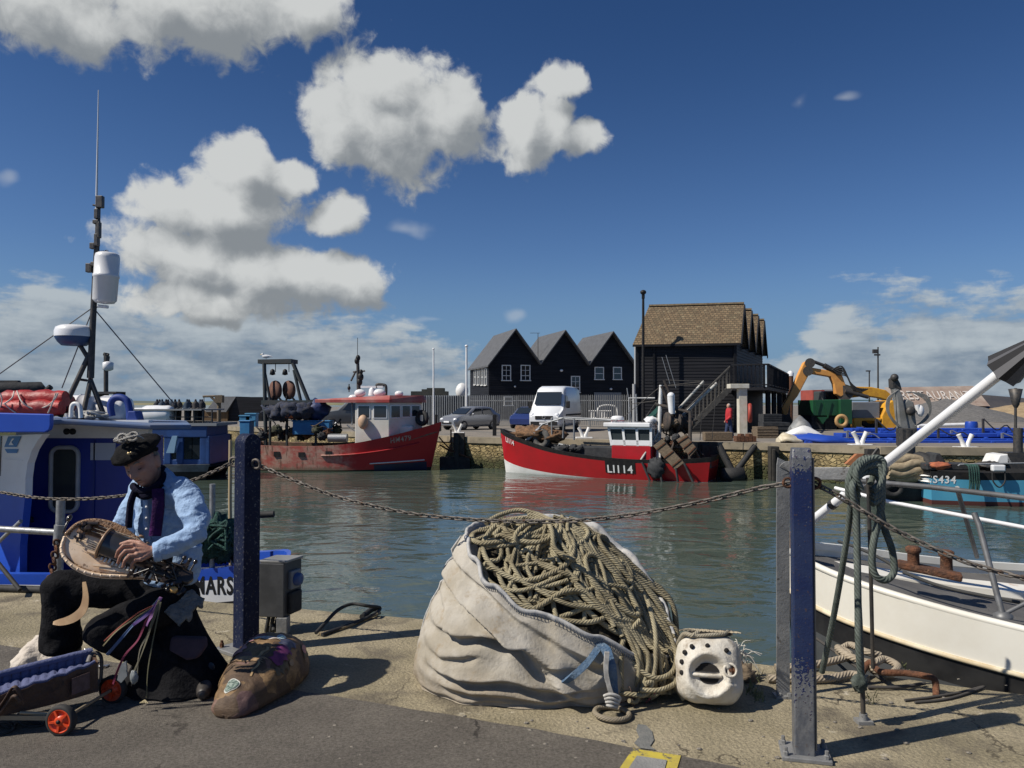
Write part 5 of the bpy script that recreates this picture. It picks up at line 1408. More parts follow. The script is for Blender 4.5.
 for (x, w) in ((300, .55), (310, .55), (323, .8), (247, .5)):
  mb = MB(fr); p = q(x, 428, -.5); mb.box(p, (w, .55, .62)); mb.box(p + V((0, 0, .34)), (w + .1, .62, .07)); build('fish_tub', mb, mat('blue_fish_tub', (.04, .20, .42), (.03, .15, .34), 3, rough=.5), t, bevel=.03)
 mb = MB(fr)
 for i in range(16):
  p = q(262 + i * 5, 436 - (i % 4) * 2, random.uniform(-1.1, .9)); lump(mb, p, (.22, .22, .2), .7, 3.5, mi=i % 4, seed=i + 20); mb.tube(smooth_path([p + V((random.uniform(-.4, .4), random.uniform(-.2, .2), random.uniform(-.1, .5))) for _ in range(4)], 4), .03, 5, mi=i % 3)
 build('deck_gear', mb, [tarp_black, rust, wood_old, mat('green_rope_heap', (.07, .075, .045), (.035, .035, .025), 9, rough=.95)], t)
 mb = MB(fr); p = q(338, 438, -1.0); mb.rod(p + V((-.45, 0, 0)), p + V((.45, 0, 0)), .2, 12); build('steel_drum', mb, steel, t)
 mb = MB(fr); lump(mb, q(290, 415, -1.0), (.3, .15, .15), .2, 2); build('orange_float', mb, mat('orange_float', (.5, .14, .05), rough=.6), t)
 mb = MB(fr); mb.tube([q(347, 425, -.9), q(368, 440, -.9)], .04, 6); mb.tube([q(352, 425, -.9), q(352, 400, -.9)], .04, 6); build('rail', mb, steel, t)
 # gull on the gantry
 g = thing('gull', q(266, 361, 0), 'white and grey gull standing on the trawler gantry', 'gull')
 g.location = fr.M @ q(266, 360.5, 0)
 mb = MB(); c = g.location + V((0, 0, .2)); mb.ell(c, (.2, .09, .09), nu=12); mb.ell(c + V((-.17, 0, .11)), .062, nu=10); mb.tube([c + V((-.12, 0, .0)), c + V((-.16, 0, .1))], [.075, .05], 8); mb.tube([c + V((.12, 0, .01)), c + V((.34, 0, -.02))], [.07, .015], 8)
 for s in (-.04, .04): mb.rod(c + V((0, s, -.08)), c + V((0, s, -.2)), .012, 5)
 remesh('body', mb, .018, mat('gull_white', (.78, .78, .78), (.45, .46, .48), 3, rough=.8), g)
 mb = MB(); mb.lathe([(.022, 0), (.004, .08)], c + V((-.22, 0, .1)), (-1, 0, -.15), 8); build('bill', mb, mat('gull_bill', (.6, .4, .05), rough=.5), g)
boat_hm479()
# ------------------------------------------------------------------ light blue boat GS434
def boat_gs434():
 a = P(919, 501, 25.2); a.z = ZW
 fr = Frame(a, radians(-6))
 t = thing('fishing_boat', a, 'light blue fishing boat with black gunwale, lettered GS434', 'fishing boat')
 L = 8.5
 st = [(0, -.08, .95, 1.1, 1.05), (.2 * L, .2 * L, 1.2, 1.35, 1.03), (.5 * L, .5 * L, 1.25, 1.4, 1.12), (.75 * L, .77 * L, .85, 1.2, 1.35), (.93 * L, .97 * L, .3, .6, 1.7), (L, L + .3, .02, .06, 1.9)]
 h = Hull(st)
 mb = MB(fr); h.shell(mb, [(-1, 0, 2), (0, .13, 2), (.13, .78, 0), (.78, 1, 1)], inner=.15, deck_drop=.45, deck_mi=3, cap_mi=1, in_mi=3)
 build('hull', mb, [mat('light_blue_hull', (.08, .34, .52), (.10, .38, .55), 1.5, rough=.4, coat=.2, spots=[((.20, .42, .52), 5, .64, .75)]), black, mat('red_bottom', (.10, .03, .025), rough=.7), mat('inner_bulwark_dark', (.05, .05, .05), rough=.8)], t)
 q = lambda x, y, o=-1.2: fr.px(x, y, o)
 mb = MB(fr); p, p2 = q(926.5, 483.5), q(956, 476); letter_hull(h, mb, 'GS434', p.x, p.z, .24, -1, 1, width=p2.x - p.x, off=.012); build('lettering', mb, MATS['white_lettering'], t)
 mb = MB(fr)
 for i in range(5):
  x = q(968 + i * 2.3, 470, -1.45); mb.tube(smooth_path([x + V((0, .2, .15)), x + V((0, -.06, .1)), x + V((.03, -.05, -.35)), x + V((.0, -.05, -.62 - .1 * (i % 2))), x + V((.05, -.05, -.3))], 5), .028, 6)
 build('hanging_rope', mb, net_green, t)
 mb = MB(fr); p = q(998, 468, -1.5); mb.box(p, (.38, .18, .2)); build('white_bracket', mb, white_clean, t, bevel=.04)
 mb = MB(fr); mb.tube(smooth_path([p + V((-.18, -.03, -.1)), p + V((-.17, -.05, -.4)), p + V((0, -.06, -.58)), p + V((.17, -.05, -.4)), p + V((.18, -.03, -.1))], 5), .022, 6); build('rope_loop', mb, black_rubber, t)
 mb = MB(fr)
 mb.prism([q(933, 468, -.9), q(936, 454, -.9), q(940, 453, -.9), q(950, 468, -.9)], (0, .8, 0)); mb.box(q(945, 466, -.7), (1.4, .8, .2)); build('engine_cover', mb, tarp_black, t, bevel=.03)
 mb = MB(fr); lump(mb, q(939, 466, -1.0), (.38, .2, .12), .3, 3); build('orange_net', mb, mat('orange_netting', (.45, .14, .06), (.3, .09, .05), 8, rough=.9), t)
 mb = MB(fr); mb.tube([q(958, 466), q(960, 464.5), q(1030, 463)], .03, 6); mb.tube([q(975, 466, 0), q(1030, 464, 0)], .03, 6); build('rail', mb, steel, t)
 mb = MB(fr); mb.prism([q(995, 465, -.6), q(1000, 455, -.6), q(1008, 454, -.6), q(1014, 465, -.6)], (0, .9, 0)); build('console', mb, white, t, bevel=.03)
 mb = MB(fr); mb.box(q(1016, 460, -.3), (.8, .6, .5)); lump(mb, q(990, 466, -.5), (.5, .3, .14), .4, 3); build('winch', mb, dark_steel, t)
 mb = MB(fr); a, b = q(1018, 466, -.4), q(1018, 428, -.4); mb.rod(a, b, .14, 8); build('post', mb, dark_steel, t)
 mb = MB(fr); a, b = q(1015.5, 428, -.4), q(1015.5, 388, -.4); mb.tube([a, b], [.045, .035], 8); mb.lathe([(.05, -.6), (.1, -.5), (.2, 0), (.02, .02)], q(1015.5, 389, -.4), n=10); build('dan_buoy', mb, dark_steel, t)
boat_gs434()
# ------------------------------------------------------------------ dark work boat with knuckle crane and rope fender
def work_boat():
 a = P(868, 494, 26.2); a.z = ZW
 fr = Frame(a, radians(-4)); L = P(922, 494, 26.2).x - a.x
 t = thing('work_boat', a, 'black work boat moored left of the light blue boat with a thick rope fender', 'boat')
 st = [(0, 0, .9, 1.0, .55), (.3 * L, .3 * L, 1.1, 1.2, .55), (.7 * L, .7 * L, 1.1, 1.2, .58), (.93 * L, .93 * L, .8, .95, .6), (L, L, .5, .6, .62)]
 h = Hull(st); mb = MB(fr); h.shell(mb, [(-1, 0, 0), (0, 1, 0)], inner=.1, deck_drop=.15, deck_mi=1, cap_mi=0, in_mi=0)
 build('hull', mb, [black_rubber, dark_steel], t)
 q = lambda x, y, o=-.9: fr.px(x, y, o)
 fm = rope_mat('fender_rope', (.40, .33, .22), (.28, .22, .15), 3)
 mb = MB(fr); c0, c1 = q(887, 468, -1.15), q(922, 468, -1.1)
 random.seed(2)
 for i in range(9):
  a = 2 * pi * i / 9; o = V((0, cos(a) * .3, sin(a) * .32)); w = V((0, cos(a + 1.5) * .06, sin(a + 1.5) * .06)); mb.tube(smooth_path([c0 + o * .75, c0.lerp(c1, .3) + o + w, c0.lerp(c1, .7) + o * 1.02 - w, c1 + o * .8], 5), .15, 8)
 mb.rod(c0, c1, .3, 10); build('rope_fender', mb, fm, t)
 mb = MB(fr); mb.torus(q(921, 472, -1.0), .5, .17, (1, .25, 0), 18, 8); mb.torus(q(884, 478, -1.15), .3, .12, (.3, 1, 0), 16, 8); mb.torus(q(893, 487, -1.2), .26, .1, (.1, 1, 0), 16, 8); build('tyre_fender', mb, black_rubber, t)
 mb = MB(fr); mb.tube([q(868, 470, -.6), q(872, 456, -.6), q(878, 448, -.6)], .05, 6); mb.tube([q(866, 486, -.6), q(869, 455, -.6), q(874, 455, -.6), q(874, 486, -.6)], .06, 6); mb.box(q(872, 452, -.3), (.4, .3, .2)); build('rail', mb, dark_steel, t)
 mb = MB(fr); mb.prism([q(846, 464, -.5), q(857, 454, -.5), q(864, 454, -.5), q(853, 466, -.5)], (0, .2, 0)); mb.rod(q(846, 472, -.4), q(862, 455, -.4), .05, 6); build('orange_float', mb, mat('faded_orange', (.42, .17, .07), (.3, .12, .06), 4, rough=.7), t)
 # crane
 k = thing('knuckle_crane', q(906, 440, 0), 'grey hydraulic knuckle crane standing folded in front of the gravel', 'crane')
 k.location = fr.M @ V((q(906, 470, .2).x, .2, .45))
 gm = mat('pale_grey_crane', (.24, .24, .23), (.15, .15, .14), 2, rough=.6, spots=[((.12, .1, .08), 5, .62, .74)])
 o = .2
 mb = MB(fr); mb.box2(q(902, 446, o - .25), q(911, 428, o + .25)); mb.rod(V((q(906, 430, o).x, o, .4)), q(906, 430, o), .28, 12); build('column', mb, dark_steel, k, bevel=.03)
 mb = MB(fr); mb.prism([q(900.5, 432, o), q(897, 400, o), q(893, 385, o), q(897, 383, o), q(903, 396, o), q(910, 432, o)], (0, .35, 0)); build('boom', mb, gm, k, bevel=.04)
 mb = MB(fr); mb.prism([q(907, 430, o + .05), q(904, 403, o + .05), q(908, 399, o + .05), q(914, 402, o + .05), q(917.5, 429, o + .05)], (0, .3, 0)); build('second_boom', mb, gm, k, bevel=.04)
 mb = MB(fr); mb.prism([q(893, 388, o), q(892.5, 379, o), q(896, 376, o), q(900, 383, o), q(902, 390, o)], (0, .35, 0)); mb.ell(q(894.5, 377.5, o), .13); mb.ell(q(911, 411, o - .1), (.16, .1, .16)); build('knuckle', mb, dark_steel, k)
 mb = MB(fr); random.seed(6)
 for i in range(5):
  e = i * .8
  mb.tube(smooth_path([q(905, 393, o), q(912 + e, 392.5, o), q(925 + e, 400 - e, o), q(929 + e * .6, 411, o), q(922 + e, 421, o), q(915, 426, o)], 6), .016, 6)
  mb.tube(smooth_path([q(898, 390, o), q(891 - e, 398, o), q(889 - e * .8, 410, o), q(894, 420 + e, o), q(903, 428, o)], 6), .014, 6)
 build('hydraulic_hoses', mb, gm, k)
 mb = MB(fr); mb.rod(q(917, 405, o - .05), q(919, 414, o - .05), .08, 8); mb.ell(q(920.5, 411, o - .05), (.12, .1, .2)); build('white_bracket', mb, white_clean, k)
work_boat()
# ------------------------------------------------------------------ blue passenger boat, left middle distance
def passenger_boat():
 Y = 33.0
 a = P(140, 460, Y); a.z = ZW
 fr = Frame(a, radians(2))
 t = thing('passenger_boat', a, 'blue passenger boat with an open upper deck behind the seated man', 'passenger boat')
 q = lambda x, y, o=-1.4: fr.px(x, y, o)
 xs, xe = q(40, 460).x, q(209, 460).x
 L = xe - xs
 st = [(xs, xs, 1.2, 1.35, .72), (xs + .3 * L, xs + .3 * L, 1.4, 1.5, .68), (xs + .7 * L, xs + .7 * L, 1.4, 1.5, .66), (xe - .2, xe, 1.2, 1.35, .66)]
 h = Hull(st, draft=.4)
 mb = MB(fr); h.shell(mb, [(-1, 0, 0), (0, .55, 0), (.55, 1, 1)], inner=.1, deck_drop=.1, deck_mi=2, cap_mi=1, in_mi=1)
 build('hull', mb, [black, mat('grey_rubbing', (.16, .17, .18), (.1, .1, .1), 3, rough=.7), MATS['boat_deck']], t)
 zc, zt = .66, q(180, 436).z
 za = q(180, 431).z
 bm = mat('passenger_blue', (.018, .065, .22), (.015, .05, .17), 2, rough=.5, spots=[((.06, .16, .36), 5, .64, .75)])
 mb = MB(fr)
 x0, x1 = q(163, 440).x, q(206, 440).x
 zt = q(180, 436).z
 mb.box2((xs + .5, -1.25, zc - .05), (x1, 1.25, zc + .2)); mb.box2((xs + .5, -1.3, q(180, 437.5).z), (x1, 1.3, q(180, 426).z))
 for x in (166, 178.5, 202, 205): 
  c = q(x, 450); mb.box2((c.x - .14, -1.28, zc), (c.x + .14, 1.28, zt))
 build('cabin', mb, bm, t, bevel=.03)
 mb = MB(fr)
 for xa, xb in ((168, 176), (180, 190), (190.6, 200), (202.5, 204.5)):
  a_, b_ = q(xa, 452), q(xb, 440); mb.box2((a_.x, -1.2, zc + .2), (b_.x, 1.2, zt))
 build('pane', mb, glass, t)
 mb = MB(fr); mb.prism([q(166, 453, -1.5), q(174, 453, -1.5), q(177, 436, -1.5), q(172, 436, -1.5)], (0, .15, 0)); build('white_panel', mb, mat('pale_blue_panel', (.25, .40, .55), rough=.5), t)
 # upper deck with railing and canopy frame
 zu = q(180, 426).z
 mb = MB(fr); mb.box2((xs + 1, -1.35, zu), (x1 + .4, 1.35, zu + .12)); mb.box2((xs + 1, -1.4, q(180, 410.5).z), (x1 - .2, 1.4, q(180, 409).z)); build('upper_deck', mb, mat('deck_grey', (.25, .26, .27), rough=.7), t)
 mb = MB(fr)
 for x in range(140, 214, 9):
  for y in (-1.3, 1.3): mb.rod(q(x, 426, y), q(x, 409.5, y), .035, 6)
 for yy in (417, 421): 
  for y in (-1.3, 1.3): mb.rod(q(140, yy, y), q(213, yy, y), .025, 6)
 build('railing', mb, dark_steel, t)
 # white raft canisters at the near end
 for (x, r) in ((144, .3), (158, .4)):
  mb = MB(fr); c = q(x, 415, -1.0); mb.lathe([(.05, -.62), (r * .85, -.6), (r, -.45), (r * 1.02, 0), (r, .45), (r * .85, .6), (.05, .62)], c, (1, 0, 0), 18); build('raft_canister', mb, white_clean, t)
 # passengers, small dark figures standing behind the rail
 dark = [mat('dark_coat_a', (.02, .022, .03), rough=.9), mat('dark_coat_b', (.05, .045, .045), rough=.9), mat('dark_coat_c', (.03, .05, .08), rough=.9)]
 random.seed(12)
 xsn = [157, 159.5, 162, 166, 168, 171.5, 175, 179, 187, 189, 195.5, 200, 202]
 zf = zu + .12
 labels = ['dark figure in a row of passengers on the blue boat upper deck']
 for i, x in enumerate(xsn):
  y = random.uniform(-1, 1); c = q(x, 415, y); big = x > 186
  hh = q(x, 400.5 if x in (188, 199.5) else (403.0 if big else 404.5 + random.uniform(-1, 1.2)), y).z - zf
  pz = fr.M @ V((c.x, y, zf)); hh = max(1.0, hh)
  mb = MB(); sc = hh / 1.7
  caps(mb, [(pz + V((-.08, 0, .06)) * sc, .08 * sc), (pz + V((-.09, 0, .85)) * sc, .11 * sc)], 8); caps(mb, [(pz + V((.08, 0, .06)) * sc, .08 * sc), (pz + V((.09, 0, .85)) * sc, .11 * sc)], 8)
  caps(mb, [(pz + V((0, 0, .9)) * sc, .16 * sc), (pz + V((0, 0, 1.36)) * sc, .19 * sc)], 10); caps(mb, [(pz + V((0, 0, 1.4)) * sc, .06 * sc), (pz + V((0, 0, 1.55)) * sc, .06 * sc)], 8); mb.ell(pz + V((0, -.01, 1.59)) * sc, (.085 * sc, .1 * sc, .12 * sc), nu=10)
  for s in (-1, 1): caps(mb, [(pz + V((s * .2, 0, 1.36)) * sc, .06 * sc), (pz + V((s * .27, -.05, 1.1)) * sc, .05 * sc), (pz + V((s * .18, -.2, .95)) * sc, .045 * sc)], 8)
  o = remesh('person', mb, .03, dark[i % 3])
  tag(o, 'person in dark clothing standing among others at the rail of the blue passenger boat', 'person', 'passengers on the upper deck of the blue boat')
passenger_boat()
# ================================================================== LEFT: blue work boat alongside the quay
def blue_boat():
 a = P(-140, 590, 6.95); a.z = ZW
 b = P(279, 560, 6.35)
 fr = Frame(a, atan2(b.y - a.y, b.x - a.x)); L = (V((b.x, b.y, 0)) - V((a.x, a.y, 0))).length
 t = thing('work_boat', a, 'blue and white work boat with radar mast, lettered MARS, beside the seated musician', 'work boat')
 H0 = 1.65
 bm = .62
 fr2 = Frame(a + fr.M.to_3x3() @ V((0, bm, 0)), atan2(b.y - a.y, b.x - a.x))
 st = [(0, 0, .56, bm, H0), (.45 * L, .45 * L, .56, bm, H0 + .03), (.7 * L, .7 * L, .5, bm * .9, H0 + .09), (.85 * L, .85 * L, .34, .40, H0 + .13), (.95 * L, .95 * L, .22, .30, H0 + .19), (.99 * L, L, .06, .10, H0 + .2)]
 h = Hull(st)
 h.near = bm
 bl = mat('work_boat_blue', (.020, .085, .50), (.018, .07, .42), 1.6, rough=.4, coat=.15, spots=[((.05, .12, .42), 8, .64, .76)])
 lo = .90
 mb = MB(fr2); h.shell(mb, [(-1, 0, 2), (0, .84, 2), (.84, .945, 1), (.945, 1, 0)], inner=.08, deck_drop=.42, deck_mi=3, cap_mi=0, in_mi=0)
 build('hull', mb, [bl, mat('hull_white', (.82, .83, .84), (.74, .75, .76), 3, rough=.5), black, mat('work_deck', (.10, .10, .10), (.06, .06, .06), 5, rough=.85)], t)
 # name on the white strake
 mb = MB(fr2); p = fr2.px(194, 594, -bm); p2 = fr2.px(233, 590, -bm)
 letter_hull(h, mb, 'MARS', p.x, p.z - .005, .155, -1, 1, width=p2.x - p.x, off=.002, slope=.02, bold=.03)
 build('lettering', mb, black, t)
 mb = MB(fr2); mb.tube([h.at(L * i / 30, H0 * .86 - .03 + .1 * max(0, i / 30 - .5), -1, .03) for i in range(28)], .05, 8); build('rubber_fender', mb, black_rubber, t)
 # wheelhouse: recessed blue bulkhead with door window, white wing panel, roof
 Yw = 7.35
 wp = lambda x, y, Y=Yw: P(x, y, Y)
 dm = mat('wheelhouse_blue_shaded', (.007, .026, .26), (.006, .022, .21), 1.2, rough=.45, coat=.1)  # boat blue darkened for the recess, its shade put into the colour
 mb = MB(); A, B = wp(14, 578), wp(142, 437); mb.box2((A.x, Yw, A.z - .3), (B.x, Yw + .08, B.z))
 build('bulkhead', mb, dm, t)
 # side of the house going away
 mb = MB(); mb.box2((B.x - .06, Yw + .08, A.z - .3), (B.x, Yw + .45, B.z)); build('house_side', mb, dm, t)
 # panel joint lines / door edges
 mb = MB()
 for x in (24, 26.5, 92):
  p, q = wp(x, 575, Yw - .006), wp(x + .5, 440, Yw - .006); mb.box2((p.x, Yw - .012, p.z), (p.x + .014, Yw + .005, q.z))
 d = build('door', mb, mat('door_edge_blue', (.008, .025, .18), rough=.5), t)
 # window: rounded frame with dark pane
 def rrect(x0, x1, y0, y1, r, Y, n=6):
  p, q = P(x0, y1, Y), P(x1, y0, Y); out = []
  for (cx, cz, a0) in ((q.x - r, q.z - r, 0), (p.x + r, q.z - r, pi / 2), (p.x + r, p.z + r, pi), (q.x - r, p.z + r, 1.5 * pi)):
   for i in range(n + 1):
    a = a0 + pi / 2 * i / n; out.append(V((cx + cos(a) * r, Y, cz + sin(a) * r)))
  return out
 mb = MB(); mb.tube(rrect(50.5, 78.5, 447.5, 511.5, .075, Yw - .01), .028, 8, closed=True, flat=.7); w = build('window', mb, mat('window_rubber_grey', (.42, .43, .44), (.34, .35, .35), 6, rough=.5), d)
 mb = MB(); mb.prism(rrect(51, 78, 448, 511, .07, Yw - .002), (0, -.008, 0)); build('pane', mb, mat('cabin_glass', (.05, .055, .045), (.035, .04, .036), 2, rough=.05, spec=.8), w)
 mb = MB(); p, q = wp(91, 460), wp(116, 443); mb.box2((p.x, Yw - .012, p.z), (q.x, Yw - .002, q.z)); build('notice_panel', mb, mat('grey_notice', (.42, .46, .54), rough=.6), t)
 mb = MB(); mb.ell(wp(30, 519, Yw - .03), (.03, .03, .03)); mb.rod(wp(30, 519, Yw - .04), wp(33, 522, Yw - .05), .012); build('door_handle', mb, black, d)
 # white coaming over the bulkhead, with two round vents
 mb = MB(); p, q = wp(18, 438, Yw - .05), wp(150, 420, Yw - .05)
 mb.box2((p.x, Yw - .08, p.z), (q.x, Yw, q.z)); build('coaming', mb, white, t)
 for x in (67, 73):
  mb = MB(); c = wp(x, 431.5, Yw - .08); mb.lathe([(.030, 0), (.030, .012), (.01, .016)], c, (0, -1, 0), 16); build('vent', mb, black, t)
 # wing panel: left end farther away so that it faces the sun
 P0 = P(-30, 500, 7.45); P1 = P(30, 500, 6.75); dv = (P1 - P0); dv.z = 0; dv.normalize(); nn = V((dv.y, -dv.x, 0))
 hp = lambda x, y: hit(x, y, P1, nn)
 out = [(-30, 437), (43, 434), (38, 440), (32, 450), (27.5, 463), (25.5, 478), (25, 496)]
 mb = MB(); mb.prism([hp(*p) for p in out] + [hp(-30, 487)], -nn * .06)
 pn = build('wing_panel', mb, white_clean, t)
 mb = MB(); mb.prism([hp(-30, 487), hp(25, 496), hp(20, 545), hp(19.5, 580), hp(-30, 580)], -nn * .06); build('lower_wing_panel', mb, bl, t)
 # small two-tone emblem on the panel
 em = MB(); off = nn * .004
 em.prism([hp(*p) + off for p in ((5, 447), (9, 436.5), (22, 436), (17, 447))], nn * .003)
 em.prism([hp(*p) + off for p in ((5.5, 449), (19, 449), (17.5, 453), (8, 453))], nn * .003)
 o = build('emblem', em, mat('emblem_blue', (.06, .22, .50), rough=.5), pn)
 em = MB(); em.prism([hp(*p) + off * 2.2 for p in ((10, 445), (13.5, 438.5), (15.5, 438.5), (12.5, 442), (15, 445))], nn * .003); em.prism([hp(*p) + off * 2.2 for p in ((4, 458.5), (24, 460.5), (24, 461), (4, 459))], nn * .002); build('emblem_mark', em, white_clean, o)
 mb = MB(); p, q = P(-4, 468, 7.0), P(1.5, 435, 7.0); mb.prism([hp(-30, 476), hp(.5, 476), hp(2, 436), hp(-30, 436)], nn * .006); build('side_window', mb, glass, t)
 # roof
 zr0, zr1 = P(30, 432, 6.6).z, P(30, 414, 6.6).z
 mb = MB(); x0, x1 = P(-40, 420, 6.5).x, P(50.5, 420, 6.5).x
 prof = [V((x0 - 1, 6.5, zr0)), V((x1 - .05, 6.5, zr0)), V((x1 - .012, 6.5, zr0 + .02)), V((x1, 6.5, zr0 + .06)), V((x1, 6.5, zr1)), V((x0 - 1, 6.5, zr1 + .045))]
 mb.prism(prof, (0, .05, 0)); build('fascia', mb, bl, t, bevel=.008)
 zt = P(120, 421.5, 7).z
 mb = MB(); xr = P(187, 428, 7.2).x
 xq = P(47, 425, 6.75).x
 pl = [V((x0 - 1, 6.55, zt - .02)), V((xq, 6.55, zt - .02)), V((xq + .1, 6.8, zt - .02)), V((xr - .25, 7.0, zt - .075)), V((xr, 7.3, zt - .08)), V((P(187, 428, 8.1).x, 8.1, zt - .06)), V((x0 - 1, 8.4, zt))]
 mb.prism(pl, (0, 0, .045)); build('roof', mb, mat('roof_pale_blue', (.10, .16, .30), (.14, .17, .24), 3, rough=.55), t, bevel=.015)
 # roof gear: liferaft, horseshoe, boxes, ropes
 zR = zt + .03
 mb = MB()
 ya = 7.7
 A, B = P(66, 404, ya), P(133, 405, ya)
 for c0, c1, r in ((P(68, 408, ya), P(96, 408, ya), .135), (P(98, 408, ya + .05), P(131, 409, ya + .05), .13)):
  ax = (c1 - c0); l = ax.length; mb.lathe([(.03, 0), (r * .85, .02), (r, .07), (r * 1.0, l * .48), (r * 1.05, l * .49), (r * 1.05, l * .52), (r, l * .53), (r, l - .07), (r * .85, l - .02), (.03, l)], c0, ax, 20)
 c = P(144, 412, 7.9)
 build('raft_canister', mb, white_clean, t)
 mb = MB(); mb.tube(smooth_path([P(112, 416, 7.4), P(110.5, 405, 7.4), P(114, 398.5, 7.4), P(121, 397.5, 7.4), P(127, 401, 7.4), P(129.5, 410, 7.4), P(129.5, 418, 7.4)], 5), .034, 8); build('horseshoe_buoy', mb, mat('deep_blue_buoy', (.012, .04, .22), rough=.6), t)
 mb = MB(); p, q = P(125.5, 421, 7.3), P(138, 411, 7.3); mb.prism([p, V((q.x, q.y, p.z)), V((q.x - .02, q.y, q.z - .02)), V((q.x - .03, q.y, q.z)), V((p.x + .02, q.y, q.z))], (0, .14, 0)); build('blue_box', mb, MATS['deep_blue_buoy'], t, bevel=.01)
 mb = MB(); p, q = P(96, 398, 8.0), P(116, 393, 8.0); mb.box2((p.x, 8.0, q.z - .01), (q.x, 8.2, q.z + .015)); mb.box2((q.x - .03, 8.0, zR), (q.x, 8.2, q.z)); mb.box2((p.x, 8.0, zR), (p.x + .03, 8.2, q.z)); build('rack', mb, dark_steel, t)
 mb = MB(); mb.tube(smooth_path([P(71, 417, 7.1), P(72, 406, 7.1), P(76, 403.5, 7.1), P(80, 407, 7.1), P(81, 418, 7.1)], 4), .02, 6); build('white_cleat', mb, white, t)
 random.seed(21); mb = MB()
 for i in range(5):
  p = [P(random.uniform(82, 108), random.uniform(411, 418), 7.2 + random.uniform(-.1, .2)) for _ in range(6)]; mb.tube(smooth_path(p, 4), .011, 5)
 build('loose_rope', mb, mat('grey_line', (.45, .45, .43), (.25, .25, .25), 20, rough=.9), t)
 # red rolled cover with lashings
 mb = MB(); yr = 7.3
 for (y, r, x0_, x1_, dy) in ((399, .085, 2, 66, 0), (408, .075, 0, 62, -.09), (404, .09, 4, 72, .14)):
  pts = [P(x0_ + (x1_ - x0_) * i / 10, y + sin(i * 1.7) * .4, yr + dy) for i in range(11)]; rr = [r * (1 + .1 * sin(i * 2.1)) for i in range(11)]; rr[0] *= .72; rr[-1] *= .8
  mb.tube(pts, rr, 14)
 rt = build('rolled_cover', mb, mat('red_tarpaulin', (.42, .02, .018), (.24, .015, .016), 5, rough=.5, bump=.6, bscale=12), t)
 mb = MB(); l = lambda pts: mb.tube(smooth_path([P(x, y, yr - .19 + (.03 if y > 404 else .1 if y < 393 else 0)) for x, y in pts], 4), .007, 5)
 l([(14, 391.5), (12, 398), (4, 404)]); l([(4, 403), (9, 408), (16, 413)]); l([(17, 391), (22, 402), (32, 408), (45, 407), (54, 400), (58, 393)]); l([(56, 393), (52, 404), (48, 413)]); l([(0, 393), (2, 400), (0, 408)])
 build('lashing', mb, mat('pale_line', (.55, .48, .42), rough=.9), rt)
 # mast with radar, satellite canister, lights, whip aerial
 ym = 7.45
 m_ = lambda x, y, d=0: P(x, y, ym + d)
 mb = MB(); mb.tube([m_(90.5, 378), m_(92.5, 330), m_(95.5, 270), m_(97.5, 235), m_(98.5, 205)], [.034, .03, .028, .024, .02], 8); build('mast', mb, dark_steel, t)
 mb = MB()
 mb.tube([m_(60, 417, -.1), m_(90, 353)], .024, 8); mb.tube([m_(82, 419, -.1), m_(90.5, 380)], .022, 8); mb.tube([m_(105, 418), m_(90.5, 380)], .024, 8); mb.tube([m_(85, 418, .35), m_(91, 376, .05)], .022, 8); mb.tube([m_(77, 379), m_(87, 380.5)], .014, 6); mb.tube([m_(80, 345), m_(88, 358)], .022, 8)
 build('mast_leg', mb, dark_steel, t)
 mb = MB(); c = m_(74, 345.5); mb.lathe([(.02, -.005), (.11, 0), (.145, .035), (.165, .07), (.17, .085)], c, n=28); mb.lathe([(.172, .085), (.172, .14), (.16, .175), (.12, .195), (.02, .2)], c, n=28, mi=1)
 build('radar_dome', mb, [mat('radar_navy', (.03, .07, .17), rough=.4), white_clean], t)
 mb = MB(); c = m_(104.5, 303); mb.lathe([(.02, -.01), (.085, 0), (.108, .03), (.112, .245), (.118, .25), (.118, .275), (.112, .28), (.112, .44), (.105, .475), (.08, .49), (.02, .495)], c, (.05, 0, 1), 26); mb.rod(m_(98, 306), m_(108, 307), .018, 6); mb.rod(m_(98, 252), m_(108, 251), .012, 6); build('satellite_canister', mb, white_clean, t)
 for (x, y, w, hh) in ((100, 202, 7, 12), (97, 214, 4, 10), (96.5, 222, 6, 4), (93, 246, 5, 6), (97, 240, 4, 12), (99, 230, 3, 16), (89, 268, 5, 9), (93.5, 264, 4, 4)):
  mb = MB(); c = m_(x, y, -.02); mb.box(c, (w * .0097, .05, hh * .0097)); build('mast_light', mb, mat('dark_fitting', (.05, .05, .055), (.10, .09, .08), 20, rough=.5), t, bevel=.006)
 mb = MB(); mb.rod(m_(93, 205), m_(98, 206), .01, 6); mb.rod(m_(88, 268), m_(96, 268), .01, 6); mb.rod(m_(96, 253), m_(107, 251), .012, 6)
 build('bracket', mb, MATS['dark_fitting'], t)
 mb = MB(); mb.tube([m_(96.8, 224), m_(96.5, 205), m_(98.5, 90)], [.012, .011, .004], 6); build('whip_aerial', mb, mat('aerial_grey', (.62, .64, .66), rough=.4), t)
 mb = MB()
 for (a_, b_) in (((93.5, 308), (175, 405)), ((92, 308), (-40, 402)), ((92.5, 310), (62, 388)), ((93.5, 308), (98, 307))): mb.tube([m_(*a_), P(b_[0], b_[1], ym + .2)], .006, 5)
 build('stay', mb, mat('stay_wire', (.10, .10, .11), rough=.5), t)
 # green nets heaped on the fore deck, poles
 mb = MB(); random.seed(14)
 for (x, y, r) in ((206, 544, .13), (218, 532, .14), (222, 544, .13), (198, 548, .10), (212, 539, .15), (228, 541, .12), (200, 540, .1)): lump(mb, P(x, y, 6.55), (r, r, r * 1.1), .45, 3, seed=x)
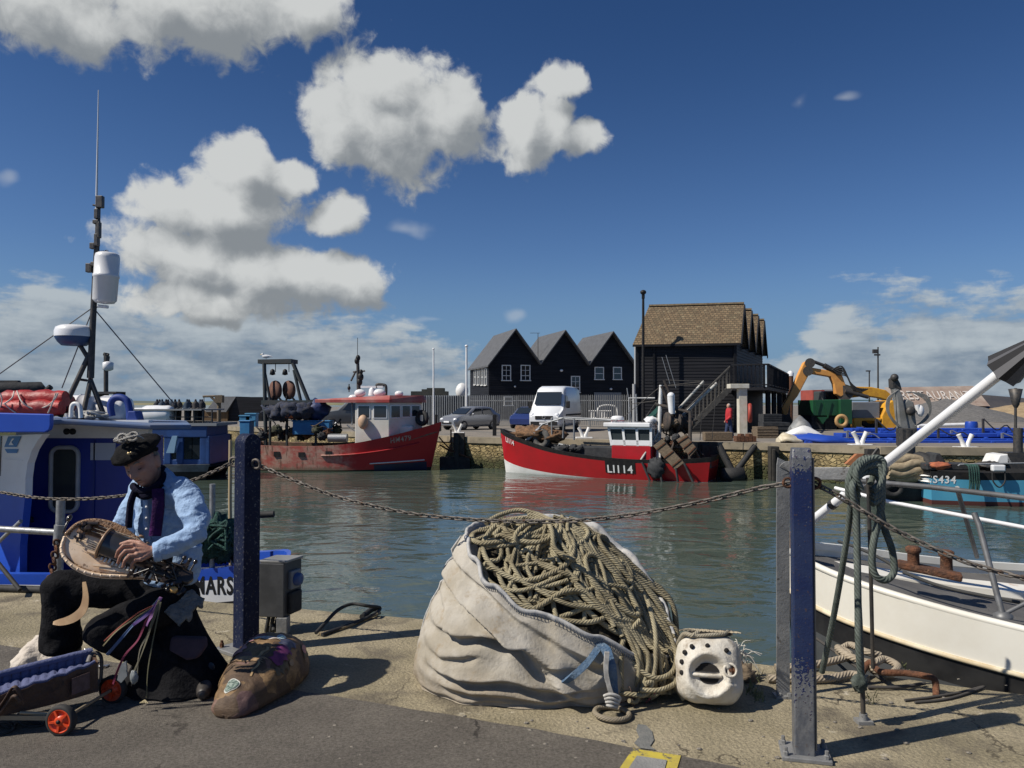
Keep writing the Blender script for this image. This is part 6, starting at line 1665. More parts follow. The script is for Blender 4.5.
 for i in range(16):
  p = [P(random.uniform(196, 232), random.uniform(518, 552), 6.4 + random.uniform(-.05, .1)) for _ in range(5)]; mb.tube(smooth_path(p, 4), .011, 5)
 build('net_heap', mb, net_green, t)
 mb = MB(); mb.rod(P(212, 575, 6.5), P(212.5, 484, 6.5), .025, 8); build('post', mb, steel, t)
 mb = MB(); mb.tube([P(231, 575, 6.9), P(230, 500, 6.9), P(230.5, 440, 6.9)], .016, 6); build('post', mb, mat('tan_pole', (.38, .30, .18), rough=.7), t)
 mb = MB(); lump(mb, P(242, 554, 6.6), (.1, .1, .1), .4, 3); mb.rod(P(258, 515, 6.8), P(274, 514, 6.8), .03); build('winch', mb, black_rubber, t)
 # steel rail on the quay side of the wheelhouse with its stanchion
 mb = MB(); mb.tube([P(-30, 527, 6.3), P(0, 529, 6.3), P(84, 534, 6.2)], .026, 10); rl = build('rail', mb, steel, t)
 mb = MB(); mb.rod(P(58, 590, 6.22), P(61, 498, 6.22), .034, 10); mb.rod(P(58.5, 545, 6.2), P(60, 525, 6.2), .042, 10); mb.rod(P(-12, 552, 6.5), P(21, 521, 6.3), .016); build('stanchion', mb, steel, t)
 mb = MB(); 
 for i in range(9):
  c = P(57 - i * 1.1 + (i % 2) * .6, 543 + i * 6, 6.15 - i * .02); mb.torus(c, .028, .010, (1, (i % 2) * 2 - 1, .2), 12, 5, sx=.7)
 build('hanging_chain', mb, rust, t)
 # rusty loops and lashing below
 mb = MB(); mb.tube([P(-10, 588, 6.2), P(45, 590, 6.15), P(70, 592, 6.1)], .03, 8); mb.tube([P(-10, 553, 6.2), P(20, 590, 6.0)], .018, 6); build('fender_bar', mb, black_rubber, t)
blue_boat()
def masts_behind():
 """thin dark gantry and mast standing behind the blue boat's roof"""
 t = thing('boat_mast', P(106, 400, 12), 'small grey mast with a white canister behind the blue boat roof', 'mast')
 mb = MB(); mb.rod(P(106, 425, 12), P(106, 353, 12), .035, 8); mb.rod(P(104, 354, 12), P(108.5, 355, 12), .03, 6); mb.rod(P(105.3, 370, 12), P(107.2, 356, 12), .04, 6); build('pole', mb, dark_steel, t)
 mb = MB(); c = P(108, 371, 12); mb.lathe([(.03, 0), (.075, .02), (.08, .13), (.03, .15)], c, n=14); build('canister', mb, white_clean, t)
 t = thing('gantry', P(10, 395, 11), 'black steel gantry top with lattice showing above the red rolled cover', 'gantry')
 mb = MB(); p = lambda x, y: P(x, y, 11)
 mb.beam(p(-40, 387.5), p(19, 387.5), .1, .04); mb.beam(p(-40, 381.5), p(19, 381.5), .06, .03)
 for x in (-20, -8, 4, 16, 18.5): mb.rod(p(x, 381), p(x, 390), .03, 6)
 for x in (3, 12): mb.rod(p(x, 382), p(x + 6, 389), .025, 6); mb.rod(p(x + 6, 382), p(x, 389), .02, 6)
 build('lattice', mb, dark_steel, t)
 mb = MB(); mb.tube([p(-40, 390), p(40, 388.5), p(44.5, 390)], [.1, .1, .04], 10); mb.rod(p(47, 390), p(51, 386.5), .04, 6); mb.box2((p(-40, 395).x, 11, p(0, 420).z), (p(30, 395).x, 11.6, p(0, 391).z)); build('roller', mb, tarp_black, t)
masts_behind()
# ================================================================== RIGHT: white boat moored alongside
def white_boat():
 bow = V((1.92, 5.43, ZW)); ax = V((.962, -.272, 0)).normalized(); L = 6.5
 stern = bow + ax * L
 fr = Frame(stern, atan2(-ax.y, -ax.x))
 t = thing('white_boat', stern, 'white boat with black lower band and grey deck moored tight against the quay', 'boat')
 S = -ZW
 data = [(6.5, 1.2, .18), (4.5, 1.36, .17), (3.2, 1.32, .17), (2.2, 1.2, .20), (1.5, 1.04, .235), (1.0, .87, .29), (.6, .71, .355), (.3, .50, .41), (.1, .26, .46), (0, .05, .49)]
 st = [(L - s - .12 * (1 - min(1, s)), L - s, b * .72, b, S + z) for s, b, z in data]
 h = Hull(st, draft=.5, flare=.55)
 wm = mat('boat_white', (.80, .78, .70), (.72, .69, .60), 1.5, rough=.35, coat=.2, spots=[((.60, .50, .33), 3, .66, .82, (1, 1, 2)), ((.30, .2, .1), 26, .74, .8)])
 bk = mat('boat_black', (.012, .012, .013), (.028, .028, .028), 5, rough=.5, spots=[((.09, .09, .085), 9, .66, .78)])
 mb = MB(fr)
 mb2 = MB(fr)
 h.shell(mb, [(-1, 0, 2), (0, .79, 2), (.79, .868, 1), (.868, .985, 0), (.985, 1, 0)], inner=.055, deck_drop=.045, deck_mi=3, cap_mi=0, in_mi=0)
 build('hull', mb, [wm, bk, mat('boat_bottom_grey', (.07, .075, .08), (.05, .055, .055), 3, rough=.6), mat('grey_deck', (.13, .125, .118), (.085, .082, .08), 2.5, rough=.8, bump=.3, bscale=60, spots=[((.24, .2, .15), 6, .68, .8)])], t)
 # rubbing strakes: stained edge under the white, gunwale moulding
 N = len(h.st)
 mb = MB(fr)
 for side in (1, -1): mb.tube([h.row(i, .868, side) + V((0, side * .004, 0)) for i in range(N)], .016, 6)
 build('rubbing_strake', mb, mat('stained_cream', (.52, .42, .26), (.66, .58, .42), 6, rough=.6), t)
 mb = MB(fr)
 for side in (1, -1): mb.tube([h.row(i, 1, side) + V((0, -side * .02, 0)) for i in range(N)], .022, 8)
 build('gunwale', mb, wm, t)
 mb = MB(fr); p = h.row(N - 1, 1, 1); mb.tube([h.row(N - 1, f, 1) * 1 + V((.01, -.03, 0)) for f in (.8, .9, 1.0)], [.03, .035, .05], 8); mb.box((p.x - .06, 0, p.z + .05), (.18, .1, .12)); build('stem_post', mb, mat('rust_stained_wood', (.30, .17, .08), (.45, .33, .2), 8, rough=.8), t)
 # raised white plank on the foredeck with rust stains below the bitts
 deck = lambda s: S + [z for q, b, z in data if q <= s][0] - .045
 stain = mat('rust_stained_white', (.78, .76, .70), (.72, .68, .58), 2, rough=.5, spots=[((.45, .22, .07), 3.0, .55, .72)])
 mb = MB(fr); rings = []
 for i in range(16):
  s = .25 + 4.2 * i / 15; x = L - s; y0 = -.05 - .13 * min(1, s); z = S + .40 - .13 * min(1, s) - .05 * min(1, max(0, s - 1)) - .02
  rings.append([V((x, y0, z - .08)), V((x, y0, z + .012)), V((x, y0 - .24, z + .02)), V((x, y0 - .24, z - .08))])
 mb.loft(rings, 0, smooth=False); build('foredeck_plank', mb, stain, t)
 # far toe rail
 mb = MB(fr); mb.loft([[h.row(i, 1, -1) + V((0, .03, .0)), h.row(i, 1, -1) + V((0, .03, .05)), h.row(i, 1, -1) + V((0, .07, .05)), h.row(i, 1, -1) + V((0, .07, 0))] for i in range(N - 3)], 0, smooth=False); build('toe_rail', mb, wm, t)
 # rusty twin bitts
 mb = MB(); c0, c1 = P(897, 563.5, 4.98), P(962, 577.5, 4.82); mb.beam(c0, c1, .11, .045); bt = build('mooring_bitts', mb, rust, t, bevel=.012)
 for (x, y0, y1) in ((913.5, 569, 546), (946.5, 572, 550)):
  mb = MB(); a, b = P(x, y0, 4.93), P(x, y1, 4.93); hgt = (b - a).length; mb.lathe([(.042, 0), (.036, .02), (.035, hgt - .045), (.046, hgt - .035), (.046, hgt - .01), (.03, hgt)], a, n=18); build('bollard_head', mb, rust, bt)
 # pulpit rails and stanchions
 mb = MB(); mb.tube([P(860, 481, 5.0), P(930, 487, 4.85), P(1100, 507, 4.4)], .017, 8, flat=1.0); mb.tube([P(800, 474, 5.4), P(860, 481, 5.0)], .017, 8)
 build('top_rail', mb, mat('grey_rail', (.20, .205, .21), (.13, .13, .13), 8, rough=.5, metal=.4), t)
 mb = MB(); mb.tube([P(835, 488, 5.3), P(890, 502, 5.0), P(1024, 527.5, 4.6), P(1100, 542, 4.4)], .013, 8); build('white_rail', mb, white_clean, t)
 mb = MB(); mb.tube([P(1003, 617, 4.36), P(979, 525, 4.55), P(974, 513, 4.58)], .017, 8); b = P(1003, 617, 4.36); mb.lathe([(.05, 0), (.05, .012), (.022, .03)], b, n=14); build('stanchion', mb, MATS['grey_rail'], t)
 mb = MB(); mb.tube([P(977, 557, 5.35), P(957, 488, 4.8)], .015, 8); build('stanchion', mb, MATS['grey_rail'], t)
 mb = MB(); mb.tube([P(1002, 615, 4.37), P(1040, 596, 4.35)], .012, 8); build('brace', mb, MATS['grey_rail'], t)
 mb = MB(); mb.tube(smooth_path([P(900, 570, 4.9), P(880, 558, 5.0), P(858, 548, 5.1), P(838, 541, 5.2)], 5), .010, 6); mb.tube(smooth_path([P(903, 572, 4.9), P(940, 586, 4.75), P(985, 596, 4.6), P(1040, 606, 4.5)], 5), .011, 6); build('mooring_line', mb, mat('dark_line', (.05, .05, .048), rough=.9), t)
 # white spar leaning over the bow, with folded dark radar cone
 sp = thing('spar', P(900, 450, 5), 'long white spar slanting up over the bow of the white boat', 'spar')
 a, b = P(800, 530, 5.75), P(1003, 371, 4.35)
 mb = MB(); mb.tube([a, b], .031, 16); build('pole', mb, white_clean, sp)
 d = (b - a).normalized(); mb = MB(); c = P(832, 503, 5.5)
 k = (c - a).dot(d); mb.tube([a + d * k, a + d * (k + .04)], .035, 14); build('band', mb, dark_steel, sp)
 u = d.cross(V((0, 1, 0))).normalized(); w = d.cross(u)
 mb = MB(); apex = b + d * .42; rim = []; n = 7
 for i in range(2 * n):
  ang = 2 * pi * i / (2 * n) + .3; r = .112 if i % 2 == 0 else .096; rim.append(b + (u * cos(ang) + w * sin(ang)) * r)
 for i in range(2 * n): mb.add([apex, rim[i], rim[(i + 1) % (2 * n)]], [(0, 1, 2)], i % 2)
 for i in range(2 * n): mb.add([b + d * .12, rim[(i + 1) % (2 * n)], rim[i]], [(0, 1, 2)], 0)
 tag(build('radar_cone', mb, [mat('cone_black', (.02, .02, .022), rough=.7), mat('cone_grey', (.09, .09, .095), rough=.6)]), 'folded black and grey cone on the top end of the white spar', 'flag')
white_boat()
# ================================================================== FOREGROUND
blue_worn = mat('worn_blue_paint', (.003, .007, .032), (.007, .013, .042), 7, spec=.2, rough=.6, bump=.25, bscale=60,
    spots=[((.10, .105, .12), 55, .57, .66), ((.15, .14, .13), 9, .66, .76), ((.10, .07, .05), 60, .64, .7)])
grey_worn = mat('worn_galvanised', (.20, .205, .21), (.27, .27, .265), 9, rough=.55, metal=.35, bump=.2, bscale=60, spots=[((.09, .08, .075), 22, .58, .7)])
def chain(name, pts, label, link=.05, r=.0048, m=None, w=.0155):
 """iron chain: alternate links turned a quarter, along a hanging path"""
 pts = smooth_path(pts, 12); cum = [0]
 for a, b in zip(pts, pts[1:]): cum.append(cum[-1] + (b - a).length)
 tot = cum[-1]; n = int(tot / (link * .72)); mb = MB(); j = 0
 random.seed(len(pts))
 for i in range(n):
  s = (i + .5) / n * tot
  while j < len(cum) - 2 and cum[j + 1] < s: j += 1
  k = (s - cum[j]) / max(1e-6, cum[j + 1] - cum[j]); c = pts[j].lerp(pts[j + 1], k); t = (pts[j + 1] - pts[j]).normalized()
  u = t.cross(V((0, 0, 1))).normalized(); v = t.cross(u)
  a = (pi / 4 if i % 2 else -pi / 4) + random.uniform(-.25, .25); x = u * cos(a) + v * sin(a)
  ring = []
  hl = link / 2 - w / 2
  for q in range(5): an = -pi / 2 + pi * q / 4; ring.append(c + t * (hl + cos(an) * w / 1.0 * .5) + x * sin(an) * w * .5 * 1.15)
  for q in range(5): an = pi / 2 + pi * q / 4; ring.append(c + t * (-hl + cos(an) * w * .5) + x * sin(an) * w * .5 * 1.15)
  mb.tube(ring, r, 6, closed=True)
 return tag(build(name, mb, m or chain_m), label, 'chain')
chain_m = mat('weathered_chain', (.085, .075, .065), (.19, .17, .15), 30, rough=.7, metal=.4, spots=[((.12, .06, .03), 40, .55, .7)])
def left_post():
 """blue bollard post of rounded plate, edge-on light on its left"""
 Y = 4.73; b = P(246, 648, Y); b.z = 0; top = P(246, 433.5, Y).z
 t = thing('mooring_post', b, 'dark blue round-topped post beside the seated musician and grey power box', 'post')
 wide = V((.6, .8, 0)); edge = V((.8, -.6, 0))
 w, th = .115, .11
 prof = [(-w / 2, 0), (w / 2, 0)] + [(w / 2 * cos(a), top - w / 2 + w / 2 * sin(a)) for a in [pi * i / 14 for i in range(15)]]
 mb = MB(); mb.prism([b + wide * x + V((0, 0, z)) - edge * (-th / 2) for x, z in prof], -edge * th); build('shaft', mb, blue_worn, t, bevel=.008)
 mb = MB(); mb.box(b + V((0, 0, .012)), (.26, .26, .024), atan2(wide.y, wide.x)); pl = build('base_plate', mb, grey_worn, t, bevel=.004)
 mb = MB()
 for sx in (-1, 1):
  for sy in (-1, 1): mb.lathe([(.014, 0), (.014, .022), (.009, .028), (.009, .04)], b + (wide * sx + edge * sy) * .1 + V((0, 0, .024)), n=6, smooth=False)
 build('bolt', mb, rust, pl)
 mb = MB(); c = P(256, 464, Y - .06); mb.torus(c, .028, .008, (.3, 1, .2), 14, 6); mb.torus(P(234, 462, Y), .028, .008, (.3, 1, .2), 14, 6); build('shackle', mb, chain_m, t)
left_post()
def right_post():
 Y = 3.33; b = P(803.5, 750, Y); b.z = 0; zt = P(803, 448, Y).z
 t = thing('mooring_post', b, 'worn blue square post with bolted base plate in the right foreground', 'post')
 yaw = radians(-14); R = Matrix.Rotation(yaw, 3, 'Z'); w, dp = .083, .10
 mb = MB(); rings = []
 for (z, k) in ((.018, 1), (zt - .04, 1), (zt, .72)):
  o = 0 if k == 1 else .01
  rings.append([b + R @ V((x * w / 2 * (1 if k == 1 else .9), y * dp / 2 * k, z)) for x, y in ((-1, -1), (1, -1), (1, 1), (-1, 1))])
 mb.loft(rings, 0, smooth=False); build('shaft', mb, [right_post_mat()], t, bevel=.006)
 # channel lip on the shaded side, with shade put into its dark colour
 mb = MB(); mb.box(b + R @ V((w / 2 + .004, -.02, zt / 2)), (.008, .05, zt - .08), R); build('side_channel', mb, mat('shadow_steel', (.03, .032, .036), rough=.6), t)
 mb = MB(); mb.box(b + V((0.005, 0, .009)), (.20, .17, .018), R); pl = build('base_plate', mb, grey_worn, t, bevel=.003)
 mb = MB()
 for sx in (-.078, .085):
  for sy in (-.062, .05): mb.lathe([(.012, 0), (.012, .015), (.008, .018), (.008, .034)], b + R @ V((sx, sy, .018)), n=6, smooth=False)
 build('bolt', mb, grey_worn, pl)
 mb = MB(); mb.torus(b + R @ V((-w / 2 - .012, 0, P(0, 483, Y).z)), .02, .006, (0, 1, 0), 14, 6); mb.torus(b + R @ V((w / 2 + .014, 0, P(0, 483, Y).z)), .024, .007, (0, 1, .3), 14, 6); build('shackle', mb, rust, t)
def right_post_mat():
 m = bpy.data.materials.new('blue_post_worn_to_steel'); m.use_nodes = True
 t = NT(m.node_tree); bs = m.node_tree.nodes['Principled BSDF']; ob = t.n('ShaderNodeTexCoord').outputs['Object']
 z = t.n('ShaderNodeSeparateXYZ', [ob]).outputs[2]
 n1 = t.n('ShaderNodeTexNoise', {'Vector': t.vm('MULTIPLY', ob, (1, 1, .5)), 'Scale': 26.0, 'Detail': 7, 'Roughness': .7}).outputs['Fac']
 n2 = t.n('ShaderNodeTexNoise', {'Vector': ob, 'Scale': 5.0, 'Detail': 5}).outputs['Fac']
 n3 = t.n('ShaderNodeTexNoise', {'Vector': ob, 'Scale': 85.0, 'Detail': 4}).outputs['Fac']
 blue = t.mix(t.ss(n2, .35, .65), (.008, .018, .078, 1), (.022, .036, .092, 1))
 steelc = t.mix(t.ss(n1, .35, .65), (.095, .102, .118, 1), (.17, .172, .175, 1))
 up = t.ss(z, .22, .52)                 # paint survives on the upper two thirds
 top = t.ss(z, 1.17, 1.25)
 cov = t.m('SUBTRACT', up, t.m('MULTIPLY', top, .75))
 k = t.m('ADD', t.m('MULTIPLY_ADD', n1, 2.6, -1.3), t.m('MULTIPLY_ADD', cov, 1.25, -.42))
 k = t.m('ADD', k, t.m('MULTIPLY_ADD', n3, 2.6, -1.42))
 col = t.mix(t.ss(k, -.03, .06), steelc, blue)
 col = t.mix(t.m('MULTIPLY', t.ss(n3, .62, .7), .6), col, (.10, .06, .035, 1))
 m.node_tree.links.new(col, bs.inputs['Base Color']); bs.inputs['Roughness'].default_value = .48; bs.inputs['Metallic'].default_value = .15
 b = t.n('ShaderNodeBump', {'Strength': .35, 'Distance': .004, 'Height': t.m('ADD', t.ss(k, -.03, .06), n3)})
 m.node_tree.links.new(b.outputs[0], bs.inputs['Normal'])
 return m
right_post()
pts = [(257, 464, 4.70), (300, 483, 4.55), (345, 499, 4.42), (400, 511.5, 4.27), (440, 517, 4.17), (500, 521, 4.02), (560, 521, 3.88), (610, 517.5, 3.77), (660, 510, 3.66), (710, 500, 3.55), (760, 488, 3.44), (793, 483, 3.37)]
chain('chain', [P(*p) for p in pts], 'rusty chain sagging between the two blue posts across the water')
pts = [(233, 462, 4.74), (215, 471, 4.80), (190, 481, 4.9), (150, 491, 5.05), (120, 496, 5.2), (80, 499, 5.35), (40, 498, 5.5), (0, 492, 5.7), (-40, 484, 5.9)]
chain('chain', [P(*p) for p in pts], 'chain running left from the dark blue post behind the musician')
pts = [(815, 484, 3.33), (835, 494, 3.31), (860, 509, 3.28), (890, 527, 3.24), (930, 547, 3.18), (975, 565, 3.1), (1024, 578, 3.0), (1080, 588, 2.9)]
chain('chain', [P(*p) for p in pts], 'chain hanging down to the right in front of the white boat')
def power_box():
 t = thing('power_box', G(285, 650), 'grey metal shore power box on a leg behind the dark blue post', 'power box')
 Y = 5.05
 x0, x1 = P(258, 600, Y).x, P(284, 600, Y).x
 zb, zt = P(270, 617, Y).z, P(270, 563, Y).z
 f0, f1 = V((P(259, 590, Y).x, Y, 0)), V((P(284, 590, Y - .02).x, Y - .02, 0)); side = V((.062, .19, 0))
 m = mat('box_grey_shaded', (.055, .057, .06), (.085, .087, .09), 6, rough=.5, metal=.3, spots=[((.08, .07, .06), 12, .62, .75)])  # body grey darkened, the post's cast shade put into the colour
 base = [f0, f1, f1 + side, f0 + side]
 mb = MB(); mb.prism([V((p.x, p.y, zb)) for p in base], (0, 0, zt - zb)); bd = build('body', mb, m, t, bevel=.006)
 mb = MB(); mb.prism([V((p.x + (-.01 if p.x < x1 - .03 else .012), p.y, zt + .001)) for p in base], (0, 0, .016)); build('lid', mb, mat('lid_grey', (.30, .30, .29), (.22, .22, .215), 6, rough=.45, metal=.3), t, bevel=.004)
 n = V((side.y, -side.x, 0)).normalized(); sd = side.normalized(); R = Matrix((sd, n, V((0, 0, 1)))).transposed()
 def on(k, z, o=0): return f1 + side * k + n * o + V((0, 0, z))
 mb = MB(); mb.box(on(.5, zb + (zt - zb) * .66, .012), (.11, .03, .12), R); so = build('socket', mb, mat('socket_grey', (.20, .21, .22), rough=.5), bd, bevel=.008)
 mb = MB(); mb.lathe([(.043, 0), (.04, .03), (.02, .034)], on(.5, zb + (zt - zb) * .66, .026), n, 18); build('socket_cap', mb, mat('socket_blue', (.04, .08, .22), rough=.4), so)
 mb = MB(); mb.box(on(.5, zb + (zt - zb) * .24, .014), (.13, .035, .14), R); build('cover', mb, black_rubber, bd, bevel=.012)
 mb = MB(); c = f1.lerp(f0, .12) + side * .12
 p = G(279, 648); mb.box2((c.x - .035, c.y - .03, 0), (c.x + .035, c.y + .05, zb)); build('leg', mb, grey_worn, t, bevel=.004)
 mb = MB()
 for i in range(3):
  a = V((f0.x + .05 + i * .03, f0.y + .06, zb)); mb.tube(smooth_path([a, a + V((-.02, 0, -.12)), a + V((.02 + .02 * i, .01, -zb * .6)), V((c.x - .06, c.y + .02 * i, .02))], 5), .013, 8)
 build('cable', mb, black_rubber, t)
 # hose loop on the quay edge
 mb = MB(); mb.tube(smooth_path([G(316, 636) + V((0, 0, .02)), P(326, 622, 5.15), P(338, 610, 5.3), P(352, 604, 5.4), P(368, 606, 5.4), G(380, 612) + V((0, 0, .03)), G(374, 617) + V((0, 0, .02)), G(355, 625) + V((0, 0, .015)), G(330, 634) + V((0, 0, .015)), G(322, 637) + V((0, 0, .015))], 7), .012, 8)
 mb.tube(smooth_path([G(378, 611) + V((0, 0, .02)), G(371, 613.5) + V((0, 0, .025)), G(362, 620) + V((0, 0, .02))], 5), .02, 8)
 tag(build('hose_loop', mb, black_rubber), 'black hose bent in a loop on the quay edge by the water', 'hose')
 mb = MB(); mb.tube(smooth_path([G(320, 636) + V((0, 0, .012)), G(345, 629) + V((0, 0, .012)), G(362, 622) + V((0, 0, .012)), G(380, 615) + V((0, 0, .014))], 6), .011, 8)
 tag(build('rope', mb, rope_mat('straw_rope', (.42, .33, .2), (.32, .25, .15), 75, k=5)), 'short pale rope lying under the black hose loop', 'rope')
power_box()
# ------------------------------------------------------------------ bulk bag of rope
def rope_bag():
 c = G(556, 690) + V((0, .42, 0)); c.z = 0
 c = V((P(545, 690, 4.32).x, 4.32, 0))
 t = thing('bulk_bag', c, 'large dirty white woven bulk bag slumped open on the quay', 'bag')
 A, Bd = .685, .49
 pz = lambda y, Y: 1.5 - (y - 404) / F * Y
 def rim_z(th):
  # angle 0 = +x (right), 90 = far, 180 = left, 270 = near
  d = math.degrees(th) % 360
  tab = [(0, .42), (30, .62), (60, .76), (90, .80), (120, .78), (150, .78), (175, .77), (200, .75), (222, .67), (245, .55), (265, .44), (285, .33), (305, .22), (332, .17), (360, .42)]
  for (a, za), (b, zb) in zip(tab, tab[1:]):
   if a <= d <= b:
    k = (d - a) / (b - a); k = k * k * (3 - 2 * k); return za + (zb - za) * k
 def foot(th):
  e = .8
  cx, sy = cos(th), sin(th)
  return V((A * abs(cx) ** e * (1 if cx > 0 else -1), Bd * abs(sy) ** e * (1 if sy > 0 else -1), 0))
 def taper(th, z):
  b = 1 + .07 * sin(pi * min(1, z / .6 + .1)) - .42 * max(0, z - .1) ** 1.3
  return b - (.13 * z if cos(th) < 0 else .02 * z)
 # creases running diagonally across the near face, as (x, z) polylines of the cloth
 folds = [([(-.60, .60), (-.44, .50), (-.28, .40), (-.10, .25), (.06, .10)], .060, .030), ([(-.66, .36), (-.48, .33), (-.30, .345), (-.22, .30)], .050, .026), ([(-.30, .345), (-.12, .30), (.02, .20)], .045, .026),
    ([(-.68, .17), (-.42, .13), (-.15, .14), (.12, .06)], .040, .026), ([(-.46, .66), (-.30, .56), (-.12, .42), (.08, .30), (.25, .22)], .026, .03), ([(-.70, .27), (-.55, .22), (-.40, .24)], .026, .02),
    ([(-.5, .07), (-.2, .06), (.1, .03)], .024, .02), ([(-.58, .50), (-.52, .42), (-.50, .34)], .02, .02)]
 folds = [([V((x, z, 0)) for x, z in f], a, w) for f, a, w in folds]
 def fold(x, z):
  s = 0
  for f, a, w in folds:
   best = 9; sg = 1
   for p, q in zip(f, f[1:]):
    d = q - p; k = max(0, min(1, (V((x, z, 0)) - p).dot(d) / d.length_squared)); r = V((x, z, 0)) - (p + d * k)
    if r.length < best: best = r.length; sg = 1 if r.y > 0 else -1
   s += a * (exp(-best / (w * (2.2 if sg > 0 else .35))) - .8 * exp(-((best - w * 1.1) / (w * .8)) ** 2) * (sg < 0))
  return s
 nt, nv = 340, 96; vs = []; rim_pts = []
 for i in range(nt):
  th = 2 * pi * i / nt; zr = rim_z(th); f = foot(th); dr = V((f.x, f.y, 0)).normalized()
  for j in range(nv + 1):
   v = j / nv
   if v < .86:
    k = v / .86; z = zr * k; bulge = taper(th, z) - .04 * (z < .02)
    p = V((f.x * bulge, f.y * bulge, z))
   else:                                  # mouth turned inward and down
    k = (v - .86) / .14; bulge = taper(th, zr)
    p = V((f.x * (bulge - .20 * k), f.y * (bulge - .22 * k), zr + .022 * sin(pi * min(1, k * 2.2)) - .15 * k * k))
   if f.y < .15 and v < .9: p += dr * fold(p.x, p.z) * max(0, min(1, (p.x + .66) / .22))
   q = V((p.x * 3.2, p.z * 4.2 - p.x * 1.4, p.y * 3))
   n = mn.noise(q) * .012 + mn.noise(q * 2.7 + V((4, 1, 2))) * .004 + .013 * min(.5, mn.ridged_multi_fractal(V(((p.x * .8 - p.z * .6) * 2.2, (p.x * .6 + p.z * .8) * 8.5, p.y * 2.5)), .9, 2.1, 3, 1.0, 2.0) - .9)
   crease = .007 * mn.noise(V((th * 9, p.z * 16 + th * 5, 0)))
   p += dr * (n + crease) * (1 if v < .95 else .3) + V((0, 0, .012 * mn.noise(q * 2)))
   if v < .05: p += dr * .035 * (1 - v / .05) * (.5 + mn.noise(V((th * 4, 0, 3))))
   p.z = max(p.z, .003)
   vs.append(c + p)
  rim_pts.append(vs[-(nv + 1) + int(nv * .88)])
 fs = []; uvs = []
 for i in range(nt):
  i2 = (i + 1) % nt
  for j in range(nv):
   fs.append((i * (nv + 1) + j, i2 * (nv + 1) + j, i2 * (nv + 1) + j + 1, i * (nv + 1) + j + 1))
   ua, ub = i / nt * 4, (i + 1) / nt * 4; uvs.append([(ua, j / nv), (ub, j / nv), (ub, (j + 1) / nv), (ua, (j + 1) / nv)])
 m = bpy.data.materials.new('woven_bag'); m.use_nodes = True
 t_ = NT(m.node_tree); bs = m.node_tree.nodes['Principled BSDF']; ob = t_.n('ShaderNodeTexCoord').outputs['Object']
 n1 = t_.n('ShaderNodeTexNoise', {'Vector': ob, 'Scale': 3.2, 'Detail': 8, 'Roughness': .66}).outputs['Fac']
 n2 = t_.n('ShaderNodeTexNoise', {'Vector': t_.vm('ADD', ob, (5, 2, 9)), 'Scale': 7.0, 'Detail': 7, 'Roughness': .7}).outputs['Fac']
 n3 = t_.n('ShaderNodeTexNoise', {'Vector': ob, 'Scale': 60.0, 'Detail': 4, 'Roughness': .7}).outputs['Fac']
 col = t_.mix(t_.ss(n1, .36, .66), (.45, .42, .365, 1), (.33, .295, .235, 1))
 col = t_.mix(t_.m('MULTIPLY', t_.ss(n2, .54, .70), .75), col, (.27, .205, .125, 1))
 col = t_.mix(t_.m('MULTIPLY', t_.ss(n3, .55, .72), .4), col, (.30, .26, .20, 1))
 z = t_.n('ShaderNodeSeparateXYZ', [ob]).outputs[2]
 col = t_.mix(t_.m('MULTIPLY', t_.ss(t_.m('MULTIPLY_ADD', n1, -.3, z), .02, -.12), .6), col, (.26, .21, .15, 1))
 m.node_tree.links.new(col, bs.inputs['Base Color']); bs.inputs['Roughness'].default_value = .8; bs.inputs['Specular IOR Level'].default_value = .25
 wv = t_.n('ShaderNodeTexWave', {'Vector': t_.vm('MULTIPLY', t_.n('ShaderNodeTexCoord').outputs['UV'], (1, 1, 1)), 'Scale': 45.0, 'Distortion': 1.5, 'Detail': 2}).outputs['Fac']
 n4 = t_.n('ShaderNodeTexNoise', {'Vector': ob, 'Scale': 17.0, 'Detail': 6, 'Roughness': .6, 'Distortion': 1.2}).outputs['Fac']
 b = t_.n('ShaderNodeBump', {'Strength': .8, 'Distance': .010, 'Height': t_.m('ADD', t_.m('MULTIPLY', n4, .5), t_.m('MULTIPLY', n3, .45))})
 m.node_tree.links.new(b.outputs[0], bs.inputs['Normal'])
 mb = MB(); mb.add(vs, fs, 0, True, uvs); sk = build('sack', mb, m, t); md = sk.modifiers.new('s', 'SMOOTH'); md.factor = .5; md.iterations = 3
 # stitched blue-white edging along the mouth
 hem = mat('hem_tape', (.46, .45, .43), (.33, .335, .34), 40, .45, .6, rough=.85, spots=[((.16, .20, .27), 90, .60, .66)])
 mb = MB(); rp = rim_pts
 mb.tube([p + V((0, -.004, .004)) for p in rp], .022, 8, closed=True, flat=.55); build('hem', mb, hem, t)
 mb = MB()
 for (i0, side) in ((int(nt * .47), 0),):
  base = [V(vs[i0 * (nv + 1) + j]) for j in range(0, int(nv * .86), 4)]; mb.tube([p + V((-.012, -.006, 0)) for p in base], .014, 6, flat=.5)
 build('corner_seam', mb, hem, t)
 # stitching loops along the hem
 mb = MB()
 for i in range(0, nt):
  if 195 < 360 * i / nt < 315:
   p = rp[i]; mb.tube([p + V((0, -.010, .016)), p + V((.008, -.026, -.010)), p + V((.004, -.018, -.022))], .0018, 4)
 build('stitching', mb, mat('navy_thread', (.04, .06, .10), rough=.9), t)
 # lifting strap of blue webbing at the front right, tied down to a ring
 mb = MB()
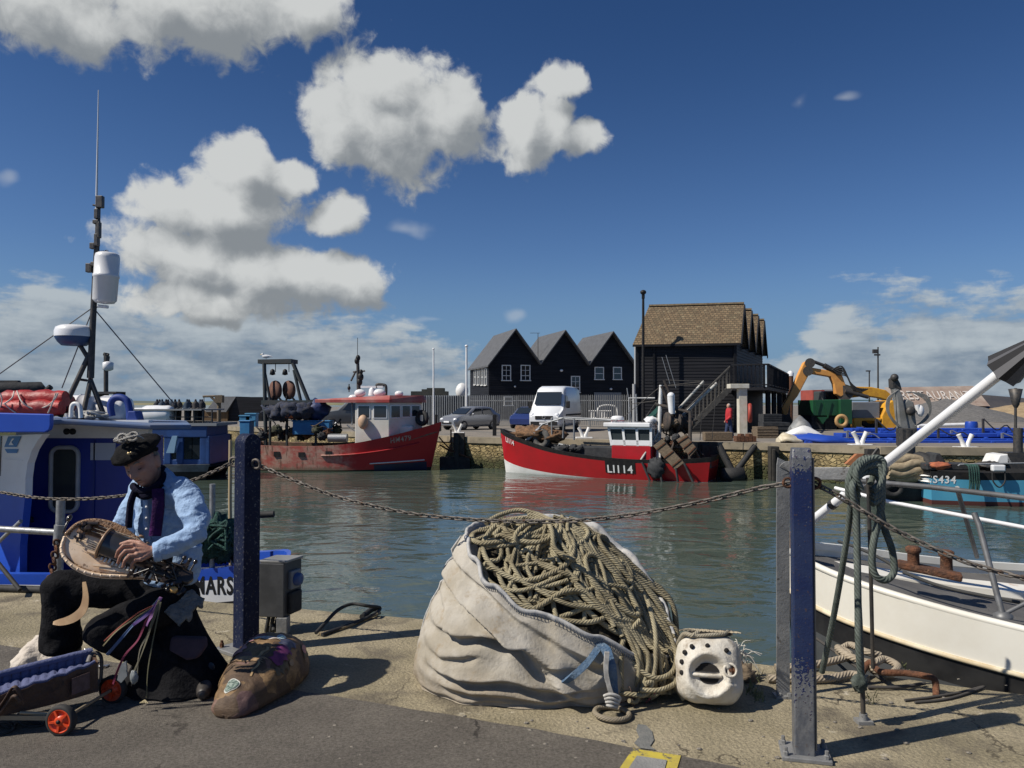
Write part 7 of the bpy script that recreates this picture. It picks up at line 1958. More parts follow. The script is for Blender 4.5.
 def strap(pts, w, th=.006, side=V((1, 0, 0))):
  pts = smooth_path(pts, 6); fr = frames(pts); rings = []
  for p, (tg, u, v) in zip(pts, fr):
   s = side - tg * side.dot(tg); s.normalize(); k = tg.cross(s)
   wob = w * (1 + .15 * mn.noise(p * 30))
   rings.append([p + s * wob + k * th, p - s * wob + k * th, p - s * wob - k * th, p + s * wob - k * th])
  mb.loft(rings, 0, smooth=False)
 W = lambda x, y, Y=3.86: P(x, y, Y - .10)
 strap([W(598, 643, 3.95), W(606, 650, 3.90), W(611, 665), W(613, 682), W(614, 700), W(613, 708, 3.84)], .022)
 strap([W(601, 644, 3.94), W(588, 662, 3.88), W(573, 676, 3.85), W(563, 683, 3.88)], .016)
 build('lifting_strap', mb, mat('blue_webbing', (.06, .12, .21), (.13, .19, .26), 14, rough=.9, bump=.6, bscale=90, spots=[((.42, .42, .4), 22, .60, .7)]), t)
 mb = MB(); strap([W(607, 652, 3.845), W(606, 672, 3.84), W(610, 690, 3.835), W(616, 705, 3.83)], .011, .008); [mb.tube(smooth_path([W(604 + i, 696 + i * 3, 3.83), W(611, 694 + i * 4, 3.815), W(620 - i, 698 + i * 3, 3.83), W(615, 704 + i, 3.84)], 5), .008, 6) for i in range(4)]; build('frayed_tie', mb, mat('frayed_white', (.5, .49, .46), (.3, .29, .27), 30, rough=.95), t)
 mb = MB(); mb.torus(G(612, 717) + V((0, 0, .018)), .082, .013, (.05, .02, 1), 36, 8)
 tag(build('rope_grommet', mb, rope_mat('grey_rope', (.34, .29, .21), (.24, .2, .15), 75, k=6)), 'ring of rope lying flat on the concrete under the blue strap', 'rope ring')
 # blue sack inside the mouth
 mb = MB(); lump(mb, P(511, 568, 4.35), (.06, .1, .16), .35, 3); build('blue_sack', mb, mat('inner_blue_cloth', (.05, .11, .24), (.03, .07, .16), 9, rough=.9, bump=.7), t)
 # ---- the rope itself
 random.seed(31)
 rm = rope_mat('tan_rope', (.42, .37, .245), (.21, .175, .11), 60, k=5)
 def heap_pt(a, r, lift=0):
  """point on the rope mound: a angle, r 0..1 from the summit to the mouth of the bag"""
  zr = rim_z(a); R = foot(a) * taper(a, zr) * .93
  p = c + V((.02, 0, 0)) * (1 - r) + R * r
  z = zr + .045 - .08 * (0 < math.degrees(a) % 360 < 80) * r + (.845 - zr - .045) * (1 - min(1, r) ** 1.7) - max(0, r - 1) * 1.6 + .03 * mn.noise(V((p.x * 5, p.y * 5, 0)))
  return V((p.x, p.y, max(.016, z + lift)))
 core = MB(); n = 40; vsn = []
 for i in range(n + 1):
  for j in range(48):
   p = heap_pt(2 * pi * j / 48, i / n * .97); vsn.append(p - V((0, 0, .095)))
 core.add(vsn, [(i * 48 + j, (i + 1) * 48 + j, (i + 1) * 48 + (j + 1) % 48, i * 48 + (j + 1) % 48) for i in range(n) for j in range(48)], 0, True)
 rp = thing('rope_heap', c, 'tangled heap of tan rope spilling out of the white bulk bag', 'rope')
 build('packed_core', core, mat('rope_gap_shade', (.03, .025, .017), (.07, .058, .036), 30, .4, .6, rough=.95, bump=1, bscale=60), rp)  # dark filler under the strands, shade of the gaps put into its colour
 mb = MB(); R_ = .0128
 def polar(x, y):
  a = atan2(y, x); zr = rim_z(a); R = foot(a) * taper(a, zr) * .93; return a, min(1.04, sqrt(x * x + y * y) / R.length)
 for k in range(135):
  a = random.uniform(-2.6, 1.0); r = sqrt(random.uniform(.02, .95)); lift0 = random.uniform(-.05, .04); kind = random.random(); pts = []; ph = random.uniform(0, 6.28)
  if kind < .68:       # long strand running down the slope to the right
   a = random.uniform(-1.7, .4); r0 = random.uniform(0, .45); r1 = random.uniform(.7, 1.03); da = random.uniform(-.45, .45); w = random.uniform(.03, .18)
   for i in range(9):
    q = i / 8; pts.append(heap_pt(a + da * q + w * sin(q * 5 + ph), r0 + (r1 - r0) * q, lift0 + .012 * sin(i * 2 + k)))
  elif kind < .88:     # loop
   x0, y0 = foot(a).x * .75 * r, foot(a).y * .75 * r; rr = random.uniform(.09, .22); tn = random.uniform(.55, 1.2); e = random.uniform(.45, 1)
   for i in range(12):
    an = ph + 2 * pi * tn * i / 11; ra = rr * (1 + .12 * sin(i)); aa, r2 = polar(x0 + ra * cos(an), y0 + ra * sin(an) * e); pts.append(heap_pt(aa, r2, lift0 + .010 * sin(an * 2 + k) + .008))
  else:                # cross strand
   for i in range(8):
    q = i / 7 - .5; aa = a + q * 1.0; pts.append(heap_pt(aa, min(1.03, r + .12 * sin(q * 6 + k)), lift0 + .01 * sin(i * 1.7)))
  mb.tube(smooth_path(pts, 6), R_ * random.uniform(.74, 1.12), 8)
 # strands falling over the right edge down to the ground
 for k in range(42):
  a = random.uniform(-1.05, .35); p0 = heap_pt(a + random.uniform(-.4, .4), random.uniform(.3, .75), .03); p1 = heap_pt(a, .98, .03); R = foot(a); u = V((R.x, R.y, 0)).normalized()
  g1 = c + R * random.uniform(1.0, 1.07) + u * .02; g1.z = p1.z * random.uniform(.35, .7) + .03; g2 = c + R * random.uniform(.98, 1.12) + V((random.uniform(-.1, .1), random.uniform(-.06, .06), 0)); g2.z = random.uniform(.016, .06)
  g2.x = min(g2.x, c.x + .70); g1.x = min(g1.x, c.x + .71)
  g3 = g2 + V((random.uniform(-.25, .02), random.uniform(-.06, .03), random.uniform(0, .03))); g3.z = max(.016, g3.z); g4 = g3 + V((random.uniform(-.12, .1), .05, random.uniform(.04, .2)))
  mb.tube(smooth_path([p0, p1, g1, g2, g3, g4][:4 + k % 3], 7), R_ * random.uniform(.85, 1.05), 8)
 # big top loop lying over the left rim
 W2 = lambda x, y, Y: P(x, y, Y)
 mb.tube(smooth_path([W2(540, 535, 4.25), W2(520, 526, 4.3), W2(498, 530, 4.35), W2(476, 533, 4.3), W2(474, 540, 4.15), W2(492, 546, 4.1), W2(515, 543, 4.1), W2(530, 532, 4.15), W2(545, 522, 4.3), W2(565, 531, 4.2)], 7), R_, 8)
 mb.tube(smooth_path([W2(560, 540, 4.15), W2(540, 528, 4.2), W2(515, 523, 4.4), W2(485, 529, 4.42), W2(471, 536, 4.25), W2(480, 543, 4.1), W2(505, 541, 4.1)], 7), R_, 8)
 mb.tube(smooth_path([W2(517, 545, 4.1), W2(516, 534, 4.1), W2(527, 524, 4.15), W2(545, 521, 4.2), W2(552, 531, 4.1), W2(556, 550, 4.05), W2(575, 560, 4.0)], 7), R_, 8)
 mb.tube(smooth_path([W2(550, 530, 4.3), W2(575, 522, 4.3), W2(588, 532, 4.25), W2(580, 543, 4.15), W2(560, 548, 4.1)], 7), R_, 8)
 # coil between bag and float on the ground
 for (pts) in ([(620, 640, 3.95), (635, 665, 3.88), (655, 678, 3.86), (672, 672, 3.9), (676, 655, 3.95), (668, 630, 4.0)], [(648, 600, 4.05), (656, 640, 3.92), (650, 690, 3.85), (628, 694, 3.84), (612, 690, 3.87)],
     [(640, 690, 3.83), (660, 690, 3.83), (675, 683, 3.88), (668, 676, 3.9), (645, 684, 3.84)], [(622, 690, 3.85), (621, 660, 3.86), (624, 640, 3.92), (640, 620, 3.98)]):
  q = [W2(*p) for p in pts]
  for p in q: p.z = max(.018, p.z)
  mb.tube(smooth_path(q, 8), R_, 8)
 build('rope_strands', mb, rm, rp)
 # pink and dark netting scraps
 mb = MB(); random.seed(77)
 for i in range(70):
  b0 = G(random.uniform(622, 652), random.uniform(688, 705)) + V((0, 0, random.uniform(.01, .09))); mb.tube(smooth_path([b0, b0 + V((random.uniform(-.05, .05), random.uniform(-.04, .04), random.uniform(-.02, .05))), b0 + V((random.uniform(-.09, .09), random.uniform(-.05, .03), -b0.z + .006))], 4), .0035, 4, mi=1 if i % 6 == 0 else 0)
 tag(build('net_scrap', mb, [mat('dark_net_twine', (.05, .035, .03), (.09, .06, .05), 30, rough=.95), mat('pink_twine', (.38, .09, .10), rough=.9)]), 'scrap of dark and pink netting on the ground beside the rope heap', 'netting')
rope_bag()
# ------------------------------------------------------------------ white plastic jerrycan cut into a pot
def jerrycan():
 Y = 3.86; ctr = P(708, 671, Y + .07); ctr.z = .166
 t = thing('jerrycan', V((ctr.x, ctr.y, 0)), 'battered white plastic jerrycan with holes lying beside the rope heap', 'jerrycan')
 yaw = radians(-10); R = Matrix.Rotation(yaw, 3, 'Z') @ Matrix.Rotation(radians(-14), 3, 'X')
 W, D, Hh = .163, .15, .168
 pm = mat('aged_white_plastic', (.64, .61, .54), (.48, .43, .35), 6, rough=.5, bump=.5, bscale=26, spots=[((.24, .19, .13), 8, .54, .70), ((.12, .09, .06), 26, .68, .75)])
 hx, hz = -.008, -.022                                  # centre of the moulded ring on the front (the can's top)
 def se(p, q):
  e = .42
  m = max(abs(p.x), abs(p.y), abs(p.z)); L = (abs(p.x) ** 3.4 + abs(p.y) ** 3.8 + abs(p.z) ** 3.4) ** (1 / 3.5)
  v = V((p.x / L * W, p.y / L * D, p.z / L * Hh))
  v.x *= 1 + .06 * (-v.z / Hh)
  if v.y < -.06:
   d = sqrt((v.x - hx) ** 2 + ((v.z - hz) * 1.0) ** 2); k = min(1, (-v.y - .06) / .06)
   v.y += k * .020 * exp(-(d / .080) ** 8)
   v.y -= k * .022 * exp(-((d - .102) / .017) ** 2) * (0 if abs(atan2(v.z - hz, v.x - hx)) < .35 else 1)
  v += V((mn.noise(p * 3), mn.noise(p * 3 + V((5, 0, 0))), mn.noise(p * 3 + V((0, 7, 0))))) * .006
  return v
 mb = MB(Matrix.Translation(ctr) @ R.to_4x4()); mb.ell((0, 0, 0), 1, nu=96, nv=72, fn=se); bd = build('body', mb, pm, t)
 lc = Matrix.Translation(ctr) @ R.to_4x4()
 fy = -D + .012
 dk = mat('hole_shade', (.012, .01, .009), rough=.9)  # openings and holes are solid black pieces, inner shade put into the colour
 mb = MB(lc)
 mb.prism([V((hx - .062, fy + .010, hz + .012))] + [V((hx - .006 + .058 * cos(a), fy + .010, hz + .012 + .042 * sin(a))) for a in [pi * i / 12 for i in range(13)][::-1]], (0, -.005, 0))
 mb.prism([V((hx + .004 + .046 * cos(a), fy + .010, hz - .018 + .026 * sin(a))) for a in [pi + pi * i / 12 for i in range(13)]], (0, -.005, 0))
 build('opening', mb, dk, bd)
 mb = MB(lc); mb.tube([(hx - .08, fy + .004, hz - .002), (hx - .03, fy - .008, hz - .003), (hx + .02, fy - .008, hz - .004), (hx + .06, fy + .004, hz - .004)], .012, 8, flat=.8); build('carrying_bar', mb, pm, bd)
 mb = MB(lc); mb.torus((hx, fy - .004, hz), .100, .015, (0, 1, 0), 36, 8, a0=.35, a1=2 * pi - .1); build('moulded_ring', mb, pm, bd)
 cp = V((.095, fy - .012, .005))
 mb = MB(lc); mb.lathe([(.036, .03), (.036, 0), (.033, -.012), (.024, -.012), (.022, .012)], cp, (0, 1, 0), 24, cap=False); nk = build('neck', mb, pm, bd)
 mb = MB(lc); mb.lathe([(.001, -.001), (.022, 0)], cp + V((0, -.002, 0)), (0, -1, 0), 18); mb.rod(cp + V((0, .0, 0)), cp + V((0, -.016, 0)), .009, 8); build('cap_hole', mb, rust, nk)
 for (x, z) in ((-.085, .105), (-.01, .112), (-.120, .075), (-.135, .03), (-.136, -.02), (.08, .095), (-.05, -.115), (.05, -.12)):
  r = .0115 if z > -.1 else .006
  L = (abs(x / W) ** 4.2 + abs(z / Hh) ** 4.2); y = -D * max(.05, 1 - L) ** (1 / 4.2)
  nrm = V((abs(x / W) ** 3.2 * (1 if x > 0 else -1) / W, -abs(y / D) ** 3.2 / D, abs(z / Hh) ** 3.2 * (1 if z > 0 else -1) / Hh)).normalized()
  mb = MB(lc); mb.lathe([(r, -.01), (r, .0035), (.001, .004)], V((x, y, z)), nrm, 14); build('drilled_hole', mb, dk, bd)
 # open end on top drawn as a black disc, with netting and a rope collar
 mb = MB(lc); mb.prism([V((.01 + .105 * cos(a), .0 + .085 * sin(a) - .03, Hh - .008)) for a in [2 * pi * i / 24 for i in range(24)]], (0, 0, .012)); build('cut_opening', mb, dk, bd)
 mb = MB(lc)
 for i in range(-5, 6):
  o = i * .02
  for sg in (-1, 1):
   a = V((.01 + o - .05, -.03 - .05 * sg, Hh + .008)); b = V((.01 + o + .05, -.03 + .05 * sg, Hh + .008)); mb.tube([a, (a + b) / 2 + V((0, 0, .008)), b], .003, 5)
 build('netting', mb, mat('straw_net', (.40, .34, .24), rough=.95), bd)
 mb = MB(lc); mb.tube(smooth_path([(-.15, .0, .10), (-.12, -.08, Hh - .01), (-.08, -.12, Hh - .012), (-.05, -.10, Hh + .004)], 6), .012, 8); mb.tube(smooth_path([(-.09, -.115, Hh - .015), (-.04, -.12, Hh - .012), (.02, -.12, Hh - .004), (.07, -.1, Hh + .0), (.1, -.05, Hh + .012), (.12, .02, Hh)], 6), .010, 8)
 tag(build('rope_collar', mb, rope_mat('collar_rope', (.40, .36, .28), (.30, .26, .19), 80, k=5), bd), None, None)
 # frayed white twine and weeds behind it
 mb = MB(); random.seed(5)
 for i in range(46):
  b0 = P(738 + random.uniform(-4, 4), 660 + random.uniform(-5, 4), 4.25); an = random.uniform(-.3, pi * .95); l = random.uniform(.05, .13); d = V((cos(an), random.uniform(-.3, .3), sin(an)))
  mb.tube(smooth_path([b0, b0 + d * l * .5 + V((0, 0, .02)), b0 + d * l + V((random.uniform(-.03, .03), 0, -.03))], 4), .0022, 4)
 lump(mb, P(742, 676, 4.22), (.07, .06, .06), .5, 3, mi=1)
 tag(build('frayed_twine', mb, [mat('white_twine', (.6, .58, .52), rough=.9), wood_old]), 'tuft of frayed white twine behind the jerrycan at the quay edge', 'twine')
 mb = MB()
 for i in range(120):
  x = random.choice([(752, 692), (760, 698), (756, 680), (900, 672), (815, 668), (870, 700)]); b0 = G(x[0] + random.uniform(-6, 6), x[1] + random.uniform(-5, 5)); h = random.uniform(.01, .06)
  d = V((random.uniform(-.03, .03), random.uniform(-.02, .02), h)); s = V((.004, .002, 0)); mb.add([b0 - s, b0 + s, b0 + d + s * .5], [(0, 1, 2)]); mb.add([b0 + d * .5 - s * 1.5, b0 + d * .5 + V((.004, 0, .006)), b0 + d * .7 + s], [(0, 1, 2)])
 o = build('weeds', mb, mat('quay_weeds', (.12, .14, .05), (.22, .20, .10), 30, rough=.9)); tag(o, 'thin straggling weeds growing in the concrete at the quay edge', 'weeds', kind='stuff')
jerrycan()
# ------------------------------------------------------------------ grey grab rail with ropes
def grab_rail():
 t = thing('grab_rail', G(784, 694), 'grey flat-bar ladder rail with ropes tied over it at the quay edge', 'rail')
 Y0, Y1 = 3.98, 3.62
 a0, a1 = P(783, 694, Y0), P(783, 470, Y0); a0.z = 0
 b1 = P(852, 474, 3.72); b0 = G(863.5, 723)
 zt = P(783, 465, Y0).z
 mb = MB(); pts = [a0, P(783, 480, Y0), P(784.5, 470.5, Y0), P(789, 467.5, Y0 - .02), P(800, 467.5, Y0 - .05)]
 rings = []
 for p in smooth_path(pts, 5): rings.append(p)
 fr = frames(rings); rr = []
 for p, (tg, u, v) in zip(rings, fr):
  s = V((0, 1, 0)); k = tg.cross(s).normalized(); rr.append([p + k * .033 + s * .006, p - k * .033 + s * .006, p - k * .033 - s * .006, p + k * .033 - s * .006])
 mb.loft(rr, 0, smooth=False); build('upright', mb, grey_worn, t)
 mb = MB(); mb.beam(P(798, 473.5, Y0 - .05), P(862, 473.5, 3.75), .016, .062); build('top_bar', mb, grey_worn, t, bevel=.003)
 mb = MB(); mb.box(a0 + V((0, 0, .006)), (.09, .07, .012)); mb.lathe([(.012, 0), (.012, .014)], a0 + V((-.025, -.02, .012)), n=6, smooth=False); mb.lathe([(.012, 0), (.012, .014)], a0 + V((.025, -.02, .012)), n=6, smooth=False); build('foot_plate', mb, grey_worn, t)
 # slim rods
 mb = MB(); mb.tube([b0, P(861, 640, 3.63), P(857, 560, 3.66), P(855.5, 470, 3.70)], .0115, 8); build('rod', mb, dark_steel, t)
 mb = MB(); mb.tube([P(873, 668, 4.1), P(870.5, 560, 4.0), P(868, 478, 3.95)], .010, 8); build('rod', mb, dark_steel, t)
 mb = MB(); mb.box(b0 + V((0, 0, .008)), (.07, .06, .016)); mb.lathe([(.02, 0), (.018, .03)], b0 + V((0, 0, .016)), n=10); build('foot_plate', mb, grey_worn, t)
 mb = MB(); p = P(858, 476, 3.70); mb.beam(P(857.5, 640, 3.64), P(857, 470, 3.70), .022, .014, up=(0, 1, 0)); build('flat_bar', mb, dark_steel, t)
 # mooring ropes over the rail
 gr = rope_mat('green_grey_rope', (.16, .185, .165), (.07, .088, .078), 46, k=5)
 W = lambda x, y, Y=3.68: P(x, y, Y)
 mb = MB(); r = .0165
 mb.tube(smooth_path([W(822, 672, 4.15), W(832, 625, 4.0), W(841, 575, 3.85), W(848, 530, 3.75), W(852, 495, 3.68), W(856, 472, 3.64), W(866, 463, 3.68), W(874, 470, 3.78), W(870, 485, 3.8)], 7), r * .92, 10)
 mb.tube(smooth_path([W(862, 684, 3.62), W(859, 650, 3.60), W(858, 600, 3.62), W(857, 540, 3.64), W(856, 495, 3.64), W(855, 470, 3.62), W(864, 459, 3.66), W(877, 463, 3.72), W(882, 478, 3.72), W(880, 498, 3.70)], 7), r, 10)
 mb.tube(smooth_path([W(878, 470, 3.66), W(882, 490, 3.63), W(880, 515, 3.62), W(874, 540, 3.62), W(872, 562, 3.62), W(876, 576, 3.62), W(886, 580, 3.62), W(894, 571, 3.62), W(892, 550, 3.63), W(885, 530, 3.64), W(881, 512, 3.66), W(877, 490, 3.68)], 7), r, 10)
 for i, (dx, dy) in enumerate(((0, 0), (5, 5), (-4, 7), (8, -2), (2, 12))):
  mb.tube(smooth_path([W(853 + dx, 492 + dy, 3.62 - .02 * i), W(851 + dx * .6, 474 + dy, 3.6 - .015 * i), W(858 + dx, 463 + dy, 3.62), W(869 + dx, 460 + dy, 3.64), W(879 + dx * .6, 466 + dy, 3.64), W(881, 484 + dy, 3.62), W(872, 492 + dy, 3.6)], 6), r * .95, 10)
 lump(mb, W(859.5, 683, 3.6), (.035, .03, .04), .4, 3)
 rp = build('mooring_rope', mb, gr); tag(rp, 'thick green-grey mooring rope looped and hung over the grey rail', 'rope')
 # tan rope coil and bent iron bar on the edge behind
 mb = MB(); g2 = lambda x, y, z=.025: G(x, y, 0) + V((0, 0, z))
 mb.tube(smooth_path([g2(775, 672), g2(800, 672, .03), g2(830, 668, .035), g2(850, 664, .05), g2(838, 660, .07), g2(850, 667, .06), g2(872, 672, .05), g2(884, 668, .05), g2(898, 672, .03), g2(888, 680, .03), g2(870, 676, .05)], 7), .021, 10)
 mb.tube(smooth_path([g2(768, 683), g2(800, 684), g2(830, 683), g2(852, 680, .03), g2(868, 684)], 7), .021, 10)
 mb.tube(smooth_path([g2(838, 659, .04), g2(850, 655, .06), g2(866, 664, .07), g2(880, 664, .05)], 7), .02, 10)
 tag(build('rope', mb, rope_mat('beige_rope', (.44, .38, .29), (.33, .27, .2), 42, k=6)), 'thick beige rope lying in bends on the quay behind the tall right post', 'rope')
 mb = MB(); mb.tube(smooth_path([g2(858, 684, .02), g2(870, 675, .07), P(880, 671.5, 4.12), P(905, 673, 4.10), P(925, 676, 4.05), P(934, 679, 4.03), P(936, 688, 4.02), G(936, 697)], 6), .017, 10)
 tag(build('mooring_hoop', mb, rust), 'rusty bent iron bar standing up from the concrete at the quay edge', 'iron bar')
 mb = MB()
 for pts in ([(835, 652), (862, 668), (885, 684)], [(815, 640), (838, 656), (860, 672)], [(868, 690), (900, 690), (925, 686)]): mb.tube(smooth_path([G(x, y) + V((0, 0, .015)) for x, y in pts], 5), .009, 6)
 mb.tube(smooth_path([G(905, 702) + V((0, 0, .008)), G(930, 699) + V((0, 0, .008)), G(960, 694) + V((0, 0, .008)), G(985, 688) + V((0, 0, .008)), G(950, 700) + V((0, 0, .008)), G(915, 704) + V((0, 0, .008))], 5), .007, 6)
 tag(build('thin_line', mb, mat('dark_cord', (.06, .055, .05), rough=.95)), 'thin dark cords lying along the edge below the white boat', 'cord')
grab_rail()
def floor_marks():
 """painted yellow frame round a grey cover, patch of mortar, litter"""
 z = .0085
 g = lambda x, y, dz=0: G(x, y, z + dz)
 cover = thing('drain_cover', G(650, 760), 'grey metal cover in a worn yellow painted frame on the asphalt', 'cover')
 mb = MB(); mb.add([g(619, 769), g(633, 748.5), g(681, 755.5), g(672, 785), g(612, 780)], [(4, 3, 2, 1, 0)])
 build('painted_frame', mb, mat('worn_yellow_paint', (.50, .40, .05), (.40, .32, .06), 12, rough=.85, spots=[((.09, .085, .08), 24, .52, .62)]), cover)
 mb = MB(); mb.add([g(628, 769, .004), g(637, 755.5, .004), g(667, 760, .004), g(660, 785, .004), g(620, 780, .004)], [(4, 3, 2, 1, 0)])
 build('plate', mb, mat('cover_grey', (.20, .20, .195), (.25, .25, .24), 8, rough=.8, bump=.4, bscale=90), cover)
 mb = MB(); P_ = [(638, 724), (646, 725), (652, 731), (654, 740), (650, 746), (656, 750), (640, 748), (634, 743), (639, 737), (636, 730)]
 mb.add([g(x, y, -.003) for x, y in P_], [tuple(reversed(range(len(P_))))])
 structure(build('path', mb, mat('mortar_patch', (.13, .135, .13), (.17, .17, .16), 20, rough=.95, bump=.4)))
 # small stones and flakes
 random.seed(44); mb = MB()
 for i in range(170):
  x, y = random.uniform(300, 1010), random.uniform(640, 768)
  p = G(x, y)
  if p.y > 4.3 or (x < 700 and p.y > 3.75): continue
  r = random.uniform(.003, .009); lump(mb, p + V((0, 0, r * .4)), (r * 1.4, r, r * .6), .5, 3, seed=i)
 o = build('gravel', mb, mat('grit', (.28, .25, .20), (.12, .11, .10), 200, rough=.95)); tag(o, 'scattered grit and small stones on the concrete', 'grit', kind='stuff')
floor_marks()
# ================================================================== THE MUSICIAN
def musician():
 P = lambda x, y, Y: globals()['P'](x, y, Y + .12)
 base = G(150, 688)
 t = thing('person', base, 'elderly man in black beret, scarf and pale blue shirt, kneeling low and playing a hurdy-gurdy', 'person')
 skin = mat('skin', (.40, .215, .15), (.34, .16, .11), 22, .38, .66, rough=.55, bump=.25, bscale=120, spots=[((.30, .13, .09), 40, .62, .74)])
 # ---- head
 HC = P(142.5, 465, 3.93)
 u = V((-.27, -.24, .93)).normalized(); f = V((-.02, -.93, -.34)); f = (f - u * f.dot(u)).normalized(); r = f.cross(u)
 HR = Matrix((r, f, u)).transposed()
 def g(x, z, cx, cz, sx, sz): return exp(-((x - cx) / sx) ** 2 - ((z - cz) / sz) ** 2)
 def face(p, q):
  x, y, z = q
  if z < 0:
   k = min(1, -z / .118); x *= 1 - .33 * k ** 1.2
   if y < 0: y *= 1 - .42 * k
  if z > 0 and y < 0: y *= 1.06
  if y > .0:
   fr_ = min(1, y / .05)
   y -= .012 * fr_ * (abs(x) < .08) * exp(-((z - .05) / .08) ** 2) * 0
   d = 0
   for s in (-1, 1):
    d -= .026 * g(x, z, s * .031, .012, .018, .015)
    d += .009 * g(x, z, s * .031, .010, .012, .0075)
    d += .008 * g(x, z, s * .030, .034, .024, .009)
    d += .007 * g(x, z, s * .045, -.018, .022, .02)
    d -= .006 * g(x, z, s * .036, -.050, .014, .026)
    d += .007 * g(x, z, s * .012, -.030, .007, .007)
   nz = .0
   if z < .028 and z > -.045: nz = .040 * exp(-(x / .0120) ** 2) * max(0, min(1, (.03 - z) / .058)) ** .8 * (1 if z > -.031 else max(0, 1 - (-.031 - z) / .010))
   d += nz + .008 * g(x, z, 0, .0, .010, .03)
   d += .006 * g(x, z, 0, -.0505, .021, .005) + .007 * g(x, z, 0, -.0635, .018, .006) - .009 * g(x, z, 0, -.057, .024, .0026)
   d += .012 * g(x, z, 0, -.094, .024, .017) - .006 * g(x, z, 0, -.076, .024, .007)
   y += d * fr_
  return V((x, y, z))
 mb = MB()
 mb.ell(HC, (.076, .096, .120), HR, nu=88, nv=72, fn=face)
 H = lambda x, y, z: HC + HR @ V((x, y, z))
 for s in (-1, 1):
  mb.ell(H(s * .077, -.012, -.004), (.011, .021, .034), HR, nu=12, nv=10); mb.ell(H(s * .081, -.020, .012), (.008, .016, .018), HR, nu=10, nv=8)
 NB = P(161, 490, 4.04)
 caps(mb, [(H(0, -.03, -.05), .056), (NB, .060), (P(163, 515, 4.04), .09)])
 SL, SR = P(185, 492, 3.92), P(141, 494, 4.13); EL, WL = P(198, 531, 3.78), P(154, 551, 3.66); ER, WR = P(119, 540, 4.08), P(98, 549, 3.92)
 caps(mb, [(NB, .07), (SL, .05), (EL, .042), (P(174, 545, 3.70), .038), (WL, .028)]); caps(mb, [(NB, .07), (SR, .05), (ER, .04), (WR, .028)])
 caps(mb, [(P(163, 515, 4.04), .10), (P(172, 570, 4.06), .10), (P(178, 600, 4.08), .10)])
 def hand(wrist, knuckles, tips, rise, thumb, rk=.0095):
  """palm as a slab of capsules; five separate, bent fingers"""
  for k in knuckles: caps(mb, [(wrist, .021), (wrist.lerp(k, .55), .0165), (k, .0125)], 10)
  for i, (k, tp) in enumerate(zip(knuckles, tips)):
   L_ = (tp - k); m1 = k + L_ * .42 + rise * L_.length * .34; m2 = k + L_ * .76 + rise * L_.length * .26
   rr = rk * (.92 if i == 3 else 1)
   caps(mb, [(k, rr * 1.12), (m1, rr), (m2, rr * .88), (tp, rr * .76)], 10)
   mb.ell(m1, rr * 1.1, nu=8, nv=6); mb.ell(k + rise * .004, rr * 1.3, nu=8, nv=6)
  caps(mb, [(wrist.lerp(knuckles[0], .25), .016), (thumb[0], .013), (thumb[1], .011), (thumb[2], .0085)], 10)
 rise = V((-.1, -.55, .8)).normalized()
 hand(WL, [P(133, 545.5, 3.615), P(135, 550.5, 3.60), P(137.5, 555, 3.59), P(141, 559.5, 3.59)],
   [P(116, 557, 3.60), P(118, 563, 3.585), P(123, 567, 3.58), P(131, 568, 3.585)], rise, [P(140, 543, 3.65), P(130, 541.5, 3.66), P(121, 544, 3.665)])
 rise2 = V((-.5, -.2, .8)).normalized()
 hand(WR, [P(90, 546, 3.86), P(88, 549, 3.84), P(87, 552, 3.83), P(86.5, 555, 3.83)], [P(84, 556, 3.82), P(82, 558, 3.81), P(82, 561, 3.81), P(83, 563, 3.81)], rise2, [P(92, 548, 3.83), P(87, 552, 3.80), P(83, 555, 3.80)])
 # legs inside the clothes, one body
 hipR, KR, AR = P(166, 594, 4.08), P(61, 587, 3.93), P(63, 652, 3.97); hipL, KL, AL = P(177, 600, 4.02), P(103, 631, 3.80), P(200, 674, 3.97)
 caps(mb, [(P(178, 600, 4.08), .1), (hipR, .08), (KR, .06), (AR, .045)]); caps(mb, [(P(178, 600, 4.08), .1), (hipL, .08), (KL, .055), (AL, .045)])
 remesh('body', mb, .0038, skin, t, smooth=1, sf=.4)
 # ---- eyebrows, hair
 hair = mat('grey_hair_near', (.30, .27, .24), (.16, .14, .12), 60, rough=.8, bump=.8, bscale=200)
 mb = MB()
 for s in (-1, 1): mb.tube([H(s * .014, .094, .032), H(s * .030, .092, .038), H(s * .046, .080, .034)], [.003, .0042, .002], 6)
 build('eyebrow', mb, hair, t)
 mb = MB()
 for s in (-1, 1): mb.tube([H(s * .017, .0815, .0035), H(s * .024, .083, .0005), H(s * .032, .082, -.0005), H(s * .040, .077, .0025)], [.001, .0024, .0024, .001], 6)
 mb.tube([H(-.021, .0855, -.058), H(-.010, .0905, -.0565), H(0, .0925, -.0575), H(.010, .0905, -.0565), H(.021, .0855, -.058)], [.0006, .0018, .0022, .0018, .0006], 6)
 for s in (-1, 1): mb.ell(H(s * .0075, .108, -.0335), (.003, .004, .002))
 build('face_lines', mb, mat('face_line_dark', (.05, .03, .022), rough=.8), t)  # lashes plus mouth line and nostrils, whose shade is drawn in dark colour
 mb = MB(); mb.ell(HC + HR @ V((0, -.022, .012)), (.080, .088, .095), HR, nu=40, nv=30, fn=lambda p, q: q * (1 + .05 * mn.noise(p * 9)) if q.y < .012 and q.z > -.075 else q * .72); build('hair', mb, hair, t)
 # ---- beret
 felt = mat('black_felt', (.008, .008, .009), (.015, .0145, .015), 30, spec=.1, rough=.95, bump=.4, bscale=150)
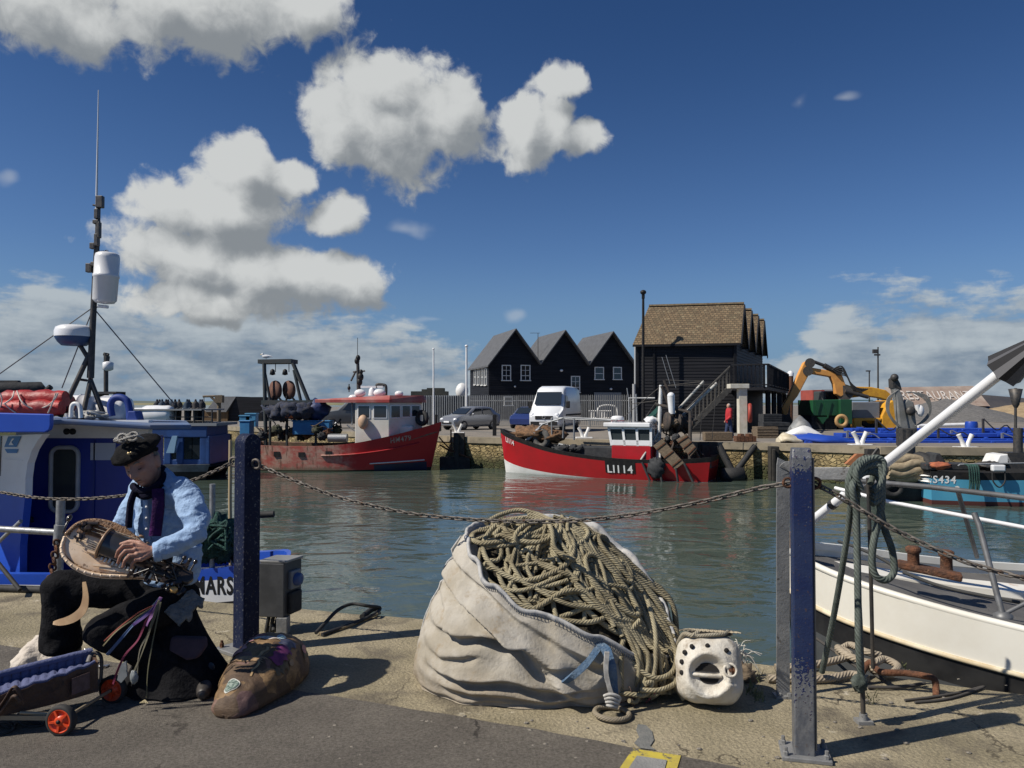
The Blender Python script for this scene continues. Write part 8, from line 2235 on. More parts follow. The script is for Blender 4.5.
 bc = H(.004, -.006, .098); bu = (u * .95 + f * .05 + r * .02).normalized(); bf = (f - bu * f.dot(bu)).normalized(); br = bf.cross(bu); BR = Matrix((br, bf, bu)).transposed()
 mb = MB()
 def bshape(p, q):
  z = q.z; 
  if z < 0: q = V((q.x * (1 - .12 * p.z * p.z), q.y * (1 - .1 * p.z * p.z), z * .9))
  q.z += -.030 * max(0, p.y) ** 2 - .024 * max(0, p.x) ** 2 + .008 * mn.noise(p * 2.5)
  return q * (1 + .03 * mn.noise(p * 3.3))
 mb.ell(bc, (.128, .142, .050), BR, nu=48, nv=24, fn=bshape)
 mb.tube([H(.080 * cos(a), .098 * sin(a) - .004, .066 + .022 * (sin(a) < 0) * sin(a)) for a in [2 * pi * i / 32 for i in range(32)]], .014, 8, closed=True)
 build('beret', mb, felt, t)
 mb = MB(); random.seed(3)
 pale = mat('silver_trim', (.34, .33, .31), (.20, .19, .18), 60, rough=.45, metal=.3, bump=.6)
 for i in range(14): lump(mb, P(random.uniform(117, 131), 438.5 + random.uniform(-3, 2.5), 3.83 + random.uniform(-.02, .03)), (.016, .015, .013), .5, 3, seed=i)
 mb.torus(P(122.5, 438, 3.80), .022, .007, (.2, -1, .5), 16, 6); mb.torus(P(133, 436.5, 3.81), .024, .007, (.1, -1, .6), 16, 6); mb.tube(smooth_path([P(116, 441, 3.81), P(124, 439, 3.78), P(136, 436, 3.79), P(143, 439, 3.84)], 4), .007, 6)
 build('beret_brooch', mb, pale, t)
 mb = MB(); mb.ell(P(128.5, 453.5, 3.785), (.008, .006, .008)); mb.ell(P(131, 452.5, 3.785), (.006, .005, .005)); build('pin_badge', mb, mat('gold_pin', (.5, .38, .2), rough=.3, metal=.6), t)
 # ---- shirt
 shirt = mat('pale_blue_linen', (.30, .43, .63), (.25, .37, .56), 7, rough=.85, bump=.9, bscale=20, fine=.08)
 mb = MB()
 caps(mb, [(P(161, 498, 4.05), .115), (P(164, 525, 4.05), .145), (P(169, 552, 4.06), .145), (P(172, 570, 4.07), .135)], 18)
 caps(mb, [(P(163, 494, 4.03), .085), (SL, .075), (SL.lerp(EL, .55) + V((.012, 0, 0)), .070), (EL, .060), (P(180, 541, 3.71), .054), (P(165, 548, 3.68), .046)], 16)
 caps(mb, [(P(160, 500, 4.06), .085), (SR, .074), (ER, .062), (P(108, 546, 4.0), .05), (P(102, 548, 3.95), .044)], 16)
 # shirt tails gathered over the hip on his left
 caps(mb, [(P(184, 552, 3.98), .09), (P(187, 566, 3.97), .075), (P(188, 577, 3.96), .05)], 14)
 def wr(co):
  q = V((co.x * 9, co.y * 9, co.z * 9))
  d = .012 * mn.noise(q * .8) + .009 * mn.noise(q * 1.9 + V((3, 0, 0)))
  rm = mn.ridged_multi_fractal(V((co.x * 7 + co.z * 8, co.z * 13 - co.x * 6, co.y * 8)), 1.0, 2.0, 3, 1.0, 2.0)
  return d + .011 * (rm - 1.0)
 sh = remesh('shirt', mb, .0075, shirt, t, smooth=3, disp=wr)
 mb = MB()   # cuff of the sleeve
 ax = (P(154, 552, 3.66) - P(165, 550, 3.68)).normalized(); c0 = P(161, 551, 3.675)
 mb.lathe([(.047, 0), (.050, .012), (.048, .03), (.041, .036), (.036, .03)], c0, ax, 20); build('cuff', mb, shirt, sh)
 # collar and front placket
 mb = MB()
 for pts in ([(160, 482, 3.93), (165, 468, 3.98), (172, 474, 3.95), (177, 483, 3.90), (168, 489, 3.875)], [(128, 486, 3.95), (133, 479, 3.97), (137, 487, 3.92), (134, 498, 3.89), (127, 494, 3.92)]):
  mb.prism([P(*p) for p in pts], V((.004, .014, .006)))
 build('collar', mb, shirt, sh, bevel=.004)
 mb = MB(); mb.tube(smooth_path([P(146, 500, 3.885), P(146, 515, 3.885), P(147, 535, 3.89), P(150, 550, 3.90)], 5), .016, 8, flat=.35); build('placket', mb, shirt, sh)
 mb = MB()
 for y in (507, 518, 529, 541): mb.lathe([(.006, -.003), (.006, .001), (.001, .0015)], P(146.3, y, 3.872), (0, -1, 0), 10)
 build('button', mb, white_clean, sh)
 # ---- scarf
 sc = mat('navy_scarf', (.006, .007, .016), (.014, .013, .028), 14, spec=.1, rough=.95, bump=.7, bscale=70)
 pu = mat('purple_scarf', (.060, .015, .085), (.030, .012, .05), 12, spec=.1, rough=.95, bump=.7, bscale=70)
 mb = MB()
 mb.tube(smooth_path([P(134, 487, 3.93), P(141, 491, 3.89), P(150, 490, 3.88), P(159, 484, 3.91), P(165, 474, 3.98), P(160, 468, 4.08), P(146, 474, 4.08), P(136, 484, 4.0)], 6, closed=True), .020, 12, closed=True)
 mb.tube(smooth_path([P(136, 492, 3.92), P(144, 496, 3.885), P(153, 493, 3.885), P(162, 482, 3.93)], 6), .020, 10)
 nb = build('scarf', mb, sc, t)
 mb = MB(); mb.tube(smooth_path([P(135, 491, 3.89), P(131, 502, 3.885), P(129.5, 515, 3.88), P(128.5, 528, 3.87)], 5), .036, 10, flat=.45); build('scarf_tail', mb, sc, nb)
 mb = MB(); mb.tube(smooth_path([P(158, 489, 3.875), P(158.5, 505, 3.855), P(157, 520, 3.85), P(155, 536, 3.84)], 5), .030, 10, flat=.4); build('scarf_tail', mb, pu, nb)
 # ---- trousers, coat, shoes
 cloth = mat('black_cloth', (.009, .009, .0105), (.017, .017, .019), 18, rough=.95, bump=.5, bscale=50, spec=.08)
 mb = MB()
 caps(mb, [(P(170, 590, 4.08), .125), (hipR, .115), (P(110, 590, 4.0), .098), (KR, .094), (P(61, 620, 3.95), .092), (P(61, 634, 3.96), .098)], 18)
 mb.lathe([(.098, 0), (.104, .07), (.095, .085), (.06, .085)], P(61, 634, 3.96), (0, 0, -1), 20)
 caps(mb, [(P(172, 600, 4.06), .12), (hipL, .115), (P(140, 616, 3.88), .100), (KL, .090), (P(150, 655, 3.90), .082), (AL, .075)], 18)
 def wr2(co):
  q = co * 8; return .008 * mn.noise(q) + .006 * mn.noise(q * 2.1 + V((1, 4, 0)))
 remesh('trousers', mb, .009, cloth, t, smooth=2, disp=wr2)
 mb = MB(); rings = []
 gc = G(172, 690)
 for k in range(14):
  q = k / 13; c = P(174, 600, 4.06).lerp(V((gc.x, gc.y + .05, .015)), q); rx, ry = .095 + .185 * q ** 1.35, .10 + .13 * q
  rings.append([c + V((cos(a) * rx * (1 + .05 * q * sin(a * 7)) + .04 * q * q * (cos(a) > .3), sin(a) * ry * (1 + .07 * q * sin(a * 9 + 1)), 0)) for a in [2 * pi * i / 60 for i in range(60)]])
 mb.loft(rings, 0); build('coat_skirt', mb, cloth, t)
 shoe = mat('dark_leather', (.03, .027, .025), (.07, .06, .055), 12, rough=.5)
 def foot(c, d, L_, name='shoe'):
  m2 = MB(); d = d.normalized(); caps(m2, [(c, .046), (c + d * L_ * .45 - V((0, 0, .006)), .045), (c + d * L_ - V((0, 0, .014)), .033)], 12); m2.ell(c + V((0, 0, .05)), (.048, .05, .05))
  remesh(name, m2, .009, shoe, t)
 fg = P(66, 660, 3.99); fg.z = .05; foot(fg, V((-.55, -.6, 0)), .17)
 mb = MB(); caps(mb, [(P(70, 650, 4.0), .055), (V((fg.x + .01, fg.y, .07)), .05)], 12); build('boot_shaft', mb, shoe, t)
 fl = G(206, 690); fl.z = .05; foot(fl, V((.15, -.5, 0)), .15)
 # ---- things with him
 mb = MB(); mb.prism([P(170, 637, 3.87), P(203, 638, 3.87), P(204, 648, 3.85), P(196, 659, 3.83), P(186, 661, 3.83), P(168, 651, 3.84)], (0.01, .04, .0)); 
 tag(build('cushion', mb, mat('mauve_cushion', (.075, .045, .055), (.05, .03, .04), 9, rough=.9), bevel=.012), 'dull mauve cushion showing in the black folds under the kneeling man', 'cushion')
 mb = MB(); n = 26; vs = []
 q0, q1, q2, q3 = P(164, 612, 3.80), P(191, 591, 3.90), P(205, 600, 3.90), P(180, 627, 3.80)
 for j in range(n + 1):
  for i in range(n + 1):
   a = q0.lerp(q1, i / n); b = q3.lerp(q2, i / n); p = a.lerp(b, j / n); vs.append(p + V((.2, -.9, .3)) * (.006 * mn.noise(p * 22) + .005 * mn.noise(p * 50)) + V((0, 0, .02 * sin(i * .5) * (j == n))))
 mb.add(vs, [(j * (n + 1) + i, j * (n + 1) + i + 1, (j + 1) * (n + 1) + i + 1, (j + 1) * (n + 1) + i) for j in range(n) for i in range(n)], 0, True)
 o = build('waist_pouch', mb, mat('crumpled_grey', (.11, .12, .125), (.19, .20, .20), 16, rough=.55, bump=.7, bscale=70)); md = o.modifiers.new('s', 'SOLIDIFY'); md.thickness = .02; md.offset = -1
 tag(o, 'crumpled grey cloth pouch hanging at the hip of the kneeling man', 'pouch')
musician()
# ------------------------------------------------------------------ hurdy-gurdy
def hurdy_gurdy():
 P = lambda x, y, Y: globals()['P'](x, y, Y + .12)
 O = P(120, 555, 3.745)
 e1 = (P(186, 592, 3.78) - P(68, 549, 3.68)).normalized(); n = V((-.10, -.80, .60)); n = (n - e1 * n.dot(e1)).normalized(); e2 = n.cross(e1)
 M = Matrix((e1 * .90, e2 * .90, n * .90)).transposed().to_4x4(); M.translation = O
 t = thing('hurdy_gurdy', O, 'pear-shaped wooden hurdy-gurdy with dark wheel cover held across the man\'s lap', 'instrument')
 pale = mat('pale_soundboard', (.86, .68, .50), (.76, .55, .36), 10, rough=.45, stretch=(1, 1, 1), coat=.1, spots=[((.17, .09, .05), 24, .58, .68)])
 brown = mat('carved_brown', (.20, .10, .045), (.32, .18, .08), 20, rough=.4, bump=.8, bscale=60, coat=.2)
 dark = mat('dark_wood', (.014, .010, .008), (.03, .02, .014), 14, rough=.35, coat=.3)
 A = [(-.300, .02), (-.285, .075), (-.25, .115), (-.19, .142), (-.11, .152), (-.03, .140), (.06, .110), (.14, .080), (.22, .058), (.30, .046)]
 sm = smooth_path([V((a, w, 0)) for a, w in A], 4)
 out = [V((p.x, p.y, 0)) for p in sm] + [V((p.x, -p.y, 0)) for p in reversed(sm)]
 mb = MB(M); mb.loft([[V((p.x, p.y * (1 - 2 * k / 16), .002 - .03 * (2 * k / 16 - 1) ** 4 - .012 * (k in (0, 16)))) for k in range(17)] for p in sm][::-1], 0, closed=False); build('soundboard', mb, pale, t)
 mb = MB(M); rings = []
 for k in range(9):
  a = k / 8 * pi / 2; s = cos(a) ** .8 if k < 8 else .03; rings.append([V((p.x * (.25 + .75 * s) if True else p.x, p.y * s, -.012 - .10 * sin(a))) for p in out])
 mb.loft(rings, 0); build('bowl', mb, brown, t)
 # scalloped, decorated rim
 mb = MB(M); k = 0
 up = [p for p in sm]
 mb.tube([V((p.x, p.y - .006, .004)) for p in sm], .011, 6); mb.tube([V((p.x, -p.y + .006, .004)) for p in sm], .009, 6, mi=1)
 for i in range(len(sm)):
  p = sm[i]; mb.ell((p.x, p.y - .012, .008), (.012, .012, .008), nu=8, nv=6); 
  if i % 2 == 0: mb.ell((p.x, -p.y + .004, .004), (.010, .010, .010), nu=8, nv=6, mi=1)
 random.seed(8)
 for i in range(60):
  a = random.uniform(-.2, .2); w = [w_ for a_, w_ in A if a_ <= a][-1]; mb.ell((a, random.uniform(.55, .98) * w, .006), (random.uniform(.008, .018), random.uniform(.006, .014), .008), nu=8, nv=6)
 build('carved_rim', mb, [brown, pale], t)
 up = [V((a, w * .96, .004)) for a, w in [(p.x, p.y) for p in sm] if -.27 < a < .28]
 mb = MB(M); mb.prism(up + [V((p.x, max(.02, p.y * .30), .004)) for p in reversed(up)], (0, 0, .012)); build('carved_panel', mb, mat('orange_carving', (.30, .14, .05), (.12, .055, .022), 26, rough=.45, bump=1, bscale=70, coat=.2), t, bevel=.003)
 mb = MB(M); random.seed(16)
 for i in range(46): mb.box((random.uniform(.10, .40), random.uniform(-.085, .06), random.uniform(.01, .075)), (random.uniform(.012, .05), random.uniform(.01, .03), random.uniform(.012, .03)), random.uniform(0, 3))
 for i in range(16): mb.rod((random.uniform(.12, .38), random.uniform(-.09, .05), .05), (random.uniform(.12, .38), random.uniform(-.09, .05), .09), .005, 6)
 build('tuning_mechanism', mb, dark, t)
 # wheel cover: short half barrel with pale hoop
 mb = MB(M); x0, x1, R_ = -.10, .10, .078; rings = []
 for x in (x0, x1): rings.append([V((x, .028 + cos(a) * R_, .002 + sin(a) * R_)) for a in [pi * i / 20 for i in range(21)]])
 mb.loft(rings, 0, closed=False); mb.add(rings[0], [tuple(range(21))]); mb.add(rings[1], [tuple(reversed(range(21)))])
 build('wheel_cover', mb, mat('black_lacquer', (.045, .045, .048), (.03, .03, .032), 4, rough=.28, coat=.6), t)
 for x in (x0 - .006, x1 + .004):
  mb = MB(M); mb.tube([V((x, .028 + cos(a) * (R_ + .006), .002 + sin(a) * (R_ + .006))) for a in [pi * i / 20 for i in range(21)]], .008 if x < 0 else .005, 8); build('hoop', mb, mat('hoop_wood', (.34, .22, .13), (.24, .14, .08), 20, rough=.4), t)
 # key box with white keys along its near side
 mb = MB(M); mb.box((.175, -.006, .035), (.27, .075, .066)); build('key_box', mb, dark, t, bevel=.005)
 mb = MB(M); random.seed(2)
 for i in range(15): mb.box((-.07 + i * .021, -.052 - .004 * (i % 2), .018 + .004 * (i % 3)), (.011, .03, .010))
 build('key', mb, mat('ivory_keys', (.74, .70, .62), rough=.4), t)
 mb = MB(M); mb.box((-.0, -.044, .012), (.18, .012, .03)); mb.box((-.02, -.036, .030), (.16, .010, .012)); build('key_rail', mb, dark, t)
 # pegbox with pegs
 mb = MB(M); mb.prism([(.30, -.045, .0), (.40, -.035, .01), (.42, 0, .015), (.40, .035, .01), (.30, .045, .0)], (0, 0, .055)); pb = build('pegbox', mb, dark, t, bevel=.006)
 for i in range(6):
  mb = MB(M); x = .315 + (i // 2) * .032; s = -1 if i % 2 else 1; mb.tube([(x, s * .03, .03), (x + .004, s * .085, .042)], [.006, .0045], 8); mb.ell((x + .005, s * .095, .044), (.012, .014, .007), nu=10, nv=8); build('peg', mb, dark, pb)
 mb = MB(M); mb.lathe([(.004, 0), (.018, .006), (.022, .02), (.012, .034), (.002, .036)], (.345, -.075, .03), (.3, -.6, .6), 16); build('knob', mb, mat('polished_amber', (.55, .32, .10), rough=.25, coat=.5), pb)
 # tailpiece, tangle of small tuners, crank
 mb = MB(M); random.seed(6)
 for i in range(10): mb.box((random.uniform(-.27, -.20), random.uniform(-.02, .09), .012 + random.uniform(0, .02)), (random.uniform(.012, .035), random.uniform(.01, .02), .02), random.uniform(0, 3))
 mb.lathe([(.02, 0), (.024, .02), (.012, .03)], (-.215, .07, .01), n=14); mb.rod((-.24, .09, .02), (-.18, .11, .03), .013); build('tailpiece', mb, dark, t)
 mb = MB(M); mb.tube([(-.29, .02, -.03), (-.33, .02, -.03), (-.335, .05, -.02), (-.34, .08, -.03)], .006, 8); mb.ell((-.345, .10, -.03), (.014, .022, .014)); build('crank', mb, dark, t)
 mb = MB(M)
 for i in range(5): mb.tube([(-.24, -.03 + i * .012, .02), (-.09, -.035 + i * .010, .036), (.04, -.05 + i * .006, .038)], .0012, 4)
 for i in range(3): mb.tube([(-.25, .10 - i * .02, .02), (.05, .105 - i * .018, .04), (.30, .03 - i * .02, .05)], .0012, 4)
 build('string', mb, mat('gut_string', (.6, .55, .45), rough=.4), t)
 mb = MB(M); mb.box((-.13, -.045, .02), (.05, .012, .03)); mb.box((-.05, -.09, .012), (.09, .012, .014), .25); mb.box((.02, -.085, .008), (.16, .02, .010), .18); build('bridge', mb, pale, t)
 # tan leather strap looping down
 mb = MB(); q = smooth_path([P(84, 582, 3.72), P(85.5, 597, 3.715), P(83, 609, 3.71), P(75, 617, 3.70), P(64, 621.5, 3.70), P(53, 623, 3.71)], 7); rings = []
 for i, p in enumerate(q):
  tt = (q[min(i + 1, len(q) - 1)] - q[max(0, i - 1)]).normalized(); w = tt.cross(V((0, 1, 0))).normalized(); hw = .011 + .009 * sin(pi * i / (len(q) - 1)) * 1.2
  if i > len(q) - 6: hw *= .5 + .1 * (len(q) - i)
  rings.append([p + w * hw + V((0, -.004, 0)), p - w * hw + V((0, .004, 0)), p - w * hw + V((0, .008, 0)), p + w * hw + V((0, .0, 0))])
 mb.loft(rings, 0, smooth=False); build('strap', mb, mat('tan_leather', (.50, .34, .19), (.38, .24, .13), 12, rough=.5), t)
 # coloured ribbons
 def ribbon(pts, col, w, nm):
  mb = MB(); q = smooth_path([P(*p) for p in pts], 6); rings = []
  for i, p in enumerate(q):
   tt = (q[min(i + 1, len(q) - 1)] - q[max(0, i - 1)]).normalized(); s = tt.cross(V((sin(i * .35) * .7, -1, 0))).normalized() * w
   nn = tt.cross(s).normalized() * .0012; rings.append([p + s + nn, p - s + nn, p - s - nn, p + s - nn])
  mb.loft(rings, 0, smooth=False); build('ribbon', mb, mat(nm, col, rough=.7), t)
 ribbon([(160, 598, 3.70), (150, 610, 3.68), (135, 623, 3.67), (120, 640, 3.67), (107, 655, 3.67)], (.075, .12, .23), .007, 'slate_blue_ribbon')
 ribbon([(161, 597, 3.69), (155, 610, 3.67), (149, 620, 3.66), (146, 626, 3.66)], (.20, .085, .23), .008, 'violet_ribbon')
 ribbon([(160, 599, 3.69), (152, 610, 3.67), (143, 618, 3.66), (133, 625, 3.66)], (.07, .035, .16), .007, 'purple_ribbon')
 ribbon([(158, 605, 3.68), (146, 622, 3.66), (138, 640, 3.65), (125, 655, 3.65), (117, 672, 3.65), (113, 684, 3.66)], (.16, .018, .05), .005, 'crimson_ribbon')
 ribbon([(158, 604, 3.68), (140, 612, 3.67), (122, 625, 3.67), (104, 641, 3.67)], (.22, .05, .03), .003, 'red_cord')
 ribbon([(158, 604, 3.68), (140, 615, 3.67), (118, 630, 3.66), (103, 646, 3.66)], (.20, .17, .09), .003, 'khaki_cord')
 ribbon([(159, 600, 3.68), (152, 622, 3.66), (145, 645, 3.65), (134, 672, 3.65)], (.11, .10, .065), .005, 'olive_ribbon')
 ribbon([(160, 602, 3.68), (150, 630, 3.66), (140, 650, 3.65), (137, 676, 3.65)], (.12, .11, .08), .004, 'dull_olive_ribbon')
 ribbon([(161, 602, 3.68), (153, 640, 3.66), (148, 670, 3.65), (146.5, 698, 3.67)], (.10, .095, .055), .003, 'moss_cord')
 mb = MB(); lump(mb, P(134, 677, 3.65), (.02, .012, .032), .3, 3); mb.prism([P(121, 664, 3.70), P(126, 661, 3.70), P(127, 676, 3.70), P(121, 683, 3.70), P(117, 680, 3.70)], (0, .01, 0)); build('tag', mb, mat('grey_tag', (.26, .28, .29), (.18, .2, .2), 20, rough=.6), t)
 mb = MB(); c = P(145, 700, 3.66)
 for i in range(5): mb.rod(c, c + V((-.02 + i * .01, -.01, -.012)), .003, 5)
 build('tassel', mb, mat('straw_tassel', (.4, .34, .2), rough=.9), t)
hurdy_gurdy()
# ------------------------------------------------------------------ trolley carrying the open case
def trolley():
 t = thing('trolley', G(80, 715), 'small trolley with orange wheels carrying an open brown case with blue quilted lining', 'trolley')
 brown = mat('brown_case', (.065, .036, .026), (.10, .058, .036), 6, rough=.65, bump=.5, bscale=30, spots=[((.035, .022, .02), 9, .55, .7)])
 quilt = mat('blue_quilt', (.10, .115, .23), (.075, .09, .185), 10, rough=.85, bump=.4, bscale=60)
 a0, a1 = P(-60, 716, 3.42), P(95, 699, 3.80); top0, top1 = P(-60, 706, 3.42), P(95, 664, 3.80)
 off = V((-.10, .15, 0))
 zb = .09
 A0 = V((a0.x, a0.y, zb)); A1 = V((a1.x, a1.y, zb)); B0, B1 = top0, top1
 mb = MB(); n = 24; outer = []; inner = []
 pr = []
 for i in range(n + 1):
  k = i / n; lo = A0.lerp(A1, k); hi = B0.lerp(B1, k); w = .55 + .45 * sin(pi * min(1, .25 + k * .5)); o = off * (1.0 - .0 * k)
  bow = V((.03, -.05, 0)) * sin(pi * k)
  pr.append((lo + bow, hi + bow * 1.3 + V((0, 0, .006 * sin(i * 1.9))), hi + o * w + V((0, 0, .012)), lo + o * w))
 rings = [[a, b, b + (c - b) * .07, a + (d - a) * .07 + V((0, 0, .02)), d + (a - d) * .07 + V((0, 0, .02)), c + (b - c) * .07, c, d] for a, b, c, d in pr]
 mb.loft(rings, 0, smooth=False); e = pr[-1]
 mb.prism([e[0], e[1], e[2], e[3]], (.012, .006, 0)); build('case', mb, brown, t)
 # quilted lining: padded ribs on the inner walls, rising a little over the rim
 mb = MB()
 for (i0, i1, lift) in ((2, 3, .012), (1, 0, .003)):
  vs = []; m = 160; rows = 7
  for i in range(m + 1):
   k = i / m; j = min(n - 1, int(k * n)); q = k * n - j
   e0 = [pr[j][x].lerp(pr[j + 1][x], q) for x in range(4)]
   tp = e0[1] if i0 == 1 else e0[2]; bt = e0[0] if i0 == 1 else e0[3]; oth = e0[2] if i0 == 1 else e0[1]
   inw = (oth - tp).normalized(); pad = abs(sin(k * pi * 16)) ** .5 * .014
   for r in range(rows):
    z = r / (rows - 1); p = tp.lerp(bt, z * .9) + inw * (.012 + pad * (.4 + sin(pi * z) * .6) + .02 * z); p.z += lift * (1 - z) + .004 * mn.noise(p * 30); vs.append(p)
  fs = [(i * rows + r, i * rows + r + 1, (i + 1) * rows + r + 1, (i + 1) * rows + r) for i in range(m) for r in range(rows - 1)]
  mb.add(vs, [tuple(reversed(f)) for f in fs] if i0 == 2 else fs, 0, True)
 # rolled edge and floor pad
 mb.tube([p[2] + (p[1] - p[2]) * .08 + V((0, 0, .014)) for p in pr], .016, 8); mb.tube([p[1] + (p[2] - p[1]) * .05 + V((0, 0, .004)) for p in pr], .009, 8)
 rf = []
 for i in range(61):
  k = i / 60; j = min(n - 1, int(k * n)); q = k * n - j; a = pr[j][1].lerp(pr[j + 1][1], q); b = pr[j][2].lerp(pr[j + 1][2], q)
  bump_ = .014 * abs(sin(k * pi * 16)) ** .5; rf.append([a.lerp(b, s) + V((0, 0, -.055 + bump_ + .05 * abs(s - .5))) for s in (.03, .25, .5, .75, .97)])
 mb.loft([list(reversed(r)) for r in rf], 0, closed=False)
 o = build('quilted_lining', mb, quilt, t)
 mb = MB(); a, b = pr[-2], pr[-5]; c = lambda k, z: (a[0].lerp(a[1], z)).lerp(b[0].lerp(b[1], z), k) + V((.012, -.02, 0)); mb.prism([c(.0, .25), c(1.0, .2), c(1.0, .82), c(.0, .85)], (0, .004, 0)); build('patch', mb, mat('faded_patch', (.14, .09, .085), (.10, .065, .06), 40, rough=.8), t)
 mb = MB(); mb.tube(smooth_path([P(-4, 712, 3.50), P(6, 698, 3.50), P(13, 687, 3.50), P(18, 690, 3.50), P(24, 703, 3.52)], 5), .012, 8, flat=.4); mb.tube(smooth_path([P(-2, 716, 3.5), P(10, 700, 3.5), P(15, 696, 3.49), P(20, 702, 3.5)], 5), .008, 6); build('strap', mb, brown, t)
 mb = MB(); mb.tube(smooth_path([P(88, 662, 3.85), P(91, 655, 3.88), P(96, 652.5, 3.9), P(101, 657, 3.9), P(101.5, 670, 3.9), P(100, 688, 3.9)], 6), .012, 8, flat=.5); build('handle', mb, mat('grey_handle', (.10, .09, .085), (.16, .15, .14), 12, rough=.6), t)
 # axle and wheels
 w0, w1 = P(61.5, 715, 3.52), P(113, 690.5, 3.90); w0.z = w1.z = .069; ax = (w1 - w0).normalized()
 mb = MB(); mb.rod(w0, w1, .008); mb.beam(w0 + ax * .03 + V((-.3, -.02, .01)), w0 + ax * .03, .02, .02); mb.rod(w0 + ax * .06 + V((-.2, -.05, .03)), w0 + ax * .06, .008); build('axle', mb, mat('tan_metal', (.35, .29, .2), rough=.5, metal=.4), t)
 orange = mat('orange_plastic', (.78, .085, .022), (.66, .07, .02), 6, rough=.4)
 for c in (w0, w1):
  mb = MB(); r, w = .069, .036
  mb.lathe([(r * .80, -w / 2), (r * .93, -w / 2), (r, -w * .3), (r, w * .3), (r * .93, w / 2), (r * .80, w / 2)], c, ax, 32, cap=False); o = build('wheel', mb, mat('tyre_rubber', (.022, .022, .023), (.035, .034, .033), 30, rough=.8), t)
  mb = MB(); mb.lathe([(r * .80, w * .46), (r * .80, -w * .46), (r * .70, -w * .48), (r * .66, -w * .2), (.024, -w * .24), (.022, -w * .5), (.014, -w * .56), (.001, -w * .56)], c, ax, 32)
  uu = ax.orthogonal().normalized(); vv = ax.cross(uu)
  for i in range(5):
   an = 2 * pi * i / 5; d = uu * cos(an) + vv * sin(an); mb.beam(c - ax * w * .34 + d * .018, c - ax * w * .34 + d * r * .72, .010, .012, up=tuple(ax))
  build('rim', mb, orange, o)
  mb = MB(); mb.lathe([(.009, 0), (.009, .006), (.001, .008)], c - ax * w * .55, -ax, 12); build('hub_cap', mb, black, o)
 mb = MB(); random.seed(12)
 for pts in ([(20, 712), (18, 722), (26, 728), (40, 728), (50, 722)], [(22, 714), (30, 724), (45, 726)], [(-5, 728), (6, 726), (14, 731), (8, 735), (-5, 738)], [(2, 727), (10, 730), (16, 727), (10, 725)]):
  mb.tube(smooth_path([G(x, y) + V((0, 0, .012)) for x, y in pts], 5), .008, 6, flat=.6)
 build('loose_strap', mb, black_rubber, t)
 # cream cloth heaped behind, shiny bits
 mb = MB(); pts = [G(22, 672), G(35, 668), G(50, 666), G(64, 668)]
 for i in range(12):
  k = i / 11; p = G(22 + 46 * k, 671 - 3 * sin(pi * k)); lump(mb, p + V((0, .05, .03 + .05 * sin(pi * min(1, k * 1.1)))), (.085, .10, .05 + .045 * sin(pi * k)), .35, 2.6, seed=i)
 tag(remesh('cloth', mb, .011, mat('cream_cloth', (.60, .54, .47), (.50, .44, .37), 9, rough=.9, bump=.6, bscale=40), smooth=2), 'cream cloth heaped on the asphalt behind the trolley', 'cloth')
 mb = MB(); mb.torus(G(103, 668) + V((0, 0, .01)), .022, .006, (0, .3, 1), 16, 6); mb.rod(G(98, 669) + V((0, 0, .012)), G(110, 667) + V((0, 0, .012)), .006); lump(mb, G(88, 655) + V((0, 0, .02)), (.03, .02, .02), .4, 3)
 tag(build('keyring', mb, mat('bright_metal', (.6, .6, .6), rough=.25, metal=.8)), 'small shiny metal ring lying between the trolley and the man', 'ring')
trolley()
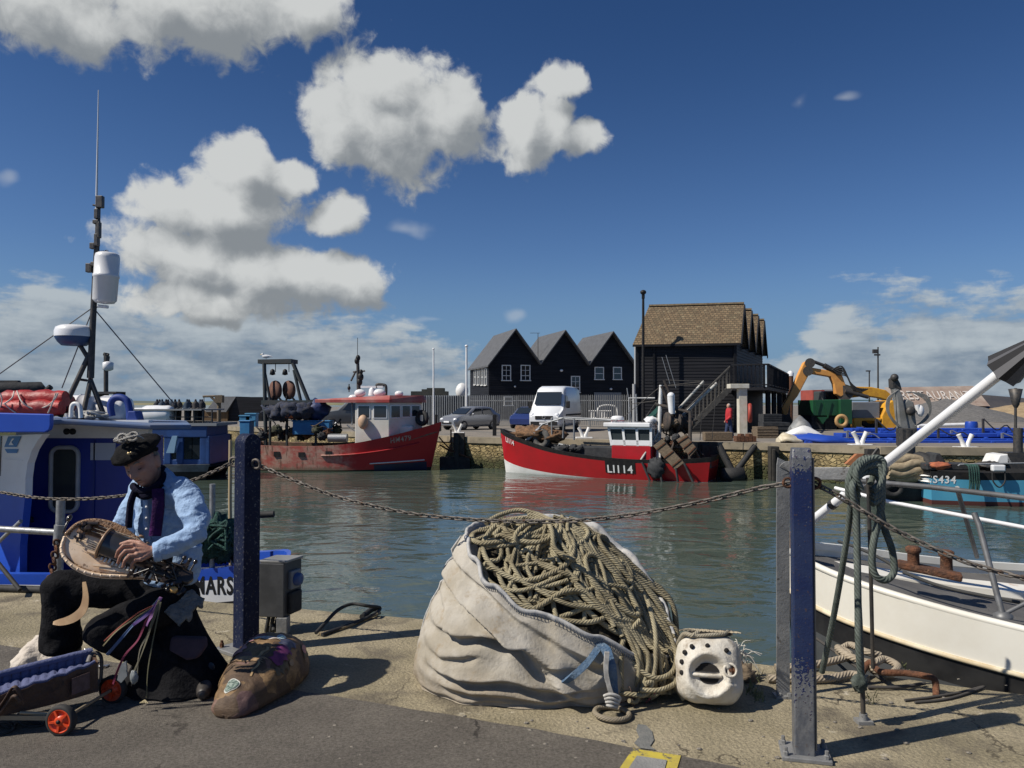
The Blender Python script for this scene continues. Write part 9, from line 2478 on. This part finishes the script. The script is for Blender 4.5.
# ------------------------------------------------------------------ patchwork instrument case on the ground
def case():
 f0, b0 = G(233, 714), G(287, 668)
 t = thing('instrument_case', f0, 'rounded brown patchwork instrument case covered in stickers lying on the quay', 'case')
 ax = b0 - f0; Lh = ax.length; d = ax.normalized(); s = V((d.y, -d.x, 0))
 m = bpy.data.materials.new('patchwork_case'); m.use_nodes = True
 n = NT(m.node_tree); bs = m.node_tree.nodes['Principled BSDF']; ob = n.n('ShaderNodeTexCoord').outputs['Object']
 n1 = n.n('ShaderNodeTexNoise', {'Vector': ob, 'Scale': 9.0, 'Detail': 7, 'Roughness': .65, 'Distortion': .6}).outputs['Fac']
 vo = n.n('ShaderNodeTexVoronoi', {'Vector': n.vm('ADD', ob, n.vm('MULTIPLY', n.n('ShaderNodeTexNoise', {'Vector': ob, 'Scale': 14.0}).outputs['Color'], (.05, .05, .05))), 'Scale': 13.0})
 ve = n.n('ShaderNodeTexVoronoi', {'Vector': ob, 'Scale': 13.0}, feature='DISTANCE_TO_EDGE').outputs[0]
 sep = n.n('ShaderNodeSeparateColor', [vo.outputs['Color']])
 col = n.mix(n.ss(n1, .32, .68), (.12, .07, .03, 1), (.30, .19, .09, 1))
 col = n.mix(n.m('MULTIPLY', n.ss(sep.outputs[0], .4, .55), .75), col, (.05, .03, .022, 1))
 col = n.mix(n.m('MULTIPLY', n.ss(sep.outputs[1], .84, .88), .6), col, (.14, .075, .085, 1))
 n2 = n.n('ShaderNodeTexNoise', {'Vector': n.vm('MULTIPLY', ob, (1, 1, 3)), 'Scale': 34.0, 'Detail': 5, 'Roughness': .7, 'Distortion': 1.0}).outputs['Fac']
 col = n.mix(n.m('MULTIPLY', n.ss(n2, .52, .66), .5), col, (.05, .03, .02, 1))
 m.node_tree.links.new(col, bs.inputs['Base Color']); bs.inputs['Roughness'].default_value = .68
 b = n.n('ShaderNodeBump', {'Strength': .7, 'Distance': .010, 'Height': n.m('ADD', n1, n.m('MULTIPLY', n2, .5))}); m.node_tree.links.new(b.outputs[0], bs.inputs['Normal'])
 prof = [(-.045, .008, .012), (-.04, .05, .05), (-.015, .088, .095), (.04, .112, .13), (.15, .152, .18), (.28, .182, .235), (.40, .188, .252), (.52, .17, .225), (.62, .12, .16), (.69, .07, .10), (.72, .02, .04)]
 k = (Lh + .17) / .75
 sm = smooth_path([V(p) for p in prof], 5)
 def pt(a, w, h, th, o=0):
  """cross-section: th 0 right .. pi left over the top"""
  e = .8; cx, sz = cos(th), sin(th)
  x = (w + o) * abs(cx) ** e * (1 if cx > 0 else -1); z = (h + o) * max(0, sz) ** .85 + (.02 if sz <= 0 else .02 * (1 - sz))
  p = f0 + d * (a * k - .02) + s * x + V((0, 0, max(.004, z)))
  return p + (s * cx + V((0, 0, sz))) * (.013 * mn.noise(p * 11) + .008 * mn.noise(p * 27)) * (sz > .02)
 mb = MB(); rings = []
 for q in sm: rings.append([pt(q.x, q.y, q.z, pi * i / 30) for i in range(31)] + [f0 + d * (q.x * k - .02) - s * q.y * .8 + V((0, 0, .003)), f0 + d * (q.x * k - .02) + s * q.y * .8 + V((0, 0, .003))])
 mb.loft(rings, 0); build('shell', mb, m, t)
 def wh(a):
  for p, q in zip(sm, sm[1:]):
   if p.x <= a <= q.x: k_ = (a - p.x) / max(1e-6, q.x - p.x); return p.y + (q.y - p.y) * k_, p.z + (q.z - p.z) * k_
  return sm[-1].y, sm[-1].z
 # stickers and strips following the surface
 def patch(a0, a1, t0, t1, mm, name, wob=.0, nn=10, o=.004):
  mb = MB(); rows = []
  for i in range(nn + 1):
   a = a0 + (a1 - a0) * i / nn; w, h = wh(a)
   wb = wob * mn.noise(V((i * .6, a0 * 9, t0)))
   rows.append([pt(a, w, h, t0 + (t1 - t0) * jj / nn + wb, o) for jj in range(nn + 1)])
  mb.loft(rows, 0, closed=False); return build(name, mb, mm, t)
 def disc(a, th, r, mm, name, o=.005, sy=1.0):
  w, h = wh(a); mb = MB(); c = pt(a, w, h, th, o); vs = [c]
  for i in range(24):
   an = 2 * pi * i / 24; aa = a + r * cos(an) / k; w2, h2 = wh(aa); vs.append(pt(aa, w2, h2, th + sy * r * sin(an) / max(w, h), o))
  mb.add(vs, [(0, 1 + i, 1 + (i + 1) % 24) for i in range(24)]); return build(name, mb, mm, t)
 pk = mat('pink_fabric', (.48, .26, .24), (.36, .17, .17), 30, rough=.7); pur = mat('purple_fabric', (.16, .03, .12), (.10, .02, .08), 30, rough=.6)
 patch(.24, .36, 1.9, 2.45, pk, 'sticker', .25); patch(.40, .52, 1.75, 2.3, mat('rose_fabric', (.33, .12, .12), (.2, .08, .08), 40, rough=.7), 'sticker', .3)
 patch(.18, .27, .5, .75, mat('olive_patch', (.10, .08, .05), (.06, .05, .03), 40, rough=.6), 'sticker', .2); patch(.44, .56, .4, .75, mat('charcoal_patch', (.03, .028, .03), rough=.5), 'sticker', .2); patch(.22, .34, .75, 1.15, pur, 'sticker', .25); patch(.33, .42, .80, 1.2, mat('dark_blue_patch', (.04, .05, .10), (.07, .07, .1), 40, rough=.6), 'sticker', .2)
 patch(.36, .39, 1.3, 2.1, mat('white_strip', (.62, .56, .5), (.4, .34, .3), 40, rough=.6), 'sticker', .3); patch(.18, .21, 1.25, 2.4, mat('brown_strip', (.34, .22, .11), (.22, .13, .07), 30, rough=.5), 'sticker', .2)
 patch(.10, .28, 1.35, 1.42, mat('amber_strip', (.42, .29, .14), (.3, .2, .1), 30, rough=.5), 'sticker', .15)
 disc(.40, 1.30, .032, mat('pale_blue_sticker', (.32, .46, .54), (.22, .34, .42), 60, rough=.4), 'sticker'); disc(.40, 1.30, .016, mat('teal_sticker', (.08, .22, .30), rough=.4), 'sticker', .008)
 disc(.035, 1.72, .040, mat('white_ring_sticker', (.55, .56, .52), rough=.4), 'sticker', .005, .85); disc(.035, 1.72, .034, mat('green_grey_sticker', (.06, .10, .085), (.26, .32, .28), 90, .47, .53, rough=.4), 'sticker', .008, .85)
 disc(.30, .55, .02, mat('tan_sticker', (.22, .15, .09), rough=.5), 'sticker'); disc(.47, .6, .03, pk, 'sticker')
case()
